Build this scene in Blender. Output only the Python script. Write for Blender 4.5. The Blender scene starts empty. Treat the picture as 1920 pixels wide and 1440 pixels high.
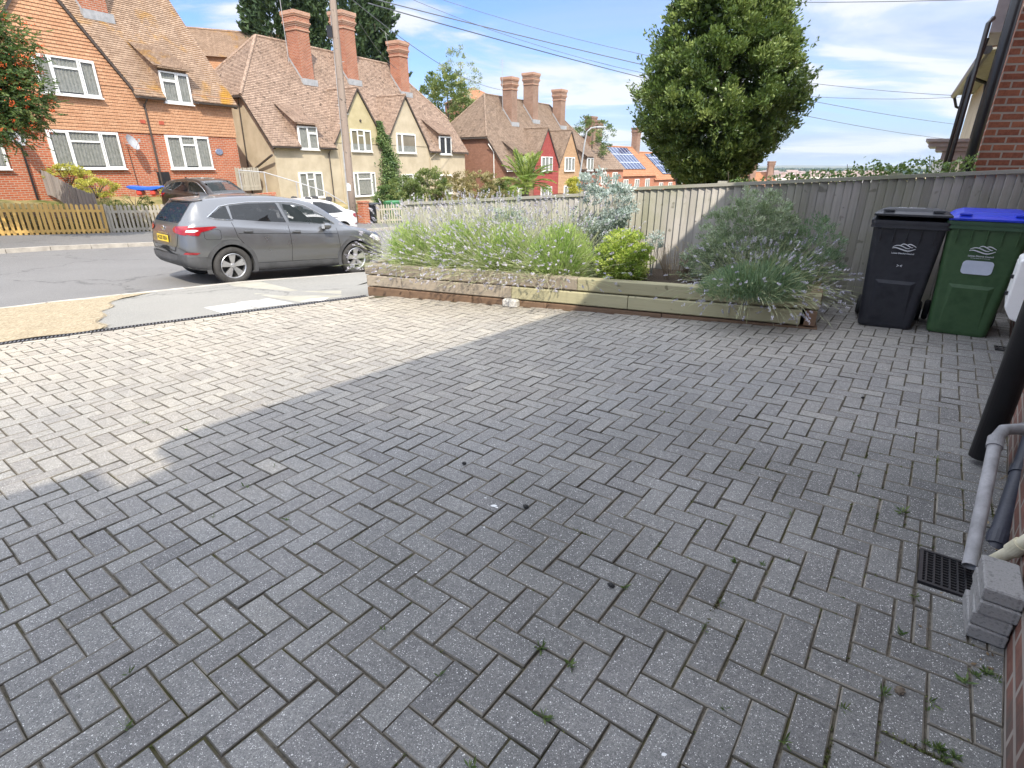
import bpy, bmesh, math, random
import numpy as np
from mathutils import Vector, Matrix
R = math.radians
random.seed(5)
rng = np.random.default_rng(5)
SC = bpy.context.scene
COL = SC.collection

# ------------------------------------------------------------------ camera
FT = 1008.0                       # focal length in pixels of a 1920 px wide picture
PT = math.atan(408 / FT)          # pitch below the horizon
cd = bpy.data.cameras.new('camera')
cam = bpy.data.objects.new('camera', cd); COL.objects.link(cam)
cd.sensor_width = 36; cd.lens = FT / 1920 * 36
cd.clip_start = 0.05; cd.clip_end = 30000
cam.location = (0, 0, 0)
cam.rotation_euler = (R(90) - PT, 0, 0)
SC.camera = cam
SC.render.resolution_x = 1024; SC.render.resolution_y = 768

# ------------------------------------------------------------------ sky and sun
SUN_EL, SUN_TO = 46.0, -14.0      # elevation, compass heading the light travels to (0 = camera forward)
world = bpy.data.worlds.new('World'); SC.world = world
world.use_nodes = True
wn = world.node_tree.nodes; wl = world.node_tree.links
for n in list(wn): wn.remove(n)
wout = wn.new('ShaderNodeOutputWorld'); bg = wn.new('ShaderNodeBackground')
sky = wn.new('ShaderNodeTexSky'); sky.sky_type = 'NISHITA'; sky.sun_disc = False
sky.sun_elevation = R(SUN_EL)
# the sun stands opposite the heading of its light; Blender's sun_rotation turns clockwise from +Y
sky.sun_rotation = R(SUN_TO + 180)
sky.altitude = 60; sky.air_density = 1.0; sky.dust_density = 1.0; sky.ozone_density = 2.2
tc = wn.new('ShaderNodeTexCoord'); sx = wn.new('ShaderNodeSeparateXYZ')
wl.new(tc.outputs['Generated'], sx.inputs[0])
def wmath(op, a, b=None, clamp=False):
    m = wn.new('ShaderNodeMath'); m.operation = op; m.use_clamp = clamp
    for i, v in enumerate((a, b)):
        if v is None: continue
        if isinstance(v, (int, float)): m.inputs[i].default_value = v
        else: wl.new(v, m.inputs[i])
    return m.outputs[0]
zc = wmath('MAXIMUM', sx.outputs[2], 0.0)
den = wmath('ADD', zc, 0.12)
cx = wmath('DIVIDE', sx.outputs[0], den); cy = wmath('DIVIDE', sx.outputs[1], den)
cmb = wn.new('ShaderNodeCombineXYZ'); wl.new(cx, cmb.inputs[0]); wl.new(cy, cmb.inputs[1])
def cloud(scale, off, detail, lo, hi, dist=0.3):
    mp = wn.new('ShaderNodeMapping'); wl.new(cmb.outputs[0], mp.inputs[0])
    mp.inputs['Location'].default_value = off; mp.inputs['Scale'].default_value = scale
    nz = wn.new('ShaderNodeTexNoise'); nz.inputs['Scale'].default_value = 1.0
    nz.inputs['Detail'].default_value = detail; nz.inputs['Roughness'].default_value = 0.55
    nz.inputs['Distortion'].default_value = dist
    wl.new(mp.outputs[0], nz.inputs[0])
    mr = wn.new('ShaderNodeMapRange'); mr.interpolation_type = 'SMOOTHSTEP'
    mr.inputs[1].default_value = lo; mr.inputs[2].default_value = hi
    wl.new(nz.outputs[0], mr.inputs[0]); return mr.outputs[0]
puffs = cloud((0.60, 0.85, 1), (3.1, 7.45, 0), 8, 0.43, 0.57, .5)
veil = cloud((0.22, 0.45, 1), (1.3, 0.2, 0), 5, 0.33, 0.58, 0.6)
# veil is thicker towards the right (the sea side)
vr = wn.new('ShaderNodeMapRange'); vr.inputs[1].default_value = -0.55; vr.inputs[2].default_value = 0.55
vr.inputs[3].default_value = 0.10; vr.inputs[4].default_value = 0.95
wl.new(sx.outputs[0], vr.inputs[0])
veil2 = wmath('MULTIPLY', veil, vr.outputs[0])
ovc = wn.new('ShaderNodeMapRange'); ovc.inputs[1].default_value = .26; ovc.inputs[2].default_value = .55; ovc.inputs[4].default_value = .75  # extra cover high up, out of frame, added to fill the shade
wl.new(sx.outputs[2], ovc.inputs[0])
low = wn.new('ShaderNodeMapRange'); low.inputs[1].default_value = .0; low.inputs[2].default_value = .10; low.inputs[3].default_value = .75; low.inputs[4].default_value = .0
wl.new(sx.outputs[2], low.inputs[0])
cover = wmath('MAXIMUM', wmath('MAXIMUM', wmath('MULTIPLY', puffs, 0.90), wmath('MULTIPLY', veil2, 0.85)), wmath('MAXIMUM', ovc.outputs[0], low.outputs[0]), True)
mixc = wn.new('ShaderNodeMix'); mixc.data_type = 'RGBA'
wl.new(cover, mixc.inputs[0])
skt = wn.new('ShaderNodeMix'); skt.data_type = 'RGBA'; skt.blend_type = 'MULTIPLY'; skt.inputs[0].default_value = 1
skt.inputs[7].default_value = (.47, .58, .87, 1); wl.new(sky.outputs[0], skt.inputs[6]); wl.new(skt.outputs[2], mixc.inputs[6])
# thin grey-white cloud low down, brighter cover added overhead (above the frame) to lift the shade
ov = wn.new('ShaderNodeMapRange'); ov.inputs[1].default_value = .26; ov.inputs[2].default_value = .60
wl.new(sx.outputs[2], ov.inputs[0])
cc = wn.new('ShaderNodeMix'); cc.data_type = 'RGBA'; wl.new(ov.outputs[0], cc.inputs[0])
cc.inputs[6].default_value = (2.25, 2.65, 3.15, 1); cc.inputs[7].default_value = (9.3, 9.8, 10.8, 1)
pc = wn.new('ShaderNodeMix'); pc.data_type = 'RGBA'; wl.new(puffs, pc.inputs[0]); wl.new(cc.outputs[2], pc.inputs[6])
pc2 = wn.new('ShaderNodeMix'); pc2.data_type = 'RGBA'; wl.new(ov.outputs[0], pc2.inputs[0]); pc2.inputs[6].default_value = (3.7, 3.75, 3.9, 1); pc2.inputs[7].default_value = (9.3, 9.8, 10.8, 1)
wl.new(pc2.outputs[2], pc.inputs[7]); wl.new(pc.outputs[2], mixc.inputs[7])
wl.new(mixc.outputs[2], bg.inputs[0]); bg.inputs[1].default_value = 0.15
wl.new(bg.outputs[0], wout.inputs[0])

sd = bpy.data.lights.new('sun', 'SUN'); sun = bpy.data.objects.new('sun', sd); COL.objects.link(sun)
sd.energy = 3.3; sd.angle = R(0.5); sd.color = (1.0, 0.92, 0.78)
Lx, Ly = math.sin(R(SUN_TO)) * math.cos(R(SUN_EL)), math.cos(R(SUN_TO)) * math.cos(R(SUN_EL))
LDIR = Vector((Lx, Ly, -math.sin(R(SUN_EL))))
sun.rotation_euler = LDIR.to_track_quat('-Z', 'Y').to_euler()

SC.view_settings.view_transform = 'Standard'; SC.view_settings.look = 'None'
SC.view_settings.exposure = 0.90; SC.view_settings.gamma = 1.0
SC.render.engine = 'CYCLES'

# ------------------------------------------------------------------ helpers
def ray(px, py):
    u, v = (px - 960) / FT, (py - 720) / FT
    f = math.cos(PT) - v * math.sin(PT); z = -math.sin(PT) - v * math.cos(PT)
    return u / f, z / f
def at(px, py, Y):
    s, t = ray(px, py); return Vector((s * Y, Y, t * Y))
def rnd(a, b): return random.uniform(a, b)
def tag(o, label=None, cat=None, group=None, kind=None):
    if label: o['label'] = label
    if cat: o['category'] = cat
    if group: o['group'] = group
    if kind: o['kind'] = kind
    return o
def empty(name, loc=(0, 0, 0), rz=0, label=None, cat=None, group=None):
    o = bpy.data.objects.new(name, None); COL.objects.link(o)
    o.location = loc; o.rotation_euler = (0, 0, rz); o.empty_display_size = 0.2
    return tag(o, label, cat, group)
def copy_tree(o, parent=None):
    c = o.copy(); COL.objects.link(c); c.parent = parent
    for ch in list(o.children): copy_tree(ch, c)
    return c
def newell(ps):
    n = Vector((0, 0, 0))
    for i in range(len(ps)):
        a, b = ps[i], ps[(i + 1) % len(ps)]
        n += Vector(((a[1] - b[1]) * (a[2] + b[2]), (a[2] - b[2]) * (a[0] + b[0]), (a[0] - b[0]) * (a[1] + b[1])))
    return n.normalized() if n.length > 1e-12 else Vector((0, 0, 1))
class MB:
    def __init__(s, T=None): s.v = []; s.f = []; s.m = []; s.T = T; s.tint = []
    def add(s, pts, faces, m=0, tint=None):
        b = len(s.v)
        for p in pts:
            p = Vector(p)
            s.v.append(tuple(s.T @ p) if s.T is not None else tuple(p))
        for f in faces:
            s.f.append([b + i for i in f]); s.m.append(m); s.tint.append(tint if tint is not None else 0.5)
    def poly(s, pts, m=0, tint=None): s.add(pts, [list(range(len(pts)))], m, tint)
    def box(s, a, b, m=0, tint=None):
        x0, y0, z0 = a; x1, y1, z1 = b
        s.add([(x0, y0, z0), (x1, y0, z0), (x1, y1, z0), (x0, y1, z0), (x0, y0, z1), (x1, y0, z1), (x1, y1, z1), (x0, y1, z1)],
              [(0, 3, 2, 1), (4, 5, 6, 7), (0, 1, 5, 4), (1, 2, 6, 5), (2, 3, 7, 6), (3, 0, 4, 7)], m, tint)
    def cbox(s, c, d, rz=0, rx=0, ry=0, m=0, tint=None, bev=0):
        M = Matrix.Translation(c) @ Matrix.Rotation(rz, 4, 'Z') @ Matrix.Rotation(ry, 4, 'Y') @ Matrix.Rotation(rx, 4, 'X')
        x, y, z = d[0] / 2, d[1] / 2, d[2] / 2
        if bev <= 0:
            P = [M @ Vector(p) for p in ((-x, -y, -z), (x, -y, -z), (x, y, -z), (-x, y, -z), (-x, -y, z), (x, -y, z), (x, y, z), (-x, y, z))]
            s.add(P, [(0, 3, 2, 1), (4, 5, 6, 7), (0, 1, 5, 4), (1, 2, 6, 5), (2, 3, 7, 6), (3, 0, 4, 7)], m, tint)
        else:
            e = bev; P = []; F = []
            for zz, q in ((-z, 1), (-z + e, 0), (z - e, 0), (z, 1)):
                xx, yy = x - e * q, y - e * q; k = e * .6
                P += [(-xx + k, -yy, zz), (xx - k, -yy, zz), (xx, -yy + k, zz), (xx, yy - k, zz), (xx - k, yy, zz), (-xx + k, yy, zz), (-xx, yy - k, zz), (-xx, -yy + k, zz)]
            for r in range(3):
                for i in range(8): F.append((r * 8 + i, r * 8 + (i + 1) % 8, r * 8 + 8 + (i + 1) % 8, r * 8 + 8 + i))
            F.append(tuple(range(7, -1, -1))); F.append(tuple(range(24, 32)))
            s.add([M @ Vector(p) for p in P], F, m, tint)
    def bar(s, p, q, w, h, up=(0, 0, 1), m=0, tint=None):
        p, q = Vector(p), Vector(q); d = (q - p).normalized(); U = Vector(up)
        r = d.cross(U)
        if r.length < 1e-4: r = d.cross(Vector((1, 0, 0)))
        r.normalize(); U = r.cross(d)
        P = [c + r * (a * w / 2) + U * (b * h / 2) for c in (p, q) for a, b in ((-1, -1), (1, -1), (1, 1), (-1, 1))]
        s.add(P, [(0, 1, 2, 3), (7, 6, 5, 4), (0, 4, 5, 1), (1, 5, 6, 2), (2, 6, 7, 3), (3, 7, 4, 0)], m, tint)
    def tube(s, pts, r, n=8, m=0, cap=True, tint=None):
        pts = [Vector(p) for p in pts]; rs = r if isinstance(r, (list, tuple)) else [r] * len(pts)
        rings = []; up = None
        for i, p in enumerate(pts):
            d = (pts[min(i + 1, len(pts) - 1)] - pts[max(i - 1, 0)]).normalized()
            if up is None:
                up = Vector((0, 0, 1)) if abs(d.z) < .9 else Vector((1, 0, 0))
            a = d.cross(up).normalized(); b = a.cross(d); up = b
            rings.append([p + (a * math.cos(2 * math.pi * k / n) + b * math.sin(2 * math.pi * k / n)) * rs[i] for k in range(n)])
        V = [v for rg in rings for v in rg]; F = []
        for i in range(len(pts) - 1):
            for k in range(n):
                F.append((i * n + k, i * n + (k + 1) % n, (i + 1) * n + (k + 1) % n, (i + 1) * n + k))
        if cap: F.append(tuple(range(n - 1, -1, -1))); F.append(tuple(range((len(pts) - 1) * n, len(pts) * n)))
        s.add(V, F, m, tint)
    def lathe(s, prof, n=16, M=None, m=0, closed=False, tint=None):
        M = M or Matrix.Identity(4); V = []; F = []
        for (r, z) in prof:
            for k in range(n): V.append(M @ Vector((r * math.cos(2 * math.pi * k / n), r * math.sin(2 * math.pi * k / n), z)))
        L = len(prof)
        for i in range(L - (0 if closed else 1)):
            j = (i + 1) % L
            for k in range(n): F.append((i * n + k, i * n + (k + 1) % n, j * n + (k + 1) % n, j * n + k))
        if not closed:
            F.append(tuple(range(n - 1, -1, -1))); F.append(tuple(range((L - 1) * n, L * n)))
        s.add(V, F, m, tint)
    def prism(s, pts, off, m=0, tint=None):
        pts = [Vector(p) for p in pts]; off = Vector(off); n = len(pts)
        if newell(pts).dot(off) > 0: pts = pts[::-1]
        F = [list(range(n)), list(range(2 * n - 1, n - 1, -1))] + [((i + 1) % n, i, n + i, n + (i + 1) % n) for i in range(n)]
        s.add(pts + [p + off for p in pts], F, m, tint)
    def build(s, name, mats, parent=None, smooth=False, bevel=0, tint=False):
        me = bpy.data.meshes.new(name); me.from_pydata(s.v, [], s.f)
        if not isinstance(mats, (list, tuple)): mats = [mats]
        for mm in mats: me.materials.append(mm)
        if len(mats) > 1: me.polygons.foreach_set('material_index', s.m)
        uv = me.uv_layers.new(name='UVMap'); k = 0; buf = []
        for f in s.f:
            ps = [s.v[i] for i in f]; n = newell(ps)
            t = Vector((-n.y, n.x, 0))
            t = t.normalized() if t.length > 1e-3 else Vector((1, 0, 0))
            if t.x < -1e-6 or (abs(t.x) <= 1e-6 and t.y < 0): t = -t
            u = n.cross(t)
            if u.z < 0: u = -u
            for p in ps:
                buf += [p[0] * t.x + p[1] * t.y, p[0] * u.x + p[1] * u.y + p[2] * u.z]
        uv.data.foreach_set('uv', buf)
        if tint:
            a = me.attributes.new('tint', 'FLOAT', 'FACE'); a.data.foreach_set('value', s.tint)
        if smooth: me.polygons.foreach_set('use_smooth', [True] * len(me.polygons))
        me.update()
        o = bpy.data.objects.new(name, me); COL.objects.link(o)
        if parent is not None: o.parent = parent
        if bevel:
            b = o.modifiers.new('bevel', 'BEVEL'); b.width = bevel; b.segments = 2; b.limit_method = 'ANGLE'
        return o
def clip(ps, n, d):
    """keep the part of a convex polygon where n.p >= d"""
    out = []
    for i in range(len(ps)):
        a, b = ps[i], ps[(i + 1) % len(ps)]; da, db = n.dot(a) - d, n.dot(b) - d
        if da >= 0: out.append(a)
        if (da > 0 and db < 0) or (da < 0 and db > 0): out.append(a + (b - a) * (da / (da - db)))
    return out
def coursed(mb, pts, gauge, lift, m=0, out=None):
    """courses of tiles on a planar convex polygon: each course overlaps the one below by a small step"""
    pts = [Vector(p) for p in pts]; n = newell(pts)
    if out is not None and n.dot(Vector(out)) < 0: n = -n; pts = pts[::-1]
    elif out is None and n.z < 0: n = -n; pts = pts[::-1]
    t = Vector((-n.y, n.x, 0)).normalized(); up = n.cross(t)
    if up.z < 0: up = -up
    ss = [p.dot(up) for p in pts]; k0 = math.floor(min(ss) / gauge); k1 = math.ceil(max(ss) / gauge)
    for k in range(k0, k1):
        s0 = k * gauge
        q = clip(pts, up, s0); q = clip(q, -up, -(s0 + gauge)) if len(q) > 2 else q
        if len(q) < 3: continue
        top = [p + n * (lift * (1 - (p.dot(up) - s0) / gauge) + 0.002) for p in q]
        mb.poly(top, m)
        for i in range(len(q)):
            a, b = q[i], q[(i + 1) % len(q)]
            if abs(a.dot(up) - s0) < 1e-4 and abs(b.dot(up) - s0) < 1e-4 and (a - b).length > 1e-3:
                mb.poly([a - n * .004, b - n * .004, top[(i + 1) % len(q)], top[i]], m)

# ------------------------------------------------------------------ materials
def _new(name):
    m = bpy.data.materials.new(name); m.use_nodes = True
    nt = m.node_tree; b = nt.nodes['Principled BSDF']; return m, nt, b
def _n(nt, typ, **kw):
    n = nt.nodes.new(typ)
    for k, v in kw.items(): setattr(n, k, v)
    return n
def _ramp(nt, fac, stops):
    r = _n(nt, 'ShaderNodeValToRGB'); e = r.color_ramp.elements
    while len(e) < len(stops): e.new(0.5)
    for i, (p, c) in enumerate(stops): e[i].position = p; e[i].color = (*c, 1) if len(c) == 3 else c
    nt.links.new(fac, r.inputs[0]); return r.outputs[0]
def _noise(nt, vec, scale, detail=4, rough=.55, dist=0, out=0):
    n = _n(nt, 'ShaderNodeTexNoise'); n.inputs['Scale'].default_value = scale; n.inputs['Detail'].default_value = detail
    n.inputs['Roughness'].default_value = rough; n.inputs['Distortion'].default_value = dist
    if vec is not None: nt.links.new(vec, n.inputs[0])
    return n.outputs[out]
def _mix(nt, fac, a, b, blend='MIX'):
    m = _n(nt, 'ShaderNodeMix'); m.data_type = 'RGBA'; m.blend_type = blend
    for i, v in ((0, fac), (6, a), (7, b)):
        if isinstance(v, (int, float)): m.inputs[i].default_value = v
        elif isinstance(v, tuple): m.inputs[i].default_value = (*v, 1)
        else: nt.links.new(v, m.inputs[i])
    return m.outputs[2]
def _math(nt, op, a, b=0.0, clamp=False):
    m = _n(nt, 'ShaderNodeMath', operation=op, use_clamp=clamp)
    for i, v in enumerate((a, b)):
        if isinstance(v, (int, float)): m.inputs[i].default_value = v
        else: nt.links.new(v, m.inputs[i])
    return m.outputs[0]
def _bump(nt, b, h, strength, dist=0.01):
    n = _n(nt, 'ShaderNodeBump'); n.inputs['Strength'].default_value = strength; n.inputs['Distance'].default_value = dist
    nt.links.new(h, n.inputs['Height']); nt.links.new(n.outputs[0], b.inputs['Normal'])
def M(name, c1, c2=None, scale=6, rough=.7, bump=0, bscale=60, metal=0, coat=0, spec=.5, c3=None, stretch=None, emit=None):
    m, nt, b = _new(name); b.inputs['Roughness'].default_value = rough; b.inputs['Metallic'].default_value = metal
    b.inputs['Specular IOR Level'].default_value = spec
    if coat: b.inputs['Coat Weight'].default_value = coat; b.inputs['Coat Roughness'].default_value = .06
    tcn = _n(nt, 'ShaderNodeTexCoord'); vec = tcn.outputs['Object']
    if stretch:
        mp = _n(nt, 'ShaderNodeMapping'); mp.inputs['Scale'].default_value = stretch
        nt.links.new(vec, mp.inputs[0]); vec = mp.outputs[0]
    if c2 is None: c2 = tuple(min(1, c * 1.25 + .004) for c in c1); c1 = tuple(c * .82 for c in c1)
    stops = [(.33, c1), (.67, c2)] if c3 is None else [(.3, c1), (.5, c2), (.7, c3)]
    nz = _noise(nt, vec, scale, 6, .6)
    nt.links.new(_ramp(nt, nz, stops), b.inputs['Base Color'])
    if bump: _bump(nt, b, _noise(nt, vec, bscale, 5, .6), bump)
    return m
def BRICK(name, c1, c2, mortar, bw=.225, bh=.075, ms=.010, stain=None, bump=.5, rough=.85, var=.0, off=.5, dirt=.35):
    m, nt, b = _new(name); b.inputs['Roughness'].default_value = rough; b.inputs['Specular IOR Level'].default_value = .25
    uv = _n(nt, 'ShaderNodeUVMap').outputs[0]
    t = _n(nt, 'ShaderNodeTexBrick'); t.offset = off; t.inputs['Scale'].default_value = 1
    t.inputs['Brick Width'].default_value = bw; t.inputs['Row Height'].default_value = bh
    t.inputs['Mortar Size'].default_value = ms; t.inputs['Mortar Smooth'].default_value = .25; t.inputs['Bias'].default_value = 0
    t.inputs['Color1'].default_value = (0, 0, 0, 1); t.inputs['Color2'].default_value = (1, 1, 1, 1); t.inputs['Mortar'].default_value = (.5, .5, .5, 1)
    nt.links.new(uv, t.inputs[0])
    tid = _n(nt, 'ShaderNodeRGBToBW'); nt.links.new(t.outputs[0], tid.inputs[0])
    base = _ramp(nt, tid.outputs[0], [(0, c1), (1, c2)])
    nz = _noise(nt, uv, 22, 5, .65)
    base = _mix(nt, .45, base, _ramp(nt, nz, [(.25, tuple(c * .55 for c in c1)), (.75, tuple(min(1, c * 1.35) for c in c2))]))
    if stain:
        big = _noise(nt, uv, stain[1], 5, .6, .4)
        base = _mix(nt, _ramp(nt, big, [(stain[2], (0, 0, 0)), (stain[2] + .12, (1, 1, 1))]), base, stain[0])
    base = _mix(nt, t.outputs['Fac'], base, mortar)
    dz = _noise(nt, uv, 1.1, 5, .6)
    base = _mix(nt, _math(nt, 'MULTIPLY', _ramp(nt, dz, [(.4, (0, 0, 0)), (.75, (1, 1, 1))]), dirt), base, tuple(c * .45 for c in c1))
    nt.links.new(base, b.inputs['Base Color'])
    h = _math(nt, 'ADD', _math(nt, 'MULTIPLY', t.outputs['Fac'], -1.0), _math(nt, 'MULTIPLY', nz, .6))
    _bump(nt, b, h, bump, .006)
    return m
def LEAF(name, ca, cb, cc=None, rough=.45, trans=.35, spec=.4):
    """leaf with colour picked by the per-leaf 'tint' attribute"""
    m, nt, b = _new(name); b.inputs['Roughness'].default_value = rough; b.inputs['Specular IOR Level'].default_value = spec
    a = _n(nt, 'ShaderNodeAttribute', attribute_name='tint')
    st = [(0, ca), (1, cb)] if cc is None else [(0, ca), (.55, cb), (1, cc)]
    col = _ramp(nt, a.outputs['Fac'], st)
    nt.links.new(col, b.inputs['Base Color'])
    tr = _n(nt, 'ShaderNodeBsdfTranslucent'); nt.links.new(_mix(nt, .5, col, (.25, .35, .05), 'MIX'), tr.inputs[0])
    ms = _n(nt, 'ShaderNodeMixShader'); ms.inputs[0].default_value = trans
    out = nt.nodes['Material Output']
    nt.links.new(b.outputs[0], ms.inputs[1]); nt.links.new(tr.outputs[0], ms.inputs[2]); nt.links.new(ms.outputs[0], out.inputs[0])
    return m
def GLASS(name, tintc=(.02, .025, .03), see=.55, rough=.03):
    m, nt, b = _new(name); b.inputs['Base Color'].default_value = (*tintc, 1); b.inputs['Roughness'].default_value = rough
    b.inputs['Specular IOR Level'].default_value = .6
    tr = _n(nt, 'ShaderNodeBsdfTransparent'); ms = _n(nt, 'ShaderNodeMixShader'); ms.inputs[0].default_value = see
    nt.links.new(b.outputs[0], ms.inputs[1]); nt.links.new(tr.outputs[0], ms.inputs[2])
    nt.links.new(ms.outputs[0], nt.nodes['Material Output'].inputs[0]); return m
MT = {}
MT['upvc'] = M('white_upvc', (.80, .80, .79), (.84, .84, .83), rough=.35)
MT['pane'] = GLASS('window_glass', (.03, .035, .04), .62)
MT['curtain'] = M('net_curtain', (.42, .44, .40), (.62, .62, .57), scale=9, rough=.9)
MT['room'] = M('unlit_depth', (.035, .035, .04), rough=.9)  # near-black for sheets that stand in for unlit depth
MT['blackpipe'] = M('black_plastic', (.012, .012, .014), (.022, .022, .025), rough=.35, bump=.1, bscale=30)
MT['lead'] = M('lead_flashing', (.26, .275, .29), (.38, .39, .41), rough=.6)
MT['gutter'] = M('brown_gutter', (.055, .042, .036), (.085, .07, .06), rough=.5)
MT['red_brick'] = BRICK('red_brick', (.34, .075, .032), (.52, .15, .07), (.42, .34, .26), ms=.011, dirt=.2)
MT['chim_brick'] = BRICK('chimney_brick', (.26, .075, .038), (.44, .16, .085), (.40, .33, .27), ms=.010)
MT['chim_brick2'] = BRICK('brown_chimney_brick', (.19, .10, .065), (.33, .19, .13), (.34, .29, .25), ms=.010)
MT['pale_brick'] = BRICK('chimney_cap_brick', (.36, .17, .10), (.50, .28, .19), (.5, .44, .38), ms=.008)
MT['roof_tile'] = BRICK('plain_roof_tile', (.20, .135, .10), (.47, .345, .265), (.06, .045, .037), bw=.165, bh=.115, ms=.005, stain=((.085, .06, .045), 4.2, .56), dirt=.3)
MT['roof_tile2'] = BRICK('brown_roof_tile', (.16, .11, .08), (.35, .26, .195), (.05, .04, .03), bw=.165, bh=.115, ms=.005, stain=((.085, .065, .05), 3.6, .56), dirt=.3)
MT['roof_lichen'] = BRICK('lichened_roof_tile', (.21, .135, .09), (.45, .325, .235), (.06, .043, .034), bw=.165, bh=.115, ms=.005, stain=((.42, .22, .035), .75, .57), dirt=.3)
MT['orange_tile'] = BRICK('orange_roof_tile', (.33, .14, .07), (.50, .24, .13), (.12, .06, .04), bw=.165, bh=.115, ms=.005, stain=((.30, .17, .10), 2.0, .58), dirt=.25)
MT['tile_hang'] = BRICK('terracotta_tile_hanging', (.46, .235, .13), (.60, .345, .205), (.17, .085, .05), bw=.165, bh=.115, ms=.004, dirt=.12)
MT['red_tile'] = BRICK('red_painted_tile_hanging', (.31, .06, .055), (.40, .10, .085), (.14, .03, .03), bw=.165, bh=.115, ms=.004, dirt=.15)
MT['orange_hang'] = BRICK('orange_tile_hanging', (.43, .26, .14), (.54, .36, .22), (.20, .11, .06), bw=.165, bh=.115, ms=.004, dirt=.15)
MT['brown_hang'] = BRICK('brown_tile_hanging', (.22, .11, .075), (.32, .17, .12), (.09, .05, .04), bw=.165, bh=.115, ms=.004, dirt=.2)
MT['cream'] = M('cream_render', (.42, .355, .255), (.54, .465, .345), scale=1.3, rough=.9, bump=.25, bscale=45)
MT['yellow_render'] = M('yellow_render', (.42, .36, .21), (.51, .44, .27), scale=1.5, rough=.9, bump=.2, bscale=45)
MT['dkwood'] = M('dark_timber', (.05, .04, .035), (.09, .07, .06), rough=.8)
def WOOD(name, c1, c2, c3, algae=None, grain=(60, 60, 2.2), rough=.85, knots=True):
    m, nt, b = _new(name); b.inputs['Roughness'].default_value = rough; b.inputs['Specular IOR Level'].default_value = .2
    tcn = _n(nt, 'ShaderNodeTexCoord'); mp = _n(nt, 'ShaderNodeMapping'); mp.inputs['Scale'].default_value = grain
    nt.links.new(tcn.outputs['Object'], mp.inputs[0])
    a = _n(nt, 'ShaderNodeAttribute', attribute_name='tint')
    g = _noise(nt, mp.outputs[0], 1.0, 6, .7, .6)
    col = _ramp(nt, g, [(.25, c1), (.5, c2), (.75, c3)])
    col = _mix(nt, .55, col, _ramp(nt, a.outputs['Fac'], [(0, tuple(c * .6 for c in c2)), (1, tuple(min(1, c * 1.3) for c in c2))]))
    if knots:
        kn = _noise(nt, tcn.outputs['Object'], 11, 1, .3, .3)
        col = _mix(nt, _ramp(nt, kn, [(.70, (0, 0, 0)), (.76, (.7, .7, .7))]), col, tuple(c * .4 for c in c1))
    if algae:
        al = _noise(nt, tcn.outputs['Object'], 1.6, 4, .6)
        col = _mix(nt, _math(nt, 'MULTIPLY', _ramp(nt, al, [(.42, (0, 0, 0)), (.68, (1, 1, 1))]), .6), col, algae)
    nt.links.new(col, b.inputs['Base Color']); _bump(nt, b, g, .35, .004)
    return m
MT['fence'] = WOOD('weathered_fence_board', (.26, .24, .22), (.41, .385, .355), (.56, .535, .50), algae=(.27, .28, .18))
MT['cap'] = WOOD('fence_capping', (.24, .225, .19), (.34, .325, .28), (.44, .42, .37), algae=(.20, .22, .11), grain=(3, 3, 3))
MT['picket_grey'] = WOOD('grey_picket', (.30, .27, .22), (.42, .38, .31), (.52, .48, .40), knots=False)
MT['picket_yellow'] = WOOD('new_yellow_picket', (.52, .31, .09), (.66, .42, .14), (.74, .52, .22), knots=False)
MT['sleeper_old'] = WOOD('weathered_sleeper', (.16, .13, .10), (.32, .27, .21), (.44, .38, .31), grain=(2.5, 40, 60))
MT['sleeper_new'] = WOOD('green_treated_sleeper', (.26, .235, .14), (.38, .35, .22), (.46, .42, .28), grain=(2.5, 40, 60))
MT['sleeper_base'] = WOOD('damp_brown_sleeper', (.10, .065, .045), (.18, .115, .075), (.26, .19, .12), grain=(2.5, 40, 60))
MT['pole'] = WOOD('telegraph_pole_timber', (.16, .12, .10), (.30, .24, .20), (.42, .36, .30), grain=(30, 30, 1.2))
MT['bark'] = M('bark', (.07, .055, .04), (.15, .12, .09), scale=14, rough=.95, bump=.6, bscale=40)
# ------------------------------------------------------------------ the lie of the land
DS = Vector((math.sin(R(33)), math.cos(R(33)), 0))     # direction of the street
WS = Vector((-math.cos(R(33)), math.sin(R(33)), 0))    # across it, to the left (uphill)
def P2(u, w, z=0): return Vector((DS.x * u + WS.x * w, DS.y * u + WS.y * w, z))
def uw(x, y): return x * DS.x + y * DS.y, x * WS.x + y * WS.y
_zu = [(-60, -.6), (-20, -1.45), (0, -1.86), (2.3, -1.92), (5.5, -2.05), (8.1, -2.22), (12, -2.42), (19, -2.66), (30, -3.3), (44, -4.5), (70, -6.6), (120, -10.5), (250, -18), (9000, -18)]
def zroad(u): return float(np.interp(u, [a for a, b in _zu], [b for a, b in _zu]))
def wnear(u): return float(np.interp(u, [-30, -4, 2.3, 5.5, 8.1, 14, 60], [10.9, 10.3, 9.95, 9.5, 8.98, 8.8, 8.8]))
WFAR = 18.0
DZ = (0.0314870830, -0.021640664, -1.448366754)        # driveway plane z = a x + b y + c
def zdrive(x, y): return DZ[0] * x + DZ[1] * y + DZ[2]
def sstep(a, b, x):
    t = min(1, max(0, (x - a) / (b - a))); return t * t * (3 - 2 * t)
def zland(x, y):
    u, w = uw(x, y); z = zroad(u)
    if w > 19:                                          # gardens rise to the houses, then the hill climbs
        rise = float(np.interp(u, [0, 8, 14, 22, 26, 44, 60, 90], [1.0, 1.25, 1.25, .95, .75, .55, .3, 0]))
        z += rise * sstep(21.6, 25.4, w)
        z += max(0, w - 33) * float(np.interp(u, [0, 60, 120, 250], [.16, .15, .06, 0])) if w < 95 else 62 * float(np.interp(u, [0, 60, 120, 250], [.16, .15, .06, 0]))
    return z
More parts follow.
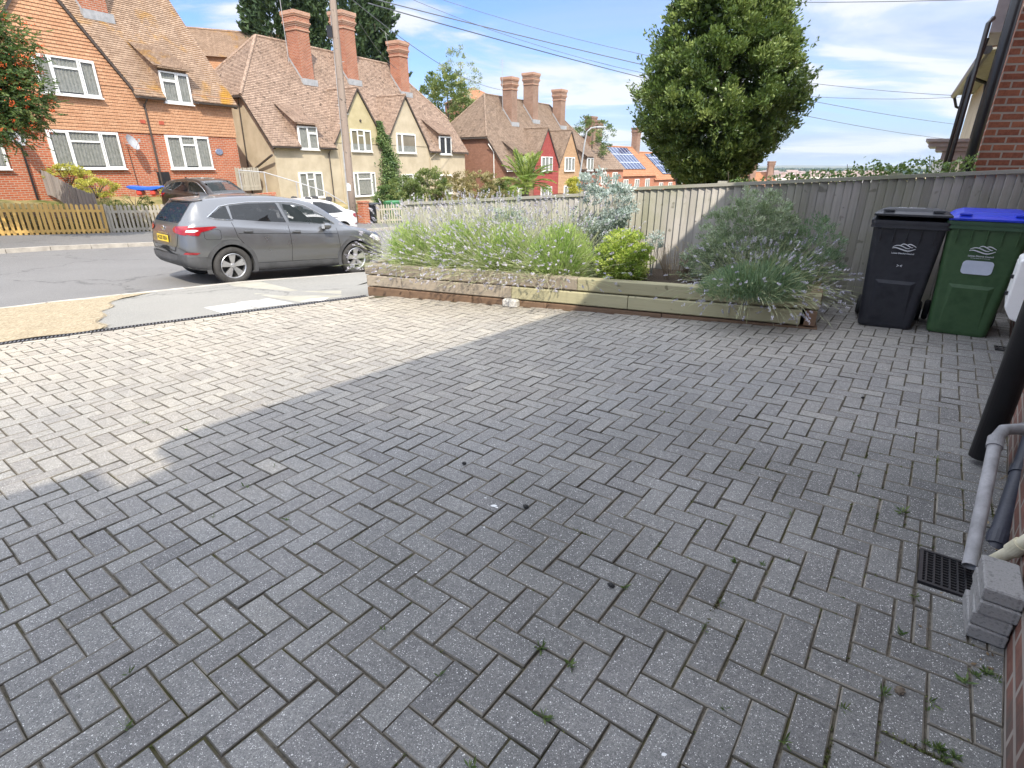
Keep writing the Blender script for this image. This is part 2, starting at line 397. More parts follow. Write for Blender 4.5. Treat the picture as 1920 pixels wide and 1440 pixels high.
# ground: one sheet of rings out to the horizon
mb = MB(); radii = [0.6, 2, 4, 6, 8, 10, 12, 14] + list(np.geomspace(16, 9000, 70)); NA = 180
V = []
for r in radii:
    for k in range(NA):
        a = 2 * math.pi * k / NA; x, y = r * math.cos(a), r * math.sin(a)
        u, w = uw(x, y)
        z = zland(x, y) - 0.02
        if w < 21: z = min(z - .25, zdrive(x, y) - .35) if w < wnear(u) + .3 else z - .22
        V.append((x, y, z))
F = [(i * NA + k, i * NA + (k + 1) % NA, (i + 1) * NA + (k + 1) % NA, (i + 1) * NA + k) for i in range(len(radii) - 1) for k in range(NA)]
F.append(tuple(range(NA - 1, -1, -1)))
mb.add(V, F)
m, nt, b = _new('ground_cover'); b.inputs['Roughness'].default_value = .95; b.inputs['Specular IOR Level'].default_value = .1
tcn = _n(nt, 'ShaderNodeTexCoord'); v = tcn.outputs['Object']
near = _ramp(nt, _noise(nt, v, 1.3, 6, .6), [(.35, (.10, .115, .035)), (.55, (.26, .21, .10)), (.75, (.38, .31, .17))])
far = _ramp(nt, _noise(nt, v, .0028, 3, .5), [(.38, (.06, .09, .035)), (.46, (.42, .33, .19)), (.62, (.50, .41, .26)), (.7, (.10, .13, .05))])
ln = _n(nt, 'ShaderNodeVectorMath', operation='LENGTH'); nt.links.new(v, ln.inputs[0])
mr = _n(nt, 'ShaderNodeMapRange'); mr.inputs[1].default_value = 150; mr.inputs[2].default_value = 500; nt.links.new(ln.outputs['Value'], mr.inputs[0])
nt.links.new(_mix(nt, mr.outputs[0], near, far), b.inputs['Base Color'])
_bump(nt, b, _noise(nt, v, 30, 5, .7), .6, .02)
MT['land'] = m
tag(mb.build('ground', m, smooth=True), kind='structure')

pl0 = Vector((-2.05, 7.51, 0)); PDx = Vector((.894, -.448, 0))
# asphalt
def ASPH(name, c1, c2, patch, gritty=220):
    m, nt, b = _new(name); b.inputs['Roughness'].default_value = .88; b.inputs['Specular IOR Level'].default_value = .25
    v = _n(nt, 'ShaderNodeTexCoord').outputs['Object']
    base = _ramp(nt, _noise(nt, v, .55, 6, .6, .5), [(.3, c1), (.7, c2)])
    g = _noise(nt, v, gritty, 2, .6)
    base = _mix(nt, .5, base, _ramp(nt, g, [(.35, tuple(c * .45 for c in c1)), (.65, tuple(min(1, c * 1.7) for c in c2))]))
    sp = _n(nt, 'ShaderNodeTexVoronoi'); sp.inputs['Scale'].default_value = 28; nt.links.new(v, sp.inputs[0])
    base = _mix(nt, _ramp(nt, sp.outputs['Distance'], [(.06, (.8, .8, .8)), (.13, (0, 0, 0))]), base, patch)
    ck = _n(nt, 'ShaderNodeTexVoronoi'); ck.feature = 'DISTANCE_TO_EDGE'; ck.inputs['Scale'].default_value = .32
    mpn = _n(nt, 'ShaderNodeMapping'); nt.links.new(v, mpn.inputs[0])
    wob = _noise(nt, v, 1.8, 4, .6, 0, 1)
    ad = _n(nt, 'ShaderNodeVectorMath', operation='ADD'); nt.links.new(v, ad.inputs[0]); nt.links.new(wob, ad.inputs[1]); nt.links.new(ad.outputs[0], ck.inputs[0])
    base = _mix(nt, _ramp(nt, ck.outputs['Distance'], [(.003, (.55, .55, .55)), (.010, (0, 0, 0))]), base, tuple(c * .5 for c in c1))
    nt.links.new(base, b.inputs['Base Color']); _bump(nt, b, g, .5, .004); return m
MT['road'] = ASPH('road_asphalt', (.135, .132, .13), (.185, .18, .175), (.34, .33, .31))
MT['path'] = ASPH('pavement_asphalt', (.20, .195, .18), (.27, .26, .235), (.42, .40, .36))
MT['pathdark'] = ASPH('dark_pavement_asphalt', (.12, .118, .115), (.17, .165, .16), (.30, .29, .27))
MT['kerb'] = M('kerb_stone', (.33, .30, .26), (.48, .44, .38), scale=5, rough=.9, bump=.3)
us = [-45, -30, -20, -12, -8, -4, -1, 1, 2.3, 4, 5.5, 7, 8.1, 10, 12, 14, 17, 19, 22, 26, 30, 36, 44, 56, 70, 95, 120, 180, 250]
def ribbon(name, wa, wb, dza, dzb, mat_, u_from=-45, u_to=250, thick=.0):
    mb = MB(); U = [u for u in us if u_from <= u <= u_to]
    for a, c in zip(U[:-1], U[1:]):
        f = lambda u, w, dz: P2(u, w(u) if callable(w) else w, zroad(u) + dz)
        mb.poly([f(a, wa, dza), f(c, wa, dza), f(c, wb, dzb), f(a, wb, dzb)])
    return tag(mb.build(name, mat_, smooth=True), kind='structure')
ribbon('road', wnear, WFAR, 0, 0, MT['road'])
ribbon('far_pavement', WFAR + .13, 21.5, .105, .16, MT['pathdark'])
def kerb(name, wf, side):
    mb = MB(); u = -30.0
    f = (lambda u: wf(u)) if callable(wf) else (lambda u: wf)
    while u < 110:
        L = .91 if u < 30 else 3.0
        a, c = u + .008, u + L - .008
        q = [P2(a, f(a), 0), P2(c, f(c), 0), P2(c, f(c) + side * .125, 0), P2(a, f(a) + side * .125, 0)]
        zz = [zroad(a), zroad(c), zroad(c), zroad(a)]; j = rnd(-.004, .004)
        bot = [p + Vector((0, 0, z - .1)) for p, z in zip(q, zz)]; top = [p + Vector((0, 0, z + .108 + j)) for p, z in zip(q, zz)]
        mb.add(bot + top, [(4, 5, 6, 7) if side > 0 else (7, 6, 5, 4), (0, 1, 5, 4), (2, 3, 7, 6), (1, 2, 6, 5), (3, 0, 4, 7)])
        u += L
    return tag(mb.build(name, MT['kerb']), kind='structure')
kerb('far_kerb', WFAR, 1); kerb('near_kerb', wnear, -1)

# near pavement: between the kerb, the drain channel and the front of the gardens
DRL = Vector((-5.4, 5.41, 0)); DRR = Vector((-2.02, 7.40, 0)); dd = (DRR - DRL).normalized()
def drain_pt(k): p = DRL + dd * k; return Vector((p.x, p.y, zdrive(p.x, p.y)))
def kerbtop(u): return P2(u, wnear(u) - .126, zroad(u) + .106)
ks = [-8, -6, -4, -2, 0, .8, 1.6, 2.4, 3.2, 3.92]
def near_edge(k):
    p = drain_pt(k); n = Vector((-dd.y, dd.x, 0)) * .06; return p + n + Vector((0, 0, -.004))
pave_near = [near_edge(k) for k in ks] + [Vector((-2.25, 7.62, zdrive(-2.25, 7.62) - .01)), Vector((-2.9, 8.9, -1.93)), Vector((-2.7, 10.2, -2.02)), Vector((-1.4, 12.6, -2.2)), Vector((.8, 16.2, -2.44)), Vector((5, 24, -2.95)), Vector((12, 36, -4)), Vector((22, 54, -6))]
def kerb_u(p): return uw(p.x, p.y)[0]
def pave_strip(i0, i1, name, mat_, t0=0., t1=1., dz=0):
    mb = MB()
    for a, c in zip(pave_near[i0:i1], pave_near[i0 + 1:i1 + 1]):
        A, C = kerbtop(kerb_u(a) + .1), kerbtop(kerb_u(c) + .1)
        mb.poly([p + Vector((0, 0, dz)) for p in (a.lerp(A, t0), c.lerp(C, t0), c.lerp(C, t1), a.lerp(A, t1))][::-1])
    o = mb.build(name, mat_)
    return tag(o, kind='structure')
pave_strip(0, len(pave_near) - 1, 'near_pavement', MT['path'])
mb = MB(); zz_ = lambda x, y, z: Vector((x, y, z))
A = [near_edge(1.5), near_edge(3.92), zz_(-1.55, 7.2, zdrive(-1.55, 7.2) - .03), zz_(-.9, 8.55, -1.80), zz_(-1.4, 9.9, -2.0), zz_(-2.6, 10.9, -2.07), zz_(-3.9, 10.0, -1.99), zz_(-4.6, 8.2, -1.87)]
mb.poly([p + Vector((0, 0, -.03)) for p in A][::-1]); tag(mb.build('near_pavement_corner', MT['path']), kind='structure')
# dry yellow verge of straw-coloured grit and dead grass at the left
def pave_pt(k, t, dz=0):
    a = near_edge(k); A = kerbtop(kerb_u(a) + .1); return a.lerp(A, t) + Vector((0, 0, dz))
m, nt, b = _new('dry_verge'); b.inputs['Roughness'].default_value = .95; b.inputs['Specular IOR Level'].default_value = .1
v = _n(nt, 'ShaderNodeTexCoord').outputs['Object']
mp = _n(nt, 'ShaderNodeMapping'); mp.inputs['Scale'].default_value = (26, 9, 9); mp.inputs['Rotation'].default_value = (0, 0, R(30)); nt.links.new(v, mp.inputs[0])
g = _noise(nt, mp.outputs[0], 1.6, 6, .75, 1.5)
nt.links.new(_ramp(nt, g, [(.3, (.14, .095, .05)), (.45, (.38, .28, .14)), (.6, (.60, .48, .27)), (.75, (.72, .62, .42))]), b.inputs['Base Color'])
_bump(nt, b, g, 1.0, .02); MT['verge'] = m
def dpx(px, py):
    s_, t_ = ray(px, py); Y = DZ[2] / (t_ - DZ[0] * s_ - DZ[1]); return s_ * Y, Y
mb = MB(); rows = []; NT, NQ = 30, 70
for t in np.linspace(0, 1, NT):
    kr = float(np.interp(t, [0, .35, .62, .85, 1], [.95, 1.25, 1.6, 1.95, 2.7])) + .05 * math.sin(t * 23)
    rows.append([pave_pt(-8 + (kr + 8) * q, t * .985, .008 + .010 * math.sin(q * 39 + t * 15) ** 2) for q in 1 - (1 - np.linspace(0, 1, NQ)) ** 1.5])
for i in range(NT - 1):
    for j in range(NQ - 1):
        e = max(0, 1 - (NQ - 2 - j) / 9.0); mb.poly([rows[i][j], rows[i][j + 1], rows[i + 1][j + 1], rows[i + 1][j]], 0, e)
m = MT['verge']; nt = m.node_tree; b = nt.nodes['Principled BSDF']
for l in list(b.inputs['Base Color'].links): nt.links.remove(l)
nt.links.new(_ramp(nt, g, [(.3, (.17, .13, .085)), (.45, (.34, .275, .185)), (.6, (.49, .42, .30)), (.75, (.60, .54, .42))]), b.inputs['Base Color'])
at2 = _n(nt, 'ShaderNodeAttribute', attribute_name='tint').outputs['Fac']
al = _math(nt, 'GREATER_THAN', _math(nt, 'ADD', _noise(nt, v, 22, 6, .75), .28), _math(nt, 'MULTIPLY', at2, .98))
trn = _n(nt, 'ShaderNodeBsdfTransparent'); mxs = _n(nt, 'ShaderNodeMixShader'); nt.links.new(al, mxs.inputs[0]); nt.links.new(trn.outputs[0], mxs.inputs[1]); nt.links.new(b.outputs[0], mxs.inputs[2]); nt.links.new(mxs.outputs[0], nt.nodes['Material Output'].inputs[0])
tag(mb.build('dry_verge', MT['verge'], smooth=True, tint=True), kind='structure')
# straw on the verge
# pale concrete slabs and a small cover set in the pavement beside the drain channel
def kslab(k0, k1, t0, t1, name, mat_, dz=.006):
    mb = MB(); mb.poly([pave_pt(k0, t0, dz), pave_pt(k1, t0, dz), pave_pt(k1 + .02, t1, dz), pave_pt(k0 - .02, t1, dz)])
    return tag(mb.build(name, mat_), kind='structure')
MT['slab'] = M('pale_concrete_slab', (.40, .385, .355), (.50, .485, .45), scale=3, rough=.9, bump=.2)
def pave_at(px, py, dz):
    """world point of the pavement seen at a pixel of the photograph (Newton on the pavement's own k, t)"""
    S, T = ray(px, py); k, t = 2.0, .2
    f = lambda k, t: (lambda p: (p.x / p.y - S, p.z / p.y - T))(pave_pt(k, t))
    for _ in range(12):
        a, b_ = f(k, t); a1, b1_ = f(k + 1e-4, t); a2, b2_ = f(k, t + 1e-4)
        J = np.array([[(a1 - a) / 1e-4, (a2 - a) / 1e-4], [(b1_ - b_) / 1e-4, (b2_ - b_) / 1e-4]]); d = np.linalg.solve(J, [-a, -b_]); k += float(d[0]); t += float(d[1])
    return pave_pt(k, t, dz)
def pslab(px, name, mat_, dz=.005):
    mb = MB(); P = [pave_at(x, y, dz) for x, y in px]
    if newell(P).z < 0: P = P[::-1]
    mb.poly(P); return tag(mb.build(name, mat_), kind='structure')
pslab([(382, 577), (416, 588), (480, 578.5), (445, 568.5)], 'pale_paving_slab', MT['slab'])
pslab([(443, 567.5), (503, 560), (553, 569.5), (484, 578)], 'pale_paving_slab', MT['slab'])
MT['slab2'] = M('worn_flagstone', (.28, .265, .215), (.36, .34, .28), scale=3, rough=.9, bump=.2)
pslab([(560, 567), (585, 560), (618, 558), (608, 564)], 'pale_paving_slab', MT['slab'], .004)
#pslab([(545, 572), (556, 568), (590, 564), (604, 566)], 'small_cover_plate', MT['road'], .006)
pslab([(480, 552), (425, 532), (487, 528), (560, 545)], 'worn_paving_slab', MT['slab2'], .003)
pslab([(510, 558), (488, 553), (565, 546), (640, 545), (640, 556), (560, 566)], 'worn_paving_slab', MT['slab2'], .002)

# ------------------------------------------------------------------ driveway of herringbone blocks
O_ = Vector((-0.12407128, 1.362944, 0)); eA = Vector((0.60247569, 0.79813543, 0)) * .1015; eB = Vector((0.79751681, -0.60208986, 0)) * .1015
wallA = Vector((1.40, 1.07, 0)); wallB = Vector((4.87, 5.10, 0))    # foot of the brick wall on the right
pl0 = Vector((-2.05, 7.51, 0)); pl1 = Vector((2.95, 5.01, 0))       # front foot of the planter
wdir = (wallB - wallA).normalized()
nd = Vector((dd.y, -dd.x, 0))
regionA = [DRL - dd * 7 + nd * .24, DRR + nd * .24 + dd * .05, pl0 + Vector((.15, -.1, 0)), pl1 + Vector((0, .02, 0)), Vector((3.6, 6.3, 0)), wallB + wdir * .4, wallA - wdir * 2.2, Vector((-6, -1.2, 0)), Vector((-12, 1, 0))]
halfs = []
def hp(a, b_, keep): 
    d = (b_ - a); n = Vector((-d.y, d.x, 0)).normalized()
    if n.dot(keep - a) < 0: n = -n
    halfs.append((n, n.dot(a)))
inside = Vector((0, 3, 0))
hp(DRL + nd * .235, DRR + nd * .235, inside); hp(wallA, wallB, inside)
hp(Vector((-6, .45, 0)), Vector((6, .45, 0)), inside); hp(Vector((-9.5, 0, 0)), Vector((-9.5, 8, 0)), inside)
pn = Vector(((pl1 - pl0).y, -(pl1 - pl0).x, 0)).normalized()
if pn.dot(inside - pl0) < 0: pn = -pn
def clipb(ps):
    for n, d in halfs:
        ps = clip(ps, n, d)
        if len(ps) < 3: return []
    return ps
def cpoly(ps, g):
    """inset a convex polygon by g"""
    c = sum(ps, Vector((0, 0, 0))) / len(ps); q = ps
    for i in range(len(ps)):
        a, b_ = ps[i], ps[(i + 1) % len(ps)]; d = b_ - a
        if d.length < 1e-5: continue
        n = Vector((-d.y, d.x, 0)).normalized()
        if n.dot(c - a) < 0: n = -n
        q = clip(q, n, n.dot(a) + g)
        if len(q) < 3: return []
    return q
def blocked(c):
    if pn.dot(c - pl0) < -.03 and c.x < pl1.x - .02: return True          # under the planter
    if c.x > 1.9 and (c - Vector((1.84, 7.05, 0))).dot(Vector((.448, .894, 0))) > -.0: return True
    return False
GU = [Vector((1.455, 1.50, 0)), Vector((1.59, 1.69, 0))]
drv = MB()
def block(ps, tint, nogul=False):
    ps = clipb([Vector((p.x, p.y, 0)) for p in ps])
    if len(ps) < 3: return
    c = sum(ps, Vector((0, 0, 0))) / len(ps)
    if blocked(c): return
    if not nogul and any(abs((p - gul_c).dot(gul_x)) < .30 and abs((p - gul_c).dot(gul_y)) < .32 for p in ps):
        rest = ps                                        # cut the block round the gully frame
        for n_, lim in ((gul_x, .098), (-gul_x, .098), (gul_y, .118), (-gul_y, .118)):
            d_ = n_.dot(gul_c) + lim
            outp = clip(rest, n_, d_)
            if len(outp) > 2: block(outp, tint, True)
            rest = clip(rest, -n_, -d_)
            if len(rest) < 3: break
        return
    g = rnd(.0022, .0036)
    a = cpoly(ps, g)
    if len(a) < 3: return
    b_ = cpoly(a, .0034)
    if len(b_) < 3: return
    n = min(len(a), len(b_)); 
    if len(a) != len(b_): b_ = [c + (p - c) * .93 for p in a]
    h = random.gauss(0, .0013); tx, ty = random.gauss(0, .008), random.gauss(0, .008); ang = random.gauss(0, .008); jx, jy = random.gauss(0, .0009), random.gauss(0, .0009); ca, sa = math.cos(ang), math.sin(ang)
    sag = -.004 * math.exp(-((c.x + .9) ** 2 + (c.y - 1.9) ** 2) / .5)
    b_ = [p + Vector((rnd(-.0018, .0018), rnd(-.0018, .0018), 0)) for p in b_]
    def Z(p, dz):
        d = p - c; q = Vector((c.x + jx + d.x * ca - d.y * sa, c.y + jy + d.x * sa + d.y * ca, 0))
        q.z = zdrive(q.x, q.y) + dz + h + sag + tx * d.x + ty * d.y; return q
    L = len(a)
    V = [Z(p, 0) for p in b_] + [Z(p, -.0035) for p in a] + [Z(p, -.03) for p in a]
    F = [list(range(L))] + [(L + i, L + (i + 1) % L, (i + 1) % L, i) for i in range(L)] + [(2 * L + i, 2 * L + (i + 1) % L, L + (i + 1) % L, L + i) for i in range(L)]
    if newell([V[i] for i in F[0]]).z < 0: F = [list(f)[::-1] for f in F]
    drv.add(V, F[:1], 0, tint); drv.add(V, F[1:], 1, tint)
gul_c = Vector((1.655, 1.615, 0)); gul_y = eA.normalized(); gul_x = eB.normalized()
for a in range(-150, 150):
    for b_ in range(-150, 150):
        k = (a - b_) % 4
        if k == 1: q = [(a, b_), (a + 2, b_), (a + 2, b_ + 1), (a, b_ + 1)]
        elif k == 0: q = [(a, b_), (a + 1, b_), (a + 1, b_ + 2), (a, b_ + 2)]
        else: continue
        c = O_ + eA * (a + .7) + eB * (b_ + .7)
        if c.x < -10 or c.x > 6.5 or c.y < .2 or c.y > 9: continue
        ps = [O_ + eA * i + eB * j for i, j in q]
        t = random.gauss(.5, .11)
        block(ps, t)
# two border courses laid along the drain channel
halfs_keep = halfs; halfs = halfs[1:]
for row in range(2):
    x = -9.0 + row * .1
    while x < 3.9:
        o0 = .035 + row * .1; p = [DRL + dd * x + nd * o0, DRL + dd * (x + .2) + nd * o0, DRL + dd * (x + .2) + nd * (o0 + .1), DRL + dd * x + nd * (o0 + .1)]
        c = sum(p, Vector()) / 4
        block(p, random.gauss(.5, .15)); x += .2
halfs = halfs_keep
m, nt, b = _new('concrete_block_paver'); b.inputs['Roughness'].default_value = .82; b.inputs['Specular IOR Level'].default_value = .3
v = _n(nt, 'ShaderNodeTexCoord').outputs['Object']
at_ = _n(nt, 'ShaderNodeAttribute', attribute_name='tint').outputs['Fac']
big = _noise(nt, v, .55, 4, .6, .3)
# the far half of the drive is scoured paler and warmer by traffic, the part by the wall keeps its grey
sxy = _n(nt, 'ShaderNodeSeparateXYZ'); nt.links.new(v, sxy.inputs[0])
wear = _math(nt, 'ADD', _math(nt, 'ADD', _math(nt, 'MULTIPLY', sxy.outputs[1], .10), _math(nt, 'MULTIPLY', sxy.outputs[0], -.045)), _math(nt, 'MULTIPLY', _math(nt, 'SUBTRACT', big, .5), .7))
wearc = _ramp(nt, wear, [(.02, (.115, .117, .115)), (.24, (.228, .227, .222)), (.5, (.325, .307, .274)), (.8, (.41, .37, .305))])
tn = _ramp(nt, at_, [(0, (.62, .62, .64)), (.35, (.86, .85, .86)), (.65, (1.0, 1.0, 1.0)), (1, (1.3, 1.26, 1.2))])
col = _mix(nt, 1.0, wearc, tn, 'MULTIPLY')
gr = _noise(nt, v, 420, 2, .7)
g2 = _noise(nt, v, 150, 4, .75)
col = _mix(nt, .8, col, _ramp(nt, g2, [(.30, (.50, .50, .52)), (.5, (.98, .98, .98)), (.70, (1.55, 1.53, 1.5))]), 'MULTIPLY')
col = _mix(nt, .75, col, _ramp(nt, gr, [(.3, (.30, .30, .30)), (.5, (.9, .9, .9)), (.72, (1.7, 1.7, 1.7))]), 'MULTIPLY')
md = _noise(nt, v, 38, 5, .7)
col = _mix(nt, .5, col, _ramp(nt, md, [(.3, (.6, .6, .62)), (.7, (1.25, 1.24, 1.2))]), 'MULTIPLY')
for scl, r0, lim in ((70, .20, .0), (115, .22, .0), (190, .30, .0)):
    sp = _n(nt, 'ShaderNodeTexVoronoi'); sp.inputs['Scale'].default_value = scl; sp.inputs['Randomness'].default_value = 1; nt.links.new(v, sp.inputs[0])
    pick = _n(nt, 'ShaderNodeSeparateColor'); nt.links.new(sp.outputs['Color'], pick.inputs[0])
    sel = _math(nt, 'GREATER_THAN', pick.outputs[0], .86 if scl == 70 else .72)
    msk = _math(nt, 'MULTIPLY', _ramp(nt, sp.outputs['Distance'], [(r0 * .6, (1, 1, 1)), (r0, (0, 0, 0))]), sel)
    col = _mix(nt, _math(nt, 'MULTIPLY', msk, .8), col, (.75, .74, .72))
st = _noise(nt, v, 2.3, 5, .65, .8)
col = _mix(nt, _math(nt, 'MULTIPLY', _ramp(nt, st, [(.60, (0, 0, 0)), (.70, (1, 1, 1))]), .22), col, (.11, .11, .105))
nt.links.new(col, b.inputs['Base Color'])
_bump(nt, b, _math(nt, 'ADD', gr, _math(nt, 'MULTIPLY', md, .8)), .55, .0025)
MT['paver'] = m
MT['edge'] = M('grimy_block_edge', (.085, .078, .067), (.235, .215, .18), scale=5, rough=.95, bump=.5, bscale=200)
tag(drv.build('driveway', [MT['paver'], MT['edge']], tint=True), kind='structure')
# bed of jointing sand and moss under the blocks
mb = MB()
bp = [Vector((-12, .2, 0)), DRL - dd * 7 + nd * .02, DRR + nd * .02, Vector((-1.4, 8.2, 0)), Vector((5.4, 6.2, 0)), Vector((5.4, 4.5, 0)), Vector((2, .2, 0))]
mb.poly([Vector((p.x, p.y, zdrive(p.x, p.y) - .0085)) for p in bp][::-1])
m, nt, b = _new('joint_sand_and_moss'); b.inputs['Roughness'].default_value = .95; b.inputs['Specular IOR Level'].default_value = .1
v = _n(nt, 'ShaderNodeTexCoord').outputs['Object']
col = _ramp(nt, _noise(nt, v, 60, 4, .7), [(.3, (.05, .045, .037)), (.7, (.17, .15, .12))])
col = _mix(nt, _ramp(nt, _noise(nt, v, 1.7, 5, .7), [(.52, (0, 0, 0)), (.62, (1, 1, 1))]), col, (.07, .066, .03))
nt.links.new(col, b.inputs['Base Color']); _bump(nt, b, _noise(nt, v, 120, 4, .7), .8, .01)
MT['sand'] = m
tag(mb.build('joint_bed', m), kind='structure')
# ------------------------------------------------------------------ houses
TAN = math.tan(R(52))
def window(parent, u, z, w, h, cols, b0=0., fr=.055, sash=None, blind=False, curtain=True, depth=.07, name='window', mat_=None, lab=None):
    """casement window on a wall facing -b; cols: widths of the lights as fractions; sash: index of a light with a small top light"""
    W = mat_ or MT['upvc']; f = MB(); y0, y1 = b0 - depth, b0 + .0
    f.box((u, y0, z), (u + w, y1, z + fr)); f.box((u, y0, z + h - fr), (u + w, y1, z + h))
    f.box((u, y0, z + fr), (u + fr, y1, z + h - fr)); f.box((u + w - fr, y0, z + fr), (u + w, y1, z + h - fr))
    f.box((u - .04, y0 - .05, z - .045), (u + w + .04, y1, z - .003))     # sill
    x = u; edges = []
    for i, c in enumerate(cols):
        x2 = x + c * w; edges.append((x, x2))
        if i < len(cols) - 1: f.box((x2 - fr * .6, y0 + .003, z + fr), (x2 + fr * .6, y1, z + h - fr))
        x = x2
    for i, (a, c) in enumerate(edges):
        if sash is not None and i in sash:
            zz = z + h * .70; f.box((a + fr * .6, y0 + .006, zz), (c - fr * .6, y1, zz + fr * 1.1))
        # opening light's own frame
        if i != 1 or len(cols) < 3:
            e = .03; A, C, Z0, Z1 = a + fr * .9, c - fr * .9, z + fr + .005, (z + h * .70 - .005 if sash is not None and i in sash else z + h - fr - .005)
            for q in (((A, y0 - .012, Z0), (C, y0 + .002, Z0 + e)), ((A, y0 - .012, Z1 - e), (C, y0 + .002, Z1)), ((A, y0 - .012, Z0 + e), (A + e, y0 + .002, Z1 - e)), ((C - e, y0 - .012, Z0 + e), (C, y0 + .002, Z1 - e))): f.box(*q)
    o = f.build(name, W, parent)
    if lab: o['label'] = lab
    p = MB(); p.poly([(u + fr, y0 + .022, z + fr), (u + w - fr, y0 + .022, z + fr), (u + w - fr, y0 + .022, z + h - fr), (u + fr, y0 + .022, z + h - fr)])
    p.build('pane', MT['pane'], o)
    c = MB()
    c.poly([(u + fr * .5, b0 - .006, z + fr * .5), (u + w - fr * .5, b0 - .006, z + fr * .5), (u + w - fr * .5, b0 - .006, z + h - fr * .5), (u + fr * .5, b0 - .006, z + h - fr * .5)])
    c.build('dark_backing', MT['room'], o)  # dark sheet on the uncut wall stands in for the unlit room
    if curtain:
        c = MB()
        for i, (a, q) in enumerate(edges):
            if curtain == 'sides' and 0 < i < len(edges) - 1: continue
            n = max(6, int((q - a) / .035)); top = z + h - fr - .01; bot = z + fr + (h * .04)
            if curtain == 'low': top = z + h * .55
            for k in range(n):
                x0, x1 = a + (q - a) * k / n, a + (q - a) * (k + 1) / n
                d0, d1 = b0 - .022 + .008 * math.sin(k * 1.9 + i), b0 - .022 + .008 * math.sin((k + 1) * 1.9 + i)
                c.poly([(x0, d0, bot), (x1, d1, bot), (x1, d1, top), (x0, d0, top)])
        c.build('curtain', MT['curtain'], o, smooth=True)
    return o
def downpipe(parent, pts, r=.034, mat_=None, name='downpipe'):
    mb = MB(); mb.tube(pts, r, 8)
    for p in pts[1:-1]: mb.tube([Vector(p) + Vector((0, 0, .05)), Vector(p) - Vector((0, 0, .05))], r * 1.25, 8)
    return mb.build(name, mat_ or MT['gutter'], parent, smooth=False)
def gutter(parent, u0, u1, b, z, mat_=None):
    mb = MB(); n = 8; r = .055; prof = [(b - r * math.cos(math.pi * k / n), z - r * math.sin(math.pi * k / n)) for k in range(n + 1)]
    prof2 = [(b - r * .8 * math.cos(math.pi * k / n), z - r * .8 * math.sin(math.pi * k / n)) for k in range(n + 1)][::-1]
    pr = prof + prof2
    mb.prism([(u0, y, zz) for y, zz in pr], (u1 - u0, 0, 0))
    return mb.build('gutter', mat_ or MT['gutter'], parent)
def chimney(parent, u0, u1, b0, b1, zb, zt, brick, cap, ze=None, flash=True, tanr=TAN, pots=0):
    mb = MB(); cu, cb = (u0 + u1) / 2, (b0 + b1) / 2
    H = zt - .95
    mb.box((u0, b0, zb), (u1, b1, H), 0)
    # corbelled head: string courses, narrower neck, oversailing cap
    def ring(e, za, zb_, m): mb.box((u0 - e, b0 - e, za), (u1 + e, b1 + e, zb_), m)
    ring(.05, H, H + .075, 1); ring(.015, H + .075, H + .22, 0); ring(.045, H + .22, H + .30, 1); ring(.085, H + .30, H + .375, 1); ring(.12, H + .375, H + .45, 1)
    ring(.075, H + .45, H + .68, 0); ring(.11, H + .68, H + .76, 1); ring(.14, H + .76, H + .95, 1)
    o = mb.build('chimney', [brick, cap], parent)
    if flash:
        f = MB(); zf = ze + tanr * b0
        f.box((u0 - .10, b0 - .17, zf - .17), (u1 + .10, b0 - .004, zf + .16))
        for sx, s in ((u0, -1), (u1, 1)):
            f.prism([(sx, b0, zf + .02), (sx, b1, ze + tanr * b1 + .02), (sx, b1, ze + tanr * b1 + .18), (sx, b0, zf + .18)], (s * .012, 0, 0))
        f.build('flashing', MT['lead'], o)
    for k in range(pots):
        pm = MB(); pm.lathe([(.10, 0), (.12, .05), (.10, .12), (.09, .38), (.12, .42), (.10, .45)], 10, Matrix.Translation((u0 + (u1 - u0) * (k + .5) / pots, cb, zt))); pm.build('chimney_pot', MT['orange_tile'], o)
    return o
def slope(mb, pts, out=None, gauge=.115, lift=.022, m=0): coursed(mb, pts, gauge, lift, m, out)
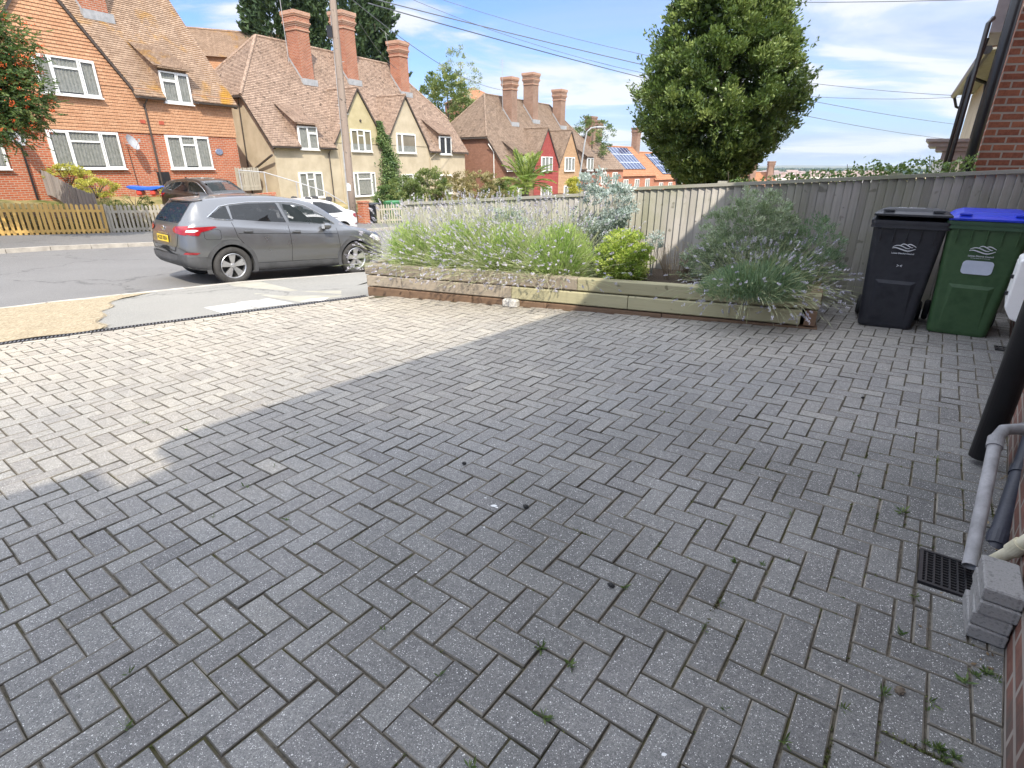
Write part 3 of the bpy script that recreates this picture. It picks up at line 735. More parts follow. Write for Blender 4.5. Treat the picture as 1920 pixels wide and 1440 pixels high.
def cottages(loc, az, zo, spec, label, name='cottage_pair'):
    """pair of cottages: local x along the front, y to the back, z up; ze = eave height, zg = ground"""
    W, D = spec['W'], spec.get('D', 8.7); ze = 1.27 + zo; zg = spec['zg']; bR = D / 2; zR = ze + bR * TAN
    root = empty(name, (loc[0], loc[1], 0), R(90 - az), label, 'house', spec.get('group'))
    zh = ze + 1.68 * TAN; bh = 1.68; hipw = spec.get('hip', 3.2)
    hipL, hipR = spec.get('hipL', True), spec.get('hipR', True)
    G = spec['gables']; DR = spec['dormers']
    # walls
    wl_ = MB(); zs = spec.get('zsplit')
    def wallpoly(pts, out, m=0):
        wl_.poly(pts, m)
    def facade(b, flip):
        if zs is None: wallpoly([(0, b, zg), (W, b, zg), (W, b, ze), (0, b, ze)][::-1 if flip else 1], None)
        else: wallpoly([(0, b, zg), (W, b, zg), (W, b, zs), (0, b, zs)][::-1 if flip else 1], None)
    facade(0, False); facade(D, True)
    for u, hip in ((0, hipL), (W, hipR)):
        top = [(u, D, zg), (u, D, ze), (u, D - bh, zh), (u, bh, zh), (u, 0, ze), (u, 0, zg)] if hip else [(u, D, zg), (u, D, ze), (u, bR, zR), (u, 0, ze), (u, 0, zg)]
        if u == W: top = top[::-1]
        wl_.poly(top, spec.get('side_m', 0))
    wl_.build('wall', [spec['wall'], spec.get('wall2', spec['wall']), spec.get('wall_side', spec['wall'])], root)
    if zs is not None:
        th = MB()
        coursed(th, [(0, -.02, zs), (W + .02, -.02, zs), (W + .02, -.02, ze), (0, -.02, ze)], .115, .022, 0, (0, -1, 0))
        th.build('tile_hanging', spec['wall2'], root)
    # main front and back slopes with cuts for dormers and gables
    rf = MB(); ov = .22
    zf = lambda b: ze + b * TAN
    cuts = [(a, c, (z1 - ze) / TAN) for (a, c, z0, z1) in DR]
    if G: cuts.append((G[0][0] - G[0][1] - .0, G[-1][0] + G[-1][1], .04))
    brk = sorted({-ov, W + ov, *[x for c in cuts for x in c[:2]]})
    ridge0, ridge1 = (hipw if hipL else -ov), (W - hipw if hipR else W + ov)
    full = [Vector(p) for p in ([(-ov, -ov, zf(-ov)), (W + ov, -ov, zf(-ov))] + ([(W + ov, bh, zh), (ridge1, bR, zR)] if hipR else [(W + ov, bR, zR)]) + ([(ridge0, bR, zR), (-ov, bh, zh)] if hipL else [(-ov, bR, zR)]))]
    for a, c in zip(brk[:-1], brk[1:]):
        lo = -ov
        for (x0, x1, bb) in cuts:
            if x0 - 1e-4 <= a and c <= x1 + 1e-4: lo = max(lo, bb)
        q = clip(clip(clip(full, Vector((1, 0, 0)), a), Vector((-1, 0, 0)), -c), Vector((0, 1, 0)), lo)
        if len(q) > 2: slope(rf, q)
    back = [Vector((p.x, D - p.y, p.z)) for p in full][::-1]
    rf.poly(back, 0)
    if hipL: slope(rf, [(-ov, bh, zh), (ridge0, bR, zR), (-ov, D - bh, zh)])
    if hipR: slope(rf, [(W + ov, bh, zh), (ridge1, bR, zR), (W + ov, D - bh, zh)])
    # ridge and hip tiles
    def hipline(p, q):
        rf.tube([Vector(p) + Vector((0, 0, .0)), Vector(q) + Vector((0, 0, .0))], .09, 8)
    hipline((ridge0, bR, zR), (ridge1, bR, zR))
    if hipL: hipline((-ov, bh, zh), (ridge0, bR, zR)); hipline((-ov, D - bh, zh), (ridge0, bR, zR))
    if hipR: hipline((W + ov, bh, zh), (ridge1, bR, zR)); hipline((W + ov, D - bh, zh), (ridge1, bR, zR))
    # undersides and verge boards
    und = MB()
    for a, c in zip(brk[:-1], brk[1:]):
        if any(x0 - 1e-4 <= a and c <= x1 + 1e-4 for (x0, x1, bb) in cuts): continue
        und = MB(); und.prism([(a, -ov + .01, zf(-ov) - .03), (a, 0, zf(0) - .03), (a, 0, zf(0) - .14), (a, -ov + .01, zf(-ov) - .10)], (c - a, 0, 0)); und.build('eaves_board', spec.get('soffit', MT['dkwood']), root)
    for u, s in ((0, -1), (W, 1)):
        hip = hipL if u == 0 else hipR
        e = bh if hip else bR
        und = MB(); und.prism([(u + s * .02, -ov, zf(-ov) - .16), (u + s * .02, e, zf(e) - .16), (u + s * .02, e, zf(e) - .02), (u + s * .02, -ov, zf(-ov) - .02)], (s * (ov - .03), 0, 0))
        if hip: und.box((min(u, u + s * ov), bh, zh - .14), (max(u, u + s * ov), D - bh, zh - .02))
        und.build('verge_board', spec.get('soffit', MT['dkwood']), root)
    # front gables
    gw = MB()
    for gi, (uc, hw, za, wm) in enumerate(G):
        zfoot = za - hw * math.tan(R(54.5))
        tri = [(uc - hw, -.03, min(zfoot, ze) - .0), (uc + hw, -.03, min(zfoot, ze)), (uc + hw, -.03, zfoot), (uc, -.03, za), (uc - hw, -.03, zfoot)]
        if zfoot <= ze + .02: tri = [(uc - hw, -.03, zfoot), (uc + hw, -.03, zfoot), (uc, -.03, za)]
        if spec.get('gable_tile'):
            gl = MB(); coursed(gl, tri, .115, .022, 0, (0, -1, 0))
            if spec.get('gable_down'): coursed(gl, [(uc - hw * .98, -.025, spec['gable_down']), (uc + hw * .98, -.025, spec['gable_down']), (uc + hw * .98, -.025, zfoot), (uc - hw * .98, -.025, zfoot)], .115, .022, 0, (0, -1, 0))
            gl.build('gable_tiling', wm, root)
            gw.poly([(p[0], -.005, p[2]) for p in tri])
        else:
            g2 = MB(); g2.poly(tri); g2.build('gable_wall', wm, root)
        # the two small roof slopes running back into the main roof
        for s in (-1, 1):
            bz = lambda z: max(0, (z - ze) / TAN) + .02
            f_ = (uc + s * (hw + .03), zfoot - .03)
            q = [Vector((uc, -.14, za)), Vector((uc, bz(za), za)), Vector((f_[0], bz(f_[1]), f_[1])), Vector((f_[0], -.14, f_[1]))]
            if s < 0: q = q[::-1]
            # trim where neighbouring gables meet
            for (uo, ho, zo_, wo) in G:
                if uo != uc:
                    mid = (uo + uc) / 2
                    if (mid - uc) * s > 0: q = clip(q, Vector((-s, 0, 0)), -s * mid)
            q = [p + Vector((0, 0, .02)) for p in q]
            slope(rf, q)
            und2 = MB(); und2.prism([(uc, -.135, za - .12), (uc + s * (hw + .03), -.135, zfoot - .15), (uc + s * (hw + .03), -.135, zfoot - .01), (uc, -.135, za + .02)], (0, .10, 0)); und2.build('verge_board', spec.get('verge', MT['dkwood']), root)
        rf.tube([(uc, -.15, za + .02), (uc, (za - ze) / TAN, za + .02)], .08, 8)
    if gw.v: gw.build('gable_wall', spec['wall'], root)
    # dormer hoods
    for (a, c, z0, z1) in DR:
        t2 = math.tan(R(30)); e = .28; zt = z1 + .10
        bm = (zt + .24 * t2 - ze) / (TAN - t2); zm = zt + (bm + .24) * t2
        slope(rf, [(a - .26, -.24, zt), (c + .26, -.24, zt), (c + .10, bm, zm + .02), (a - .10, bm, zm + .02)])
        dc = MB()
        for x, s in ((a, 1), (c, -1)): dc.prism([(x, 0, ze - .05), (x, bm, zm - .02), (x, -.0, zt - .0)], (s * .05, 0, 0))
        dc.box((a, -.005, ze - .05), (c, .02, z1 + .09)); dc.box((a - .10, -.235, zt - .05), (c + .10, .0, zt - .004))
        dc.build('dormer_cheek', spec['roof'], root)
    rf.build('roof', spec['roof'], root)
    return root, ze, zf

# --- brick and tile-hung house on the left (local x = 0 at its right-hand corner of the pair is W)
W1 = 17.0; H1c = Vector((-13.05, 27.9, 0)); d1 = Vector((math.sin(R(28.4)), math.cos(R(28.4)), 0))
loc1 = H1c - d1 * W1; zo1 = 1.63
h1, ze1, zf1 = cottages(loc1, 28.4, zo1, dict(W=W1, zg=-1.9, zsplit=1.26, hipL=False, hipR=False, wall=MT['red_brick'], wall2=MT['tile_hang'], roof=MT['roof_lichen'], cheek=MT['tile_hang'],
    gables=[(17 - 15.0 + 2.0, 2.45, 6.3, MT['tile_hang']), (17 - 6.75, 2.45, 6.3, MT['tile_hang'])], gable_tile=True, gable_down=ze1 if False else 2.0 if False else None,
    dormers=[(1.67, 3.28, 2.5, 3.68), (17 - 3.08, 17 - 1.86, 2.5, 3.68)]),
    'tall red brick and terracotta tile-hung semi-detached house at far left behind the yellow picket fence', 'tile_hung_house')
o = W1
window(h1, o - 7.64, -.08, 2.40, 1.31, (.28, .44, .28), sash=[1], curtain=True)
window(h1, o - 3.39, -.10, 1.94, 1.33, (.34, .32, .34), sash=[1], curtain=True)
window(h1, o - 11.4, -.08, 2.40, 1.31, (.28, .44, .28), sash=[1])
window(h1, o - 3.08, 2.47, 1.22, 1.17, (.55, .45), b0=-.03, sash=[0])
window(h1, o - 7.45, 2.40, 1.95, 1.22, (.28, .44, .28), b0=-.06, sash=[1])
gutter(h1, o - 4.25, o - 3.20, -.28, ze1 - .34); gutter(h1, o - 1.75, o + .15, -.28, ze1 - .34)
downpipe(h1, [(o - 3.9, -.27, ze1 - .38), (o - 3.95, -.06, ze1 - .62), (o - 3.95, -.06, -1.3)])
downpipe(h1, [(o - 8.5, -.27, 2.2), (o - 8.5, -.06, 1.9), (o - 8.5, -.06, -1.3)], mat_=MT['blackpipe'])
chimney(h1, o - 4.25, o - 3.3, 2.1, 3.1, ze1 + 1.0, 9.6, MT['chim_brick'], MT['pale_brick'], ze1)
chimney(h1, 3.3, 4.25, 2.1, 3.1, ze1 + 1.0, 9.6, MT['chim_brick'], MT['pale_brick'], ze1)
chimney(h1, 8.0, 8.95, 2.6, 3.6, ze1 + 1.0, 10.2, MT['chim_brick'], MT['pale_brick'], ze1)
def dish(parent, u, z, b0=0, size=.28):
    mb = MB(); Mx = Matrix.Translation((u, b0 - .38, z)) @ Matrix.Rotation(R(62), 4, 'X') @ Matrix.Rotation(R(22), 4, 'Y')
    n = 16; prof = [(size * k / 5, .10 * (k / 5) ** 2 * size / .3) for k in range(6)]
    V = []; F = []
    for r, zz in prof[1:]:
        for k in range(n): V.append(Mx @ Vector((r * math.cos(2 * math.pi * k / n), 1.1 * r * math.sin(2 * math.pi * k / n), zz)))
    V.append(Mx @ Vector((0, 0, 0))); c = len(V) - 1
    for i in range(4):
        for k in range(n): F.append((i * n + k, i * n + (k + 1) % n, (i + 1) * n + (k + 1) % n, (i + 1) * n + k))
    for k in range(n): F.append((c, (k + 1) % n, k))
    mb.add(V, F); mb.tube([(u, b0, z - .02), (u, b0 - .34, z - .02)], .02, 6)
    mb.tube([Mx @ Vector((0, -size, .05)), Mx @ Vector((0, -size * .3, .36))], .012, 5); mb.cbox(Mx @ Vector((0, -size * .25, .38)), (.06, .06, .10))
    o_ = mb.build('satellite_dish', MT['dish'], parent, smooth=False)
MT['dish'] = M('grey_dish_metal', (.30, .31, .33), (.42, .43, .45), rough=.55)
dish(h1, o - 5.0, .85); dish(h1, o - 8.75, .9, size=.3)
mb = MB(); mb.tube([(o - 4.97, -.012, .7), (o - 4.9, -.012, -1.2)], .012, 5); mb.build('aerial_cable', MT['blackpipe'], h1)
# oval blue plaque, two air bricks, dark iron gate against the wall
mb = MB(); mb.lathe([(.0, -.0), (.15, 0), (.17, .02), (.15, .04), (0, .045)], 20, Matrix.Translation((o - 1.0, 0, .62)) @ Matrix.Rotation(R(90), 4, 'X') @ Matrix.Scale(1.15, 4, (1, 0, 0)) @ Matrix.Scale(.8, 4, (0, 1, 0)))
mb.build('wall_plaque', M('blue_plaque', (.10, .14, .25), (.25, .28, .36), scale=18, rough=.4), h1)
abm = M('red_air_brick', (.42, .09, .05), rough=.8)
for k in range(2): mb = MB(); mb.box((o - 4.25 + k * .75, -.055, 1.62), (o - 4.05 + k * .75, -.02, 1.75)); mb.build('air_brick', abm, h1)
mb = MB(); mb.box((o - 4.05, -.05, -1.05), (o - 3.55, -.012, -.22)); 
mb.build('meter_cupboard', MT['blackpipe'], h1)

# --- cream rendered pair
H2 = Vector((-12.4, 30.5, 0))
h2, ze2, zf2 = cottages(H2, 31, 0, dict(W=17.0, zg=-3.6, wall=MT['cream'], roof=MT['roof_tile'],
    gables=[(6.23, 2.15, 4.29, MT['yellow_render']), (10.42, 2.15, 4.29, MT['cream'])],
    dormers=[(1.62, 2.91, .84, 2.06), (13.82, 15.23, .84, 2.06)]),
    'cream rendered cottage pair with two pointed front gables and three tall brick chimneys', 'rendered_cottage_pair')
window(h2, 1.62, .86, 1.29, 1.16, (.5, .5), sash=[1], b0=-.02)
window(h2, 5.40, .84, 1.66, 1.22, (.34, .30, .36), sash=[1], b0=-.0)
window(h2, 9.35, .82, 1.90, 1.20, (.28, .72), b0=-.0)
window(h2, 13.82, .80, 1.41, 1.22, (.5, .5), b0=-.02, curtain=False)
window(h2, 1.30, -1.66, 1.62, 1.36, (.34, .30, .36), sash=[1])
window(h2, 5.28, -1.72, 1.85, 1.38, (.2, .6, .2), sash=[1], curtain=True)
window(h2, 9.6, -1.85, 1.75, 1.36, (.34, .30, .36), sash=[1])
window(h2, 13.6, -1.9, 1.6, 1.34, (.5, .5))
gutter(h2, -.2, 1.5, -.28, ze2 - .34); gutter(h2, 3.05, 4.05, -.28, ze2 - .34); gutter(h2, 12.6, 13.6, -.28, ze2 - .34)
downpipe(h2, [(3.55, -.27, ze2 - .38), (3.6, -.06, ze2 - .60), (3.6, -.06, -2.9)])
downpipe(h2, [(4.45, -.06, ze2 - .1), (4.45, -.06, -2.9)], mat_=MT['cream'])
downpipe(h2, [(13.2, -.27, ze2 - .38), (12.75, -.06, ze2 - .75), (12.75, -.06, -2.9)], mat_=MT['cream'])
# gutters and drain pipes of the shaded side wall
downpipe(h2, [(-.25, 1.9, 3.3), (-.06, 2.2, 3.0), (-.06, 2.3, .2), (-.06, 2.3, -2.0)])
mb = MB(); mb.box((-.30, 1.75, 3.30), (-.20, 6.9, 3.40)); mb.build('gutter', MT['gutter'], h2)
mb = MB(); mb.bar((-.30, -.22, .55), (-.12, 1.7, -.15), .09, .07); mb.build('gutter', MT['gutter'], h2)
chimney(h2, 4.62, 5.5, 2.6, 3.5, ze2 + 1.4, 8.15, MT['chim_brick'], MT['pale_brick'], ze2)
chimney(h2, 8.55, 9.5, 2.95, 3.95, ze2 + 1.4, 8.95, MT['chim_brick'], MT['pale_brick'], ze2)
chimney(h2, 13.35, 14.25, 2.75, 3.65, ze2 + 1.4, 8.1, MT['chim_brick'], MT['pale_brick'], ze2)
mb = MB(); mb.tube([(4.5, 3.4, ze2 + 3), (4.42, 3.4, 10.6)], .018, 5)
for k in range(5): mb.tube([(4.2, 3.4, 9.6 + k * .18), (4.66, 3.4, 9.6 + k * .18)], .008, 4)
mb.build('aerial', MT['dish'], h2)
mb = MB(); mb.tube([(13.3, 3.6, 7.6), (13.05, 3.6, 8.6)], .015, 5); mb.tube([(12.6, 3.6, 8.75), (13.4, 3.6, 8.45)], .012, 4); mb.build('aerial', MT['dish'], h2)
mb = MB(); mb.lathe([(.0, 0), (.07, 0), (.07, .05), (0, .06)], 10, Matrix.Translation((6.3, -.035, 2.55)) @ Matrix.Rotation(R(90), 4, 'X')); mb.build('wall_vent', MT['gutter'], h2)

# --- red and orange tile-hung pair farther down the street
H3 = Vector((-.48, 45.4, 0)); zo3 = -1.26
h3, ze3, zf3 = cottages(H3, 34, zo3, dict(W=17.0, zg=-5.2, wall=MT['brown_hang'], roof=MT['roof_tile2'], cheek=MT['brown_hang'],
    gables=[(6.23, 2.15, 4.29 + zo3, MT['red_tile']), (10.42, 2.15, 4.29 + zo3, MT['orange_hang'])], gable_tile=True, gable_down=-2.3,
    dormers=[(1.62, 2.91, .84 + zo3, 2.06 + zo3), (13.72, 15.33, .84 + zo3, 2.06 + zo3)]),
    'brown tile-hung cottage pair with a red gable and an orange gable, beyond the palm', 'tile_hung_cottage_pair')
for u, w, c in ((1.62, 1.29, (.5, .5)), (5.2, 1.9, (.34, .32, .34)), (9.35, 1.9, (.34, .32, .34)), (13.82, 1.41, (.5, .5))):
    window(h3, u, .86 + zo3, w, 1.18, c, b0=-.055, curtain=True)
    window(h3, u, -1.7 + zo3, w, 1.3, c, b0=-.055)
chimney(h3, 4.62, 5.5, 2.6, 3.5, ze3 + 1.4, 8.15 + zo3, MT['chim_brick2'], MT['pale_brick'], ze3)
chimney(h3, 8.55, 9.5, 2.95, 3.95, ze3 + 1.4, 8.95 + zo3, MT['chim_brick2'], MT['pale_brick'], ze3)
chimney(h3, 13.35, 14.25, 2.75, 3.65, ze3 + 1.4, 8.1 + zo3, MT['chim_brick2'], MT['pale_brick'], ze3)
downpipe(h3, [(-.25, 1.5, zf3(1.5) - .3), (-.07, 1.1, zf3(1.5) - .9), (-.07, 1.1, -4)], mat_=MT['upvc'])
gutter(h3, -.2, 1.4, -.28, ze3 - .34, MT['upvc'])
mb = MB(); mb.tube([(4.5, 3.4, ze3 + 4), (4.45, 3.4, 8.2)], .02, 5)
for k in range(4): mb.tube([(4.1, 3.4, 7.6 + k * .15), (4.8, 3.4, 7.65 + k * .15)], .012, 4)
mb.build('aerial', MT['dish'], h3)

# --- plain gabled houses farther off
def gabled(loc, az, W, D, zg, ze, pitch, wall, roof, label, name='terraced_house', chims=(), wins=(), group=None, hip=0, coursey=True, cat='house'):
    root = empty(name, (loc[0], loc[1], 0), R(90 - az), label, cat, group)
    t = math.tan(R(pitch)); zR = ze + D / 2 * t; ov = .25; w = MB()
    w.poly([(0, 0, zg), (W, 0, zg), (W, 0, ze), (0, 0, ze)]); w.poly([(0, D, zg), (0, D, ze), (W, D, ze), (W, D, zg)])
    for u, f in ((0, 1), (W, -1)): w.poly([(u, D, zg), (u, D, ze)][::1] + ([(u, D / 2, zR)] if not hip else []) + [(u, 0, ze), (u, 0, zg)] if f > 0 else ([(u, D, zg), (u, D, ze)] + ([(u, D / 2, zR)] if not hip else []) + [(u, 0, ze), (u, 0, zg)])[::-1])
    w.build('wall', wall, root)
    r = MB(); a, c = (hip, W - hip) if hip else (-ov, W + ov)
    F_ = [(-ov, -ov, ze - ov * t), (W + ov, -ov, ze - ov * t), (c, D / 2, zR), (a, D / 2, zR)]
    B_ = [(W + ov, D + ov, ze - ov * t), (-ov, D + ov, ze - ov * t), (a, D / 2, zR), (c, D / 2, zR)]
    g = .115 if coursey else .35
    slope(r, F_, gauge=g); slope(r, B_, gauge=g)
    if hip:
        slope(r, [(-ov, D + ov, ze - ov * t), (-ov, -ov, ze - ov * t), (a, D / 2, zR)], gauge=g); slope(r, [(W + ov, -ov, ze - ov * t), (W + ov, D + ov, ze - ov * t), (c, D / 2, zR)], gauge=g)
    r.tube([(a, D / 2, zR), (c, D / 2, zR)], .1, 6)
    r.build('roof', roof, root)
    for (u, b, zt) in chims:
        chimney(root, u - .5, u + .5, b - .45, b + .45, ze + .5, zt, MT['chim_brick2'], MT['chim_brick2'], ze, flash=False)
    for (u, z, ww, hh) in wins: window(root, u, z, ww, hh, (.5, .5) if ww < 1.7 else (.3, .4, .3))
    return root
t1 = gabled((-23.4, 41.2), 66, 9.5, 4.2, 1, 7.15, 40, MT['tile_hang'], MT['roof_lichen'], 'set-back house with brown roof and small white window, between brick house and cream pair', 'set_back_house', wins=[(4.6, 5.9, 1.5, 1.1), (1.2, 5.9, 1.4, 1.1)])
# solar-panelled terrace beyond the orange gable
MT['solar'] = None
m, nt, b = _new('solar_cells'); b.inputs['Roughness'].default_value = .12; b.inputs['Specular IOR Level'].default_value = .8
uvn = _n(nt, 'ShaderNodeUVMap').outputs[0]
bt = _n(nt, 'ShaderNodeTexBrick'); bt.offset = 0; bt.inputs['Scale'].default_value = 1; bt.inputs['Brick Width'].default_value = .9; bt.inputs['Row Height'].default_value = 1.6; bt.inputs['Mortar Size'].default_value = .035
bt.inputs['Color1'].default_value = (.02, .035, .09, 1); bt.inputs['Color2'].default_value = (.03, .05, .12, 1); bt.inputs['Mortar'].default_value = (.65, .68, .72, 1)
nt.links.new(uvn, bt.inputs[0]); nt.links.new(bt.outputs[0], b.inputs['Base Color']); MT['solar'] = m
def panels(parent, u0, u1, b0, b1, ze, pitch):
    t = math.tan(R(pitch)); n = Vector((0, -math.sin(R(pitch)), math.cos(R(pitch)))) * .12
    q = [Vector((u, b, ze + b * t)) + n for u, b in ((u0, b0), (u1, b0), (u1, b1), (u0, b1))]
    mb = MB(); mb.prism(q, -n * .4); mb.build('solar_panel', MT['solar'], parent)
P4 = lambda s, Y: (s * Y, Y)
t4 = gabled((.142 * 69 - .3, 68.5), 41, 7.2, 8.5, -9, -.15, 40, MT['red_brick'], MT['roof_tile2'], 'brown roofed terraced house with a big brick chimney, just right of the orange gable', 'terraced_house', chims=[(4.2, 3.3, 5.7)], wins=[(2, -2.0, 1.2, 1.3), (4.6, -2.0, 1.2, 1.3)], coursey=False)
t5 = gabled((13.7, 74.6), 41, 10.5, 8.5, -10, -1.0, 40, MT['red_brick'], MT['orange_tile'], 'orange roofed terraced house with the left array of solar panels', 'terraced_house', chims=[(1.2, 4.3, 5.6)], wins=[(1.5, -2.9, 1.2, 1.3), (4.5, -2.9, 1.2, 1.3), (7.5, -2.9, 1.2, 1.3)], coursey=False)
panels(t5, 2.6, 8.6, .7, 4.0, -1.0, 40)
t6 = gabled((20.4, 82.3), 41, 12, 8.5, -11, -1.6, 40, MT['red_brick'], MT['orange_tile'], 'orange roofed terraced house with solar panels beside the big evergreen tree', 'terraced_house', chims=[(1.5, 4.3, 5.2)], wins=[(1.5, -3.5, 1.2, 1.3), (4.5, -3.5, 1.2, 1.3), (8, -3.5, 1.2, 1.3)], coursey=False)
panels(t6, 3.6, 10.2, .6, 3.9, -1.6, 40)
t7 = gabled((31.5, 94), 41, 12, 8.5, -12, -2.4, 40, MT['red_brick'], MT['orange_tile'], 'orange roofed terraced house mostly hidden behind the big evergreen tree', 'terraced_house', coursey=False)
t8 = gabled((42.5, 108), 95, 9, 8, -14, -4.2, 38, MT['red_brick'], MT['orange_tile'], 'small far house with two square brick chimneys right of the big evergreen tree', 'far_house', chims=[(3.2, 2.5, .9), (6.4, 2.5, .9)], hip=2.5, coursey=False)
t9 = gabled((-9.5, 118), 60, 9, 9, -4, 12.2, 30, MT['chim_brick'], MT['orange_tile'], 'distant house with a reddish hipped roof on the hill behind the cream pair', 'far_house', hip=4, coursey=False)

# --- the house next door beyond the fence, top right
MT['dim_brick'] = BRICK('multi_stock_brick', (.17, .055, .04), (.40, .15, .085), (.36, .31, .27), ms=.011, stain=((.12, .10, .09), 1.9, .60), dirt=.3)
nb = empty('neighbour_house', (0, 0, 0), 0, 'dark brick neighbouring house above the fence at top right, with white porch canopy', 'house')
c0 = Vector((5.085, 6.37, 0)); wd = Vector((math.sin(R(98)), math.cos(R(98)), 0)); wn_ = Vector((math.sin(R(8)), math.cos(R(8)), 0))
def nbp(u, b_, z): return c0 + wd * u + wn_ * b_ + Vector((0, 0, z))
Tn = Matrix(((wd.x, wn_.x, 0, c0.x), (wd.y, wn_.y, 0, c0.y), (0, 0, 1, 0), (0, 0, 0, 1)))
nb.location = (c0.x, c0.y, 0); nb.rotation_euler = (0, 0, math.atan2(wd.y, wd.x))
bk = Vector((math.sin(R(37.5)), math.cos(R(37.5)), 0)) * 3.6
bk = Vector((bk.dot(wd), bk.dot(wn_), 0)); mb = MB(); mb.prism([Vector((0, 0, -1.7)), Vector((5, 0, -1.7)), Vector((5, 0, -1.7)) + bk, Vector((0, 0, -1.7)) + bk], (0, 0, 6.3)); mb.build('wall', MT['dim_brick'], nb)
mb = MB(); slope(mb, [(-.1, -.3, 4.5), (5.3, -.3, 4.5), (7.3, 3.5, 7.2), (2.3, 3.5, 7.2)]); mb.build('roof', MT['orange_tile'], nb)
def nloc(P):      # world -> neighbour local
    d = P - c0; return Vector((d.dot(wd), d.dot(wn_), P.z))
def npipe(pts, r, name='downpipe', mat_=None, n=10):
    mb = MB(); mb.tube([nloc(Vector(p)) for p in pts], r, n)
    return mb.build(name, mat_ or MT['blackpipe'], nb, smooth=True)
sY = lambda s, Y, z: Vector((s * Y, Y, z))
npipe([sY(.7862, 6.25, -1.4), sY(.7862, 6.25, 3.0)], .050)
npipe([sY(.752, 7.4, -1.4), sY(.752, 7.4, 1.55), sY(.757, 7.5, 1.62)], .026)
npipe([sY(.745, 8.2, -1.4), sY(.745, 8.2, 1.1), sY(.752, 8.2, 1.25), sY(.757, 8.2, 1.55)], .024)
# porch canopy: stepped white cornice on brackets
mb = MB(); cz = .34
def cor(Y0, Y1, s0, s1, z0, z1):
    A = [nloc(Vector((s0 * Y0, Y0, z0))), nloc(Vector((s1 * Y0, Y0, z0))), nloc(Vector((s1 * Y0 + .9, Y0 + 1.2, z0))), nloc(Vector((s0 * Y0 + .9, Y0 + 1.2, z0)))]
    mb.prism(A, (0, 0, z1 - z0))
cor(9.6, 10.4, .702, .80, .375, .42); cor(9.64, 10.4, .708, .80, .30, .372); cor(9.68, 10.4, .722, .80, .235, .298); cor(9.72, 10.4, .735, .80, .10, .232)
mb.build('porch_canopy', M('grey_white_paint', (.42, .42, .43), (.55, .55, .56), rough=.5), nb)
mb = MB(); mb.box(nloc(Vector((7.35, 9.9, 0))).to_tuple()[:2] + (-1.7,), tuple(nloc(Vector((7.6, 10.2, 0))))[:2] + (.1,)); mb.build('porch_post', MT['upvc'], nb)
# glazed bay window edge-on near the top of the frame
bayM = M('bay_frame_grey', (.36, .36, .38), (.46, .46, .48), rough=.5)
by = MB(); q0 = Vector((6.06, 8.0, .255)); bd = Vector((math.sin(R(37.5)), math.cos(R(37.5)), 0)); bp_ = Vector((math.sin(R(100)), math.cos(R(100)), 0))
def bq(a, c, z): return nloc(q0 + bd * a + bp_ * c + Vector((0, 0, z)))
by.prism([bq(0, 0, 1.32), bq(1.0, 0, 1.32), bq(1.0, .55, 1.32), bq(0, .55, 1.32)], (0, 0, .10))
for a, c in ((0, 0), (.93, 0), (0, .07), (0, .48)): by.prism([bq(a, c, 1.42), bq(a + .07, c, 1.42), bq(a + .07, c + .07, 1.42), bq(a, c + .07, 1.42)], (0, 0, 1.25))
by.prism([bq(0, 0, 2.67), bq(1.0, 0, 2.67), bq(1.0, .55, 2.67), bq(0, .55, 2.67)], (0, 0, .12))
bo = by.build('bay_window', bayM, nb)
gm = MB(); gm.poly([bq(.02, .14, 1.42), bq(.02, .48, 1.42), bq(.02, .48, 2.67), bq(.02, .14, 2.67)]); gm.poly([bq(.07, .02, 1.42), bq(.93, .02, 1.42), bq(.93, .02, 2.67), bq(.07, .02, 2.67)])
gm.build('pane', M('pale_obscured_glass', (.50, .62, .58), (.58, .70, .66), rough=.25), bo)
# next roof along: dark gutter, cream soffit, a few tiles
nn = empty('row_house', (0, 0, 0), 0, 'cream-soffited house farther along the right-hand row, black gutters showing past the brick wall', 'house')
e0, e1 = Vector((.766 * 15, 15, 2.60)), Vector((.732 * 24, 24, 2.60)); ed = (e1 - e0).normalized(); ep = Vector((ed.y, -ed.x, 0))
mb = MB(); mb.prism([e0, e1, e1 + ep * .75 + Vector((0, 0, .02)), e0 + ep * .75 + Vector((0, 0, .02))], (0, 0, .05)); mb.build('soffit', M('dull_cream_board', (.30, .29, .25), (.38, .37, .32), rough=.8), nn)
mb = MB(); mb.prism([e0 + ep * .5 - Vector((0, 0, 4.6)), e1 + ep * .5 - Vector((0, 0, 4.6)), e1 + ep * 6 - Vector((0, 0, 4.6)), e0 + ep * 6 - Vector((0, 0, 4.6))], (0, 0, 4.58)); mb.build('wall', MT['cream'], nn)
mb = MB(); mb.tube([e0 - ed * .1 - ep * .06, e1 - ep * .06], .11, 8); mb.tube([e1 - ep * .06, e1 + ep * .1 - Vector((0, 0, .4)), e1 + ep * .3 - Vector((0, 0, .5)), e1 + ep * .42 - Vector((0, 0, .9)), e1 + ep * .42 - Vector((0, 0, 4))], .05, 8)
mm_ = e0.lerp(e1, .42); mb.tube([mm_ - ep * .05 - Vector((0, 0, .05)), mm_ + ep * .40 - Vector((0, 0, .25)), mm_ + ep * .45 - Vector((0, 0, .5)), mm_ + ep * .45 - Vector((0, 0, 4))], .05, 8)
mb.build('gutter', MT['blackpipe'], nn)
mb = MB(); slope(mb, [e0 + Vector((0, 0, .08)) - ep * .1, e1 + Vector((0, 0, .08)) - ep * .1, e1 + ep * 3 + Vector((0, 0, 2.2)), e0 + ep * 3 + Vector((0, 0, 2.2))], gauge=.3, lift=.04); mb.build('roof', MT['orange_tile'], nn)


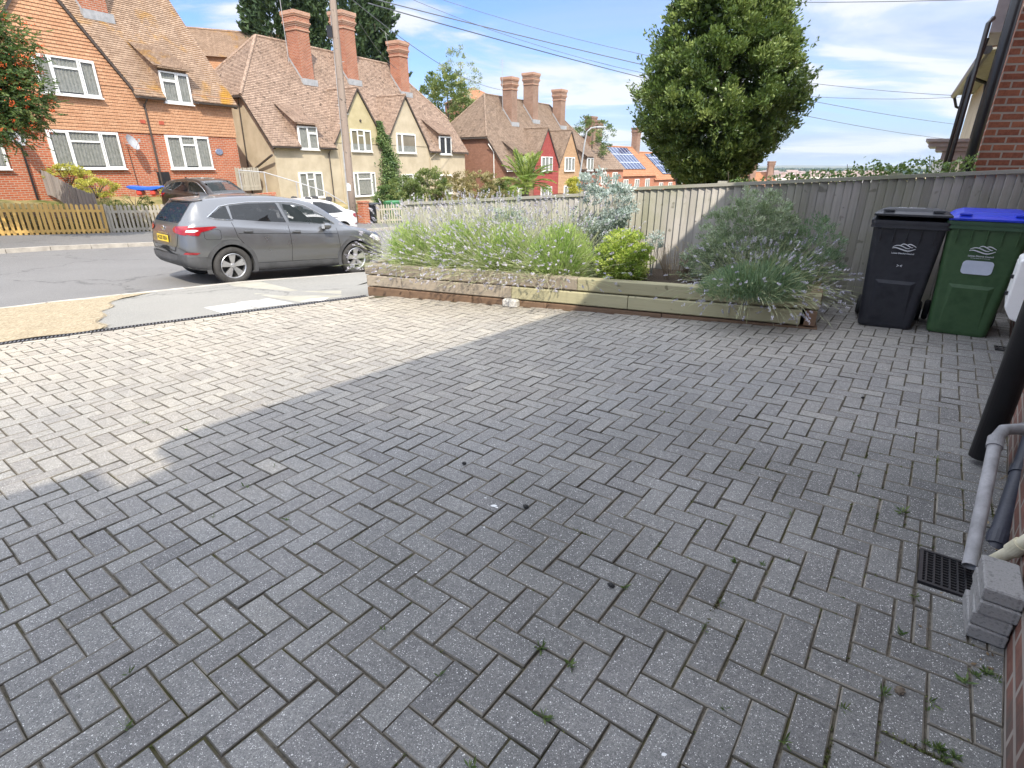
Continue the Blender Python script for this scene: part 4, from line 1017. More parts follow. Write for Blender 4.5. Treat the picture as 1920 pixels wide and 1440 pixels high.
# --- our own house: the brick wall on the right edge and the roof behind the camera that shades the drive
oh = empty('own_house', (0, 0, 0), 0, 'house with reddish brick wall along the right edge of the drive', 'house')
wz = -1.6
wallN = Vector((wdir.y, -wdir.x, 0))
if wallN.x < 0: wallN = -wallN
mb = MB(); A = wallA - wdir * .75; B = wallB
mb.prism([A + Vector((0, 0, wz)), B + Vector((0, 0, wz)), B + wallN * 5 + Vector((0, 0, wz)), A + wallN * 5 + Vector((0, 0, wz))], (0, 0, 4.9))
mb.build('wall', BRICK('house_brick', (.13, .062, .048), (.25, .125, .095), (.30, .27, .24), ms=.012, dirt=.6, stain=((.10, .085, .075), 2.5, .52)), oh)
# roof slab shaped by projecting the drive's shadow outline back to an assumed eave (eave height 3.4 m above the lens)
HE = 3.4; el = math.tan(R(SUN_EL)); hd = Vector((math.sin(R(SUN_TO)), math.cos(R(SUN_TO)), 0))
sh = [(-9.0, -3.4), (-2.56, 2.26), (-2.30, 2.45), (-2.01, 2.26), (-1.85, 2.57), (-2.10, 2.76), (-1.76, 3.93 - .45), (.53, 5.78), (5.2, 9.55), (10, 5), (3, -8), (-9, -9)]
sh = [(-9.0, -3.6), (-2.56, 2.24), (-2.30, 2.46), (-2.01, 2.24), (-1.84, 2.57), (-2.12, 2.80), (.53, 5.80), (5.2, 9.64), (11, 5), (4, -8), (-9, -9)]
# shadow line through (-1.76,3.93) and (.53,5.78): insert it
sh.insert(6, (-1.76, 3.93 - .62))
sh[6] = (-1.90, 3.10)
poly = []
for x, y in sh:
    zg_ = zdrive(x, y); p = Vector((x, y, 0)) - hd * ((HE - zg_) / el); poly.append(Vector((p.x, p.y, HE)))
mb = MB(); mb.prism(poly, (0, 0, .16)); mb.build('roof', MT['roof_tile2'], oh)
# ------------------------------------------------------------------ fences
def fline(l): return Vector((1.84 - .894 * l, 7.05 + .448 * l, 0))
FD = Vector((-.894, .448, 0)).normalized(); FN = Vector((FD.y, -FD.x, 0))
if FN.y > 0: FN = -FN                      # towards the drive
def close_board(l0, l1, zt0, zt1, label, post_ls, cap=True):
    root = empty('close_board_fence', (0, 0, 0), 0, label, 'fence', 'close-board fence along the far side of the drive')
    b = MB(); l = l0
    while l < l1:
        w = rnd(.074, .084); lm = l + w / 2; k = (lm - l0) / (l1 - l0)
        zt = zt0 + (zt1 - zt0) * k - .03; p = fline(l); q = fline(l + w - .006); zb = zdrive(p.x, p.y) - .05 - .25 * (lm > .2)
        t = random.gauss(.5, .36); dz = rnd(-.006, .006)
        # feather-edged: thin edge, then a narrow gap that shows as a dark groove
        a0, a1 = p + FN * .010, p + FN * .002; c0_, c1_ = q + FN * .034, q + FN * .016
        P = [a1, a0, c0_, c1_]
        V = [v + Vector((0, 0, zb)) for v in P] + [v + Vector((rnd(-.002, .002), 0, zt + dz)) for v in P]
        b.add(V, [(0, 1, 5, 4), (1, 2, 6, 5), (2, 3, 7, 6), (3, 0, 4, 7), (4, 5, 6, 7), (3, 2, 1, 0)], 0, min(1, max(0, t)))
        l += w
    b.build('board_panel', MT['fence'], root, tint=True)
    bb = MB(); bb.prism([fline(l0) + Vector((0, 0, zdrive(fline(l0).x, fline(l0).y) - .2)), fline(l1) + Vector((0, 0, zdrive(fline(l1).x, fline(l1).y) - .2)), fline(l1) + Vector((0, 0, zt1 - .06)), fline(l0) + Vector((0, 0, zt0 - .06))], FN * .003); bb.build('board_backing', MT['fence'], root, tint=True)  # added backing sheet closes the board gaps and keeps them dark
    c = MB(); P0, P1 = fline(l0) + FN * .014 + Vector((0, 0, zt0 - .012)), fline(l1) + FN * .014 + Vector((0, 0, zt1 - .012))
    c.bar(P0, P1, .07, .035); c.build('capping_rail', MT['cap'], root, tint=True)
    for lp in post_ls:
        k = (lp - l0) / (l1 - l0); p = fline(lp) - FN * .06; zt = zt0 + (zt1 - zt0) * k
        m_ = MB(); m_.cbox((p.x, p.y, zt - .85), (.1, .1, 1.75), rz=math.atan2(FD.y, FD.x)); m_.build('post', MT['cap'], root, tint=True)
    for h in (.25, .7, 1.1):
        rr = MB(); rr.bar(fline(l0) - FN * .04 + Vector((0, 0, zt0 - h)), fline(l1) - FN * .04 + Vector((0, 0, zt1 - h)), .04, .08)
        rr.build('rail', MT['cap'], root, tint=True)
    return root
def ztr(l): return -.227 - .0582 * l
close_board(-4.3, .95, ztr(-4.3), ztr(.95), 'grey feather-edge fence section behind the wheelie bins and green shrub', [-4.2, -2.4, -.7, .9])
close_board(.96, 3.95, -.331, -.331 - .0657 * 3, 'lower grey feather-edge fence section behind the sunlit lavender', [1.0, 2.8, 3.9])

def picket(p0, p1, z0f, h, mat_, label, sp=.105, w=.075, post_every=1.8, round_=True, group=None, name='picket_fence', cat='fence', lean=0.0, endpost=.12):
    root = empty(name, (0, 0, 0), 0, label, cat, group); p0, p1 = Vector(p0), Vector(p1); L = (p1 - p0).length; d = (p1 - p0) / L; n = Vector((d.y, -d.x, 0))
    if n.y > 0: n = -n
    pk = MB(); x = sp / 2; k = 0
    while x < L:
        c = p0 + d * x; z = z0f(c); a = random.gauss(0, .012) + lean; hh = h + rnd(-.02, .015); u = Vector((math.sin(a) * d.x, math.sin(a) * d.y, math.cos(a)))
        B = Vector((c.x, c.y, z + .05)) + n * .022; e = w / 2
        prof = [(-e, 0), (e, 0), (e, hh - .05)] + ([(e * .72, hh - .02), (0, hh), (-e * .72, hh - .02)] if round_ else [(0, hh)]) + [(-e, hh - .05)]
        pts = [B + d * px_ + u * pz for px_, pz in prof]
        pk.prism(pts, -n * .018, 0, min(1, max(0, random.gauss(.5, .2)))); x += sp
    pk.build('pickets', mat_, root, tint=True)
    for hh in (.22, h - .2):
        rl = MB()
        pts = [p0 + d * (L * i / 6) for i in range(7)]
        for a, c in zip(pts[:-1], pts[1:]): rl.bar((a.x, a.y, z0f(a) + hh + .03), (c.x, c.y, z0f(c) + hh + .03), .035, .08)
        rl.build('rail', mat_, root, tint=True)
    k = 0.0
    while k <= L + .01:
        c = p0 + d * k - n * .05; m_ = MB(); z = z0f(c); m_.cbox((c.x, c.y, z + h * .5), (.085, .085, h + endpost), rz=math.atan2(d.y, d.x)); m_.build('post', mat_, root, tint=True); k += post_every
    return root
gl = lambda p: zland(p.x, p.y)
F0, F1, F2 = P2(3.2, 21.6), P2(8.35, 21.6), P2(11.6, 21.6)
picket(F0, F1 - DS * .05, gl, 1.03, MT['picket_yellow'], 'yellow new wooden picket fence at the far left of the street', group=None, sp=.135, w=.078)
picket(F1 + DS * .05, F2, gl, 1.00, MT['picket_grey'], 'weathered grey picket fence between the yellow fence and the parked grey car', group=None, sp=.13, w=.075)
# straw and litter at the foot of the pickets
def straw(name, pts, n, spread, mat_, L=(.05, .16), label=None, flat=.8):
    mb = MB()
    for _ in range(n):
        a = random.choice(pts); c = Vector(a[0]).lerp(Vector(a[1]), random.random()) + Vector((rnd(-spread, spread), rnd(-spread, spread), 0))
        c.z = a[2](c) + rnd(.0, .03); th = rnd(0, 6.28); l = rnd(*L); up = rnd(0, 1 - flat); dv = Vector((math.cos(th), math.sin(th), up)) * l; s = Vector((-math.sin(th), math.cos(th), 0)) * rnd(.004, .010)
        mb.poly([c - s, c + s, c + dv + s * .3, c + dv - s * .3], 0, random.random())
    o = mb.build(name, mat_, tint=True); return tag(o, kind='stuff')
MT['straw'] = LEAF('dry_straw', (.30, .20, .09), (.55, .43, .22), (.72, .60, .38), trans=.1)
tag(straw('dead_grass', [(P2(3, 21.4), P2(11.6, 21.4), gl)], 2600, .22, MT['straw'], (.06, .2), flat=.5), 'dead straw-coloured grass along the foot of the picket fences', 'dead grass')
# split-reed divider between the two front gardens of the brick house
root = empty('reed_fence', (0, 0, 0), 0, 'grey split-reed fence running down the slope from the brick house to the pickets', 'fence')
ra, rb = Vector((-17.5, 21.1, 0)), P2(8.25, 21.75); mb = MB(); L = (rb - ra).length; n_ = 120
for i in range(n_):
    c = ra.lerp(rb, i / n_); k = i / n_; top = -.06 - .84 * k ** 1.15 + rnd(-.03, .02) + .05 * math.sin(k * 7); z = zland(c.x, c.y)
    d = (rb - ra).normalized(); w = L / n_ * .52; q = [c - d * w, c + d * w]
    off = Vector((d.y, -d.x, 0)) * rnd(-.008, .008); lean = d * rnd(-.02, .02)
    mb.prism([q[0] + off + Vector((0, 0, z)), q[1] + off + Vector((0, 0, z)), q[1] + off + lean + Vector((0, 0, top)), q[0] + off + lean + Vector((0, 0, top))], Vector((-d.y, d.x, 0)) * .012, 0, random.random())
mb.build('reed_panel', WOOD('split_reed', (.17, .15, .14), (.30, .27, .25), (.42, .38, .35), knots=False), root, tint=True)
for k in (0, 1):
    c = ra.lerp(rb, k); m_ = MB(); m_.cbox((c.x, c.y, zland(c.x, c.y) + .55 - k * .1), (.09, .09, 1.15)); m_.build('post', MT['picket_grey'], root, tint=True)
# old retaining wall that holds up the front garden behind the pickets
MT['old_wall'] = BRICK('old_garden_brick', (.14, .095, .065), (.30, .20, .14), (.26, .22, .17), ms=.014, dirt=.7, stain=((.10, .09, .06), 2.2, .5))
mb = MB()
for k in range(12):
    a, c = P2(2.6 + k * .82, 22.05), P2(2.6 + (k + 1) * .82, 22.05); top = -1.10 - .045 * k + rnd(-.03, .03)
    mb.prism([a + Vector((0, 0, -2.2)), c + Vector((0, 0, -2.2)), c + Vector((0, 0, top)), a + Vector((0, 0, top))], Vector((WS.x, WS.y, 0)) * .22)
tag(mb.build('retaining_wall', MT['old_wall']), 'low old brown brick retaining wall behind the yellow and grey pickets', 'wall')
C_, A_ = [], []
for _ in range(9000):
    u = rng.uniform(2.6, 12.2); w = 21.95 + rng.normal() * .10; k = abs(math.sin(u * 2.3) * math.sin(u * 1.1 + 1)); z = -1.95 - .02 * u + rng.uniform(0, .35 + .55 * k)
    p = P2(u, w); C_.append((p.x, p.y, z)); A_.append(rng.normal(size=3) + np.array([0, 0, .6]))
HEDGE = (np.array(C_), np.array(A_))
# low picket section in front of two bins, across the street
picket((-6.38, 26.75, 0), (-4.55, 27.9, 0), lambda p: -2.66 + .0 * p.x, .93, MT['picket_grey'], 'short pale picket fence in front of the two far bins, right of the brick pier', sp=.125, w=.07)
picket((-4.45, 28.0, 0), (-1.0, 30.9, 0), lambda p: -2.72, 1.05, MT['fence'], 'far grey fence showing through the lavender, beyond the road', sp=.10, w=.09)

# ------------------------------------------------------------------ telegraph pole, pier, walls, rail, street lamp
pb = Vector((-7.25, 25.6, -2.6)); root = empty('telegraph_pole', pb, 0, 'tall wooden telegraph pole in front of the cream cottages', 'telegraph pole')
def pp(z): return Vector((.012 * z - .0, 0, z))
mb = MB(); mb.tube([pp(z) for z in (0, 2, 4, 6, 8, 10, 10.6)], [.17, .165, .155, .145, .135, .125, .12], 14); mb.build('pole', MT['pole'], root, smooth=True, tint=True)
mb = MB()
for z, s in ((3.6, -1), (3.95, 1), (4.3, -1), (4.65, 1), (5.0, -1), (6.6, 1), (7.2, -1)): mb.tube([pp(z) + Vector((s * .13, 0, 0)), pp(z) + Vector((s * .24, 0, .02))], .012, 5)
mb.build('climbing_steps', MT['dish'], root)
mb = MB(); mb.cbox((.0, -.17, 1.72), (.16, .03, .26)); mb.cbox((-.02, -.175, 1.86), (.10, .03, .1)); mb.build('notice_plate', MT['upvc'], root)
mb = MB(); mb.tube([(-.12, -.13, .0), (-.10, -.125, 3.2)], .028, 6); mb.tube([(-.10, -.12, 3.2), (-.02, -.1, 8.2)], .012, 5); mb.build('cable_guard', MT['dish'], root)
mb = MB(); mb.cbox((-.12, -.05, 7.65), (.22, .18, .42)); mb.build('junction_box', MT['blackpipe'], root)
for z0, z1 in ((3.3, 3.0), (5.35, 5.1)):
    mb = MB(); mb.tube([pp(z0) + Vector((-.16, -.06, 0)), pp(z0) + Vector((0, -.165, -.14)), pp(z1) + Vector((.16, -.05, 0))], .012, 5); mb.build('binding_wire', MT['blackpipe'], root)
def pier(loc, w, h, label, m=MT['red_brick'], z=0):
    mb = MB(); mb.box((-w / 2, -w / 2, 0), (w / 2, w / 2, h)); mb.box((-w / 2 - .03, -w / 2 - .03, h), (w / 2 + .03, w / 2 + .03, h + .07))
    o = mb.build('brick_pier', m); o.location = loc; o.rotation_euler = (0, 0, R(57)); return tag(o, label, 'pier')
pier((-7.0, 26.6, -2.75), .36, 1.17, 'short red brick gate pier just right of the telegraph pole')
# low red brick wall and terrace of the cream house, with the sloping metal hand rail
mb = MB()
for a, c, z0, z1, th in ((P2(13.3, 22.6), P2(15.4, 22.4), -1.15, -1.05, .22), (P2(15.4, 22.4), P2(16.4, 21.5), -1.35, -1.5, .22), (P2(16.3, 21.2), P2(18.6, 20.6), -1.95, -2.05, .2)):
    n = Vector((-(c - a).y, (c - a).x, 0)).normalized() * th
    mb.prism([a + Vector((0, 0, -3)), c + Vector((0, 0, -3)), c + Vector((0, 0, z1)), a + Vector((0, 0, z0))], n)
o = mb.build('garden_wall', MT['red_brick']); tag(o, 'low stepped red brick garden wall below the cream house, behind the white car', 'wall')
root = empty('hand_rail', (0, 0, 0), 0, 'thin grey metal hand rail sloping down beside the steps of the cream house', 'hand rail')
hp_ = [at(448, 319, 25.2), at(495, 323, 25.4), at(555, 341, 25.6), at(612, 360, 25.8), at(650, 383, 26)]
mb = MB(); mb.tube(hp_, .022, 7); mb.build('rail', MT['dish'], root)
for p in hp_[:4]: mb = MB(); mb.tube([p, p - Vector((0, 0, 1.0))], .022, 7); mb.build('post', MT['dish'], root)
# grey pale fence at the side of the cream house
picket(at(448, 350, 27.6).to_tuple()[:2] + (0,), at(489, 350, 28.8).to_tuple()[:2] + (0,), lambda p: -1.15, 1.05, MT['picket_grey'], 'old grey paling fence in the shaded gap beside the cream house', sp=.07, w=.05)
# concrete retaining strip / path edge in front of it
lb = Vector((3.25, 37.0, -3.85)); lb = at(1075, 352, 44); lb.z = -4.4
root = empty('street_lamp', lb, 0, 'slim pale street lamp in front of the orange gable', 'street lamp')
mb = MB(); H = at(1102, 240, 44).z - lb.z; dx = at(1102, 240, 44).x - lb.x
mb.tube([(0, 0, 0), (dx * .3, 0, H * .3), (dx * .8, 0, H * .85), (dx * .95, 0, H - .25), (dx + .25, 0, H)], [.09, .07, .055, .05, .045], 10); mb.build('column', MT['lead'], root, smooth=True)
mb = MB(); mb.tube([(dx + .2, 0, H), (dx + .75, 0, H + .07), (dx + 1.0, 0, H + .09)], [.045, .06, .05], 8); mb.cbox((dx + 1.0, 0, H + .05), (.7, .22, .12), bev=.03); mb.build('lamp_head', MT['lead'], root, smooth=False)

# ------------------------------------------------------------------ overhead cables
ptop = pb + Vector((0.1, 0, 10.3))
def cable(a, b_, sag, r, label, cat='cable'):
    mb = MB(); a, b_ = Vector(a), Vector(b_)
    mb.tube([a.lerp(b_, i / 20) - Vector((0, 0, sag * 4 * (i / 20) * (1 - i / 20))) for i in range(21)], r, 5, cap=False)
    return tag(mb.build('overhead_cable', MT['cable']), label, 'cable', 'overhead cables')
MT['cable'] = M('cable_sheath', (.10, .11, .13), (.14, .15, .17), rough=.6)
# 'at' gives world points along the sight line at a true distance
cable(ptop, at(1985, -28, 12), .50, .0075, 'upper of the two nearly level cables across the top of the picture')
cable(ptop - Vector((0, 0, .12)), at(2050, -10, 12), .62, .0075, 'lower of the two nearly level cables across the top of the picture')
cable(ptop - Vector((.0, 0, .2)), at(1790, 179, 23.5), .9, .010, 'long cable passing behind the tree to the black gutter on the right')
cable(ptop - Vector((.0, 0, .3)), at(1800, 182, 24.5), 1.5, .010, 'lower long cable passing behind the tree to the black gutter on the right')
cable(at(700, -2, 25.6), at(1800, 234, 60), .5, .022, 'long thin cable falling behind the tree towards the sea side')
cable(at(690, 6, 25.6), at(1790, 262, 64), .7, .022, 'lowest thin cable falling behind the tree towards the sea side')
cable(at(655, -5, 25.7), at(938, 168, 50), .6, .016, 'cable from the telegraph pole down to the first chimney of the red-gabled pair')
cable(at(672, 40, 25.7), at(745, 130, 35), .2, .012, 'short cable from the telegraph pole to the right-hand chimney of the cream pair')

# ------------------------------------------------------------------ raised planter of timber sleepers
PD = (pl1 - pl0).normalized(); PN = Vector((-PD.y, PD.x, 0))
if PN.y < 0: PN = -PN
root = empty('timber_planter', (0, 0, 0), 0, 'long raised planter of stacked timber sleepers holding the lavender', 'planter')
Lp = (pl1 - pl0).length
def ptop_z(l): return -1.243 + .0205 * l
def sleeper(l0, l1, zr0, zr1, dep0, mat_, bulge=0, name='sleeper'):
    """one timber of the front wall; zr = height below the rim"""
    mb = MB(); c = pl0 + PD * ((l0 + l1) / 2); N = 8; j = rnd(-.006, .006)
    rows = []
    for i in range(N + 1):
        l = l0 + .004 + (l1 - l0 - .008) * i / N; p = pl0 + PD * l; w = PN * (dep0 + j + bulge * math.sin(math.pi * i / N) + rnd(-.0015, .0015))
        zt, zb = ptop_z(l) - zr0 - .003, ptop_z(l) - zr1 + .004; e = .012; dpt = PN * .11
        rows.append([p + w + Vector((0, 0, zb + e)), p + w + Vector((0, 0, zt - e)), p + w + PN * e + Vector((0, 0, zt)), p + w + dpt + Vector((0, 0, zt)), p + w + dpt + Vector((0, 0, zb)), p + w + PN * e + Vector((0, 0, zb))])
    V = [v - c for r in rows for v in r]; F = []
    for i in range(N):
        for k in range(6): F.append((i * 6 + (k + 1) % 6, i * 6 + k, (i + 1) * 6 + k, (i + 1) * 6 + (k + 1) % 6))
    F.append(tuple(range(6))); F.append(tuple(range(N * 6 + 5, N * 6 - 1, -1)))
    ang = math.atan2(PD.y, PD.x); Mi = Matrix.Rotation(-ang, 3, 'Z')
    mb.add([Mi @ v for v in V], F, 0, random.random())
    o = mb.build(name, mat_, root, tint=True); o.location = c; o.rotation_euler = (0, 0, ang); return o
old, new, bas = MT['sleeper_old'], MT['sleeper_new'], MT['sleeper_base']
for a, b_, m_ in ((0, .95, old), (.95, 1.78, old), (1.78, 3.12, old), (3.12, 4.5, new), (4.5, Lp - .02, new)): sleeper(a, b_, 0, .150, .012, m_)
for a, b_, m_ in ((.03, .62, old), (.62, 2.28, old), (2.28, 3.72, new), (3.72, Lp - .16, new)): sleeper(a, b_, .156, .312, .0, m_)
for a, b_, m_ in ((.02, .75, bas), (.75, 1.72, bas), (1.72, 2.75, bas), (2.75, 4.1, bas), (4.1, Lp, bas)): sleeper(a, b_, .318, .46, .008, m_)
mb = MB()
for off, zz in ((.0, .150), (.10, .30)):
    pass
# end timbers at both ends
for l, s in ((.0, 1), (Lp - .01, -1)):
    p = pl0 + PD * l; mb = MB()
    for k, (zr0, zr1) in enumerate(((.0, .15), (.156, .31), (.318, .46))):
        a, b_ = p + PN * (.125 if k != 1 else .01) + PD * (s * (.0 if k != 1 else .02)), p + PN * 1.2
        zt, zb = ptop_z(l) - zr0 - .004, ptop_z(l) - zr1 + .003
        mb.prism([a + Vector((0, 0, zb)), b_ + Vector((0, 0, zb)), b_ + Vector((0, 0, zt)), a + Vector((0, 0, zt))], PD * (s * .10), 0, random.random())
    mb.build('end_sleepers', bas if s < 0 else old, root, tint=True)
so = MB(); so.poly([pl0 + PN * .1 + PD * .08 + Vector((0, 0, ptop_z(0) - .07)), pl1 + PN * .1 - PD * .08 + Vector((0, 0, ptop_z(Lp) - .07)), pl1 + PN * 1.25 - PD * .08 + Vector((0, 0, ptop_z(Lp) - .05)), pl0 + PN * 1.25 + PD * .08 + Vector((0, 0, ptop_z(0) - .05))])
so.build('soil', M('dark_bark_mulch', (.03, .022, .016), (.09, .065, .045), scale=40, rough=.95, bump=1, bscale=60), root)
# pale rough stone block at the foot of the planter
mb = MB(); p = pl0 + PD * 2.30 - PN * .045
mb.cbox((0, 0, .045), (.20, .09, .10), bev=.018); o = mb.build('stone_block', M('pale_rough_stone', (.36, .34, .31), (.62, .60, .56), scale=25, rough=.9, bump=1, bscale=40)); o.location = (p.x, p.y, zdrive(p.x, p.y)); o.rotation_euler = (0, 0, math.atan2(PD.y, PD.x)); tag(o, 'small pale stone block at the foot of the sleepers', 'stone block')

# ------------------------------------------------------------------ drainage channel along the pavement
root = empty('drain_channel', (0, 0, 0), 0, 'long narrow black slotted drainage channel between drive and pavement', 'drain')
mb = MB(); a, c = DRL - dd * 4.5, DRR
def dz3(p, h): return Vector((p.x, p.y, zdrive(p.x, p.y) + h))
Lc = (c - a).length; mb.bar(dz3(a, -.012), dz3(c, -.012), .10, .012); mb.bar(dz3(a + nd * .048, -.003), dz3(c + nd * .048, -.003), .012, .02); mb.bar(dz3(a - nd * .048, -.003), dz3(c - nd * .048, -.003), .012, .02)
mb.build('channel', MT['blackpipe'], root)
mb = MB(); k = 0.0
while k < Lc: p = a + dd * k; mb.bar(dz3(p - nd * .043, .0), dz3(p + nd * .043, .0), .014, .012); k += .035
mb.build('grating', M('grey_grating', (.09, .09, .10), (.15, .15, .16), rough=.6), root)

# gully gratings
def gully(c, sx_, sy_, dx, dy, nx, ny, label):
    root = empty('gully_grating', dz3(c, .002), math.atan2(dx.y, dx.x), label, 'drain grating')
    mb = MB(); e = .012
    mb.box((-sx_, -sy_, -.02), (sx_, -sy_ + e, .004)); mb.box((-sx_, sy_ - e, -.02), (sx_, sy_, .004)); mb.box((-sx_, -sy_ + e, -.02), (-sx_ + e, sy_ - e, .004)); mb.box((sx_ - e, -sy_ + e, -.02), (sx_, sy_ - e, .004))
    mb.build('frame', MT['blackpipe'], root); g = MB()
    for i in range(1, nx): x = -sx_ + 2 * sx_ * i / nx; g.box((x - .0028, -sy_ + e, -.012), (x + .0028, sy_ - e, .002))
    for i in range(1, ny): y = -sy_ + 2 * sy_ * i / ny; g.box((-sx_ + e, y - .0022, -.012), (sx_ - e, y + .0022, .000))
    g.build('bars', MT['blackpipe'], root)
    h = MB(); h.poly([(-sx_, -sy_, -.03), (sx_, -sy_, -.03), (sx_, sy_, -.03), (-sx_, sy_, -.03)]); h.build('sump', MT['room'], root)
gully(gul_c, .095, .115, gul_x, gul_y, 8, 13, 'square black gully grating beneath the grey waste pipe')
gp = Vector(dpx(1885, 655)).to_3d(); gp.z = 0
gully(gp, .07, .07, gul_x, gul_y, 5, 5, 'small black grating near the green bin')

# ------------------------------------------------------------------ pipes on the house wall
def obj_tube(name, pts, r, mat_, label, cat, n=20, hollow=False, collars=()):
    root = empty(name, (0, 0, 0), 0, label, cat); mb = MB(); mb.tube(pts, r, n, cap=not hollow)
    if hollow:
        mb.tube(pts[::-1], [x * .84 for x in (r if isinstance(r, list) else [r] * len(pts))], n, cap=False)
        d = (Vector(pts[-1]) - Vector(pts[-2])).normalized(); rr = r[-1] if isinstance(r, list) else r
        q = d.to_track_quat('Z', 'Y').to_matrix().to_4x4(); q.translation = Vector(pts[-1]); mb.lathe([(rr, 0), (rr * .84, 0), (rr * .84, -.004), (rr, -.004)], n, q, closed=True)
    mb.build('pipe', mat_, root, smooth=True)
    for (i, k, l, f) in collars:
        a, b_ = Vector(pts[i]), Vector(pts[i + 1]); d = (b_ - a).normalized(); c = a.lerp(b_, k); m2 = MB(); m2.tube([c - d * l / 2, c - d * l * .45, c + d * l * .45, c + d * l / 2], [r_ * f for r_ in ((r[0] if isinstance(r, list) else r),) * 4], n); m2.build('collar', mat_, root, smooth=False)
    return root
sp_ = dz3(Vector(dpx(1824, 868)).to_3d(), 0)
def wallpt(Y, off, z):    # a point off the wall face
    k = (Y - wallA.y) / wdir.y; p = wallA + wdir * k - wallN0 * off; return Vector((p.x, p.y, z))
wallN0 = Vector((wdir.y, -wdir.x, 0))
MT['pipe_black'] = M('scuffed_black_pipe', (.010, .010, .012), (.024, .024, .027), rough=.4, bump=.15, bscale=20, scale=4)
bs = sp_ + Vector((.035, .0, .035))
obj_tube('soil_pipe', [bs, bs + Vector((0, 0, 4.6))], .056, MT['pipe_black'], 'thick black soil pipe standing clear of the brick wall at the right', 'pipe', hollow=False, n=24)
MT['pipe_grey'] = M('chalky_grey_pipe', (.17, .17, .175), (.30, .30, .31), scale=14, rough=.7, bump=.15, bscale=60)
g0 = Vector((1.745, 1.60, -1.425 + .06)); g1 = Vector((2.17, 2.02, -1.08))
ge = at(1818, 1062, 1.62); gt = at(1868, 822, 2.04); gx = at(1882, 806, 2.10); gw_ = at(1925, 808, 2.2)
obj_tube('waste_pipe', [gw_ + Vector((.2, .0, .0)), gx + Vector((.05, 0, .004)), gx, gt, ge], .024, MT['pipe_grey'], 'grey plastic waste pipe elbowing out of the wall and sloping down to the gully', 'pipe', hollow=True, collars=[(3, .04, .05, 1.22), (0, .8, .05, 1.25)])
d0, d1 = at(1862, 1040, 1.76), at(1925, 850, 2.16)
MT['pipe_blue'] = M('blue_black_pipe', (.014, .017, .028), (.03, .034, .05), rough=.5, bump=.2, bscale=30)
ddv = (d1 - d0).normalized()
obj_tube('rainwater_pipe', [d0 - ddv * .12, d0, d1, d1 + ddv * 1.5], .034, MT['pipe_blue'], 'blue-black rainwater pipe against the brick wall behind the block stack', 'pipe', n=20, collars=[(1, .12, .07, 1.18), (1, .80, .05, 1.15)])
MT['pipe_cream'] = M('cream_plastic_pipe', (.42, .39, .27), (.60, .57, .44), scale=16, rough=.6, bump=.1)
e0_, e1_, e2_ = at(1862, 1052, 1.60), at(1893, 1036, 1.545), at(1935, 1008, 1.50)
obj_tube('overflow_pipe', [e0_ - (e1_ - e0_) * .3, e0_, e1_, e2_, e2_ + (e2_ - e1_) * 2 + Vector((.1, 0, 0))], .021, MT['pipe_cream'], 'cream plastic pipe coming out above the stack of blocks', 'pipe', n=20, collars=[(2, .35, .05, 1.28)])
MT['stack'] = M('rough_grey_concrete', (.13, .13, .13), (.27, .265, .26), scale=70, rough=.9, bump=.6, bscale=260, c3=(.21, .21, .205))
# stack of four concrete blocks by the gully
sc = Vector(dpx(1858, 1205)).to_3d(); sc.z = 0; sc = Vector((1.585, 1.375, 0))
for i in range(4):
    o = empty('concrete_block', dz3(sc, .001 + i * .0505) + Vector((rnd(-.006, .006), rnd(-.006, .006), 0)), math.atan2(gul_y.y, gul_y.x) + [.02, -.03, .02, .0][i], ['lowest concrete block of the stack beside the gully grating', 'second concrete block up in the stack beside the gully grating', 'third concrete block up in the stack beside the gully grating', 'topmost concrete block of the stack, below the cream pipe'][i], 'concrete block', 'concrete blocks stacked by the gully')
    mb = MB(); mb.cbox((0, 0, .025), (.20, .10, .049), bev=.005)
    if True:
        bpy.data.objects.remove(o); o = mb.build('concrete_block', MT['stack'], tint=True)
        o.location = dz3(sc, .001 + i * .0505) + Vector((rnd(-.004, .004), rnd(-.004, .004), 0)); o.rotation_euler = (0, 0, math.atan2(gul_y.y, gul_y.x) + [.02, -.05, .03, .0][i])
        tag(o, ['lowest concrete block of the stack beside the gully grating', 'second concrete block up in the stack beside the gully grating', 'third concrete block up in the stack beside the gully grating', 'topmost concrete block of the stack, below the cream pipe'][i], 'concrete block', 'concrete blocks stacked by the gully')
# white meter box on the wall
root = empty('meter_box', (0, 0, 0), 0, 'white utility meter box on the wall beside the green bin', 'meter box')
mk = lambda k, off, z: (lambda p: Vector((p.x, p.y, z)))(wallA + wdir * k - wallN0 * off)
k0 = 3.55; mb = MB(); zt_, zb_ = -.62, -1.04
prof = [(0, zb_ - .03), (.10, zb_), (.15, zb_ + .08), (.15, zt_), (.0, zt_ + .08)]
mb.prism([mk(k0, o_, z) for o_, z in prof], wdir * .40); mb.build('casing', MT['upvc'], root, bevel=.012)
mb = MB(); mb.box((0, 0, 0), (.001, .001, .001)); mb = MB(); q = [mk(k0 + .03, .154, zb_ + .13), mk(k0 + .37, .154, zb_ + .13), mk(k0 + .37, .154, zt_ - .03), mk(k0 + .03, .154, zt_ - .03)]
mb.prism(q, wallN0 * .003); mb.build('door', MT['upvc'], root)
mb = MB()
for kz in (zb_ + .18, zt_ - .12): mb.cbox(mk(k0 + .05, .158, kz), (.03, .03, .025), rz=.8)
mb.build('latch', MT['blackpipe'], root)

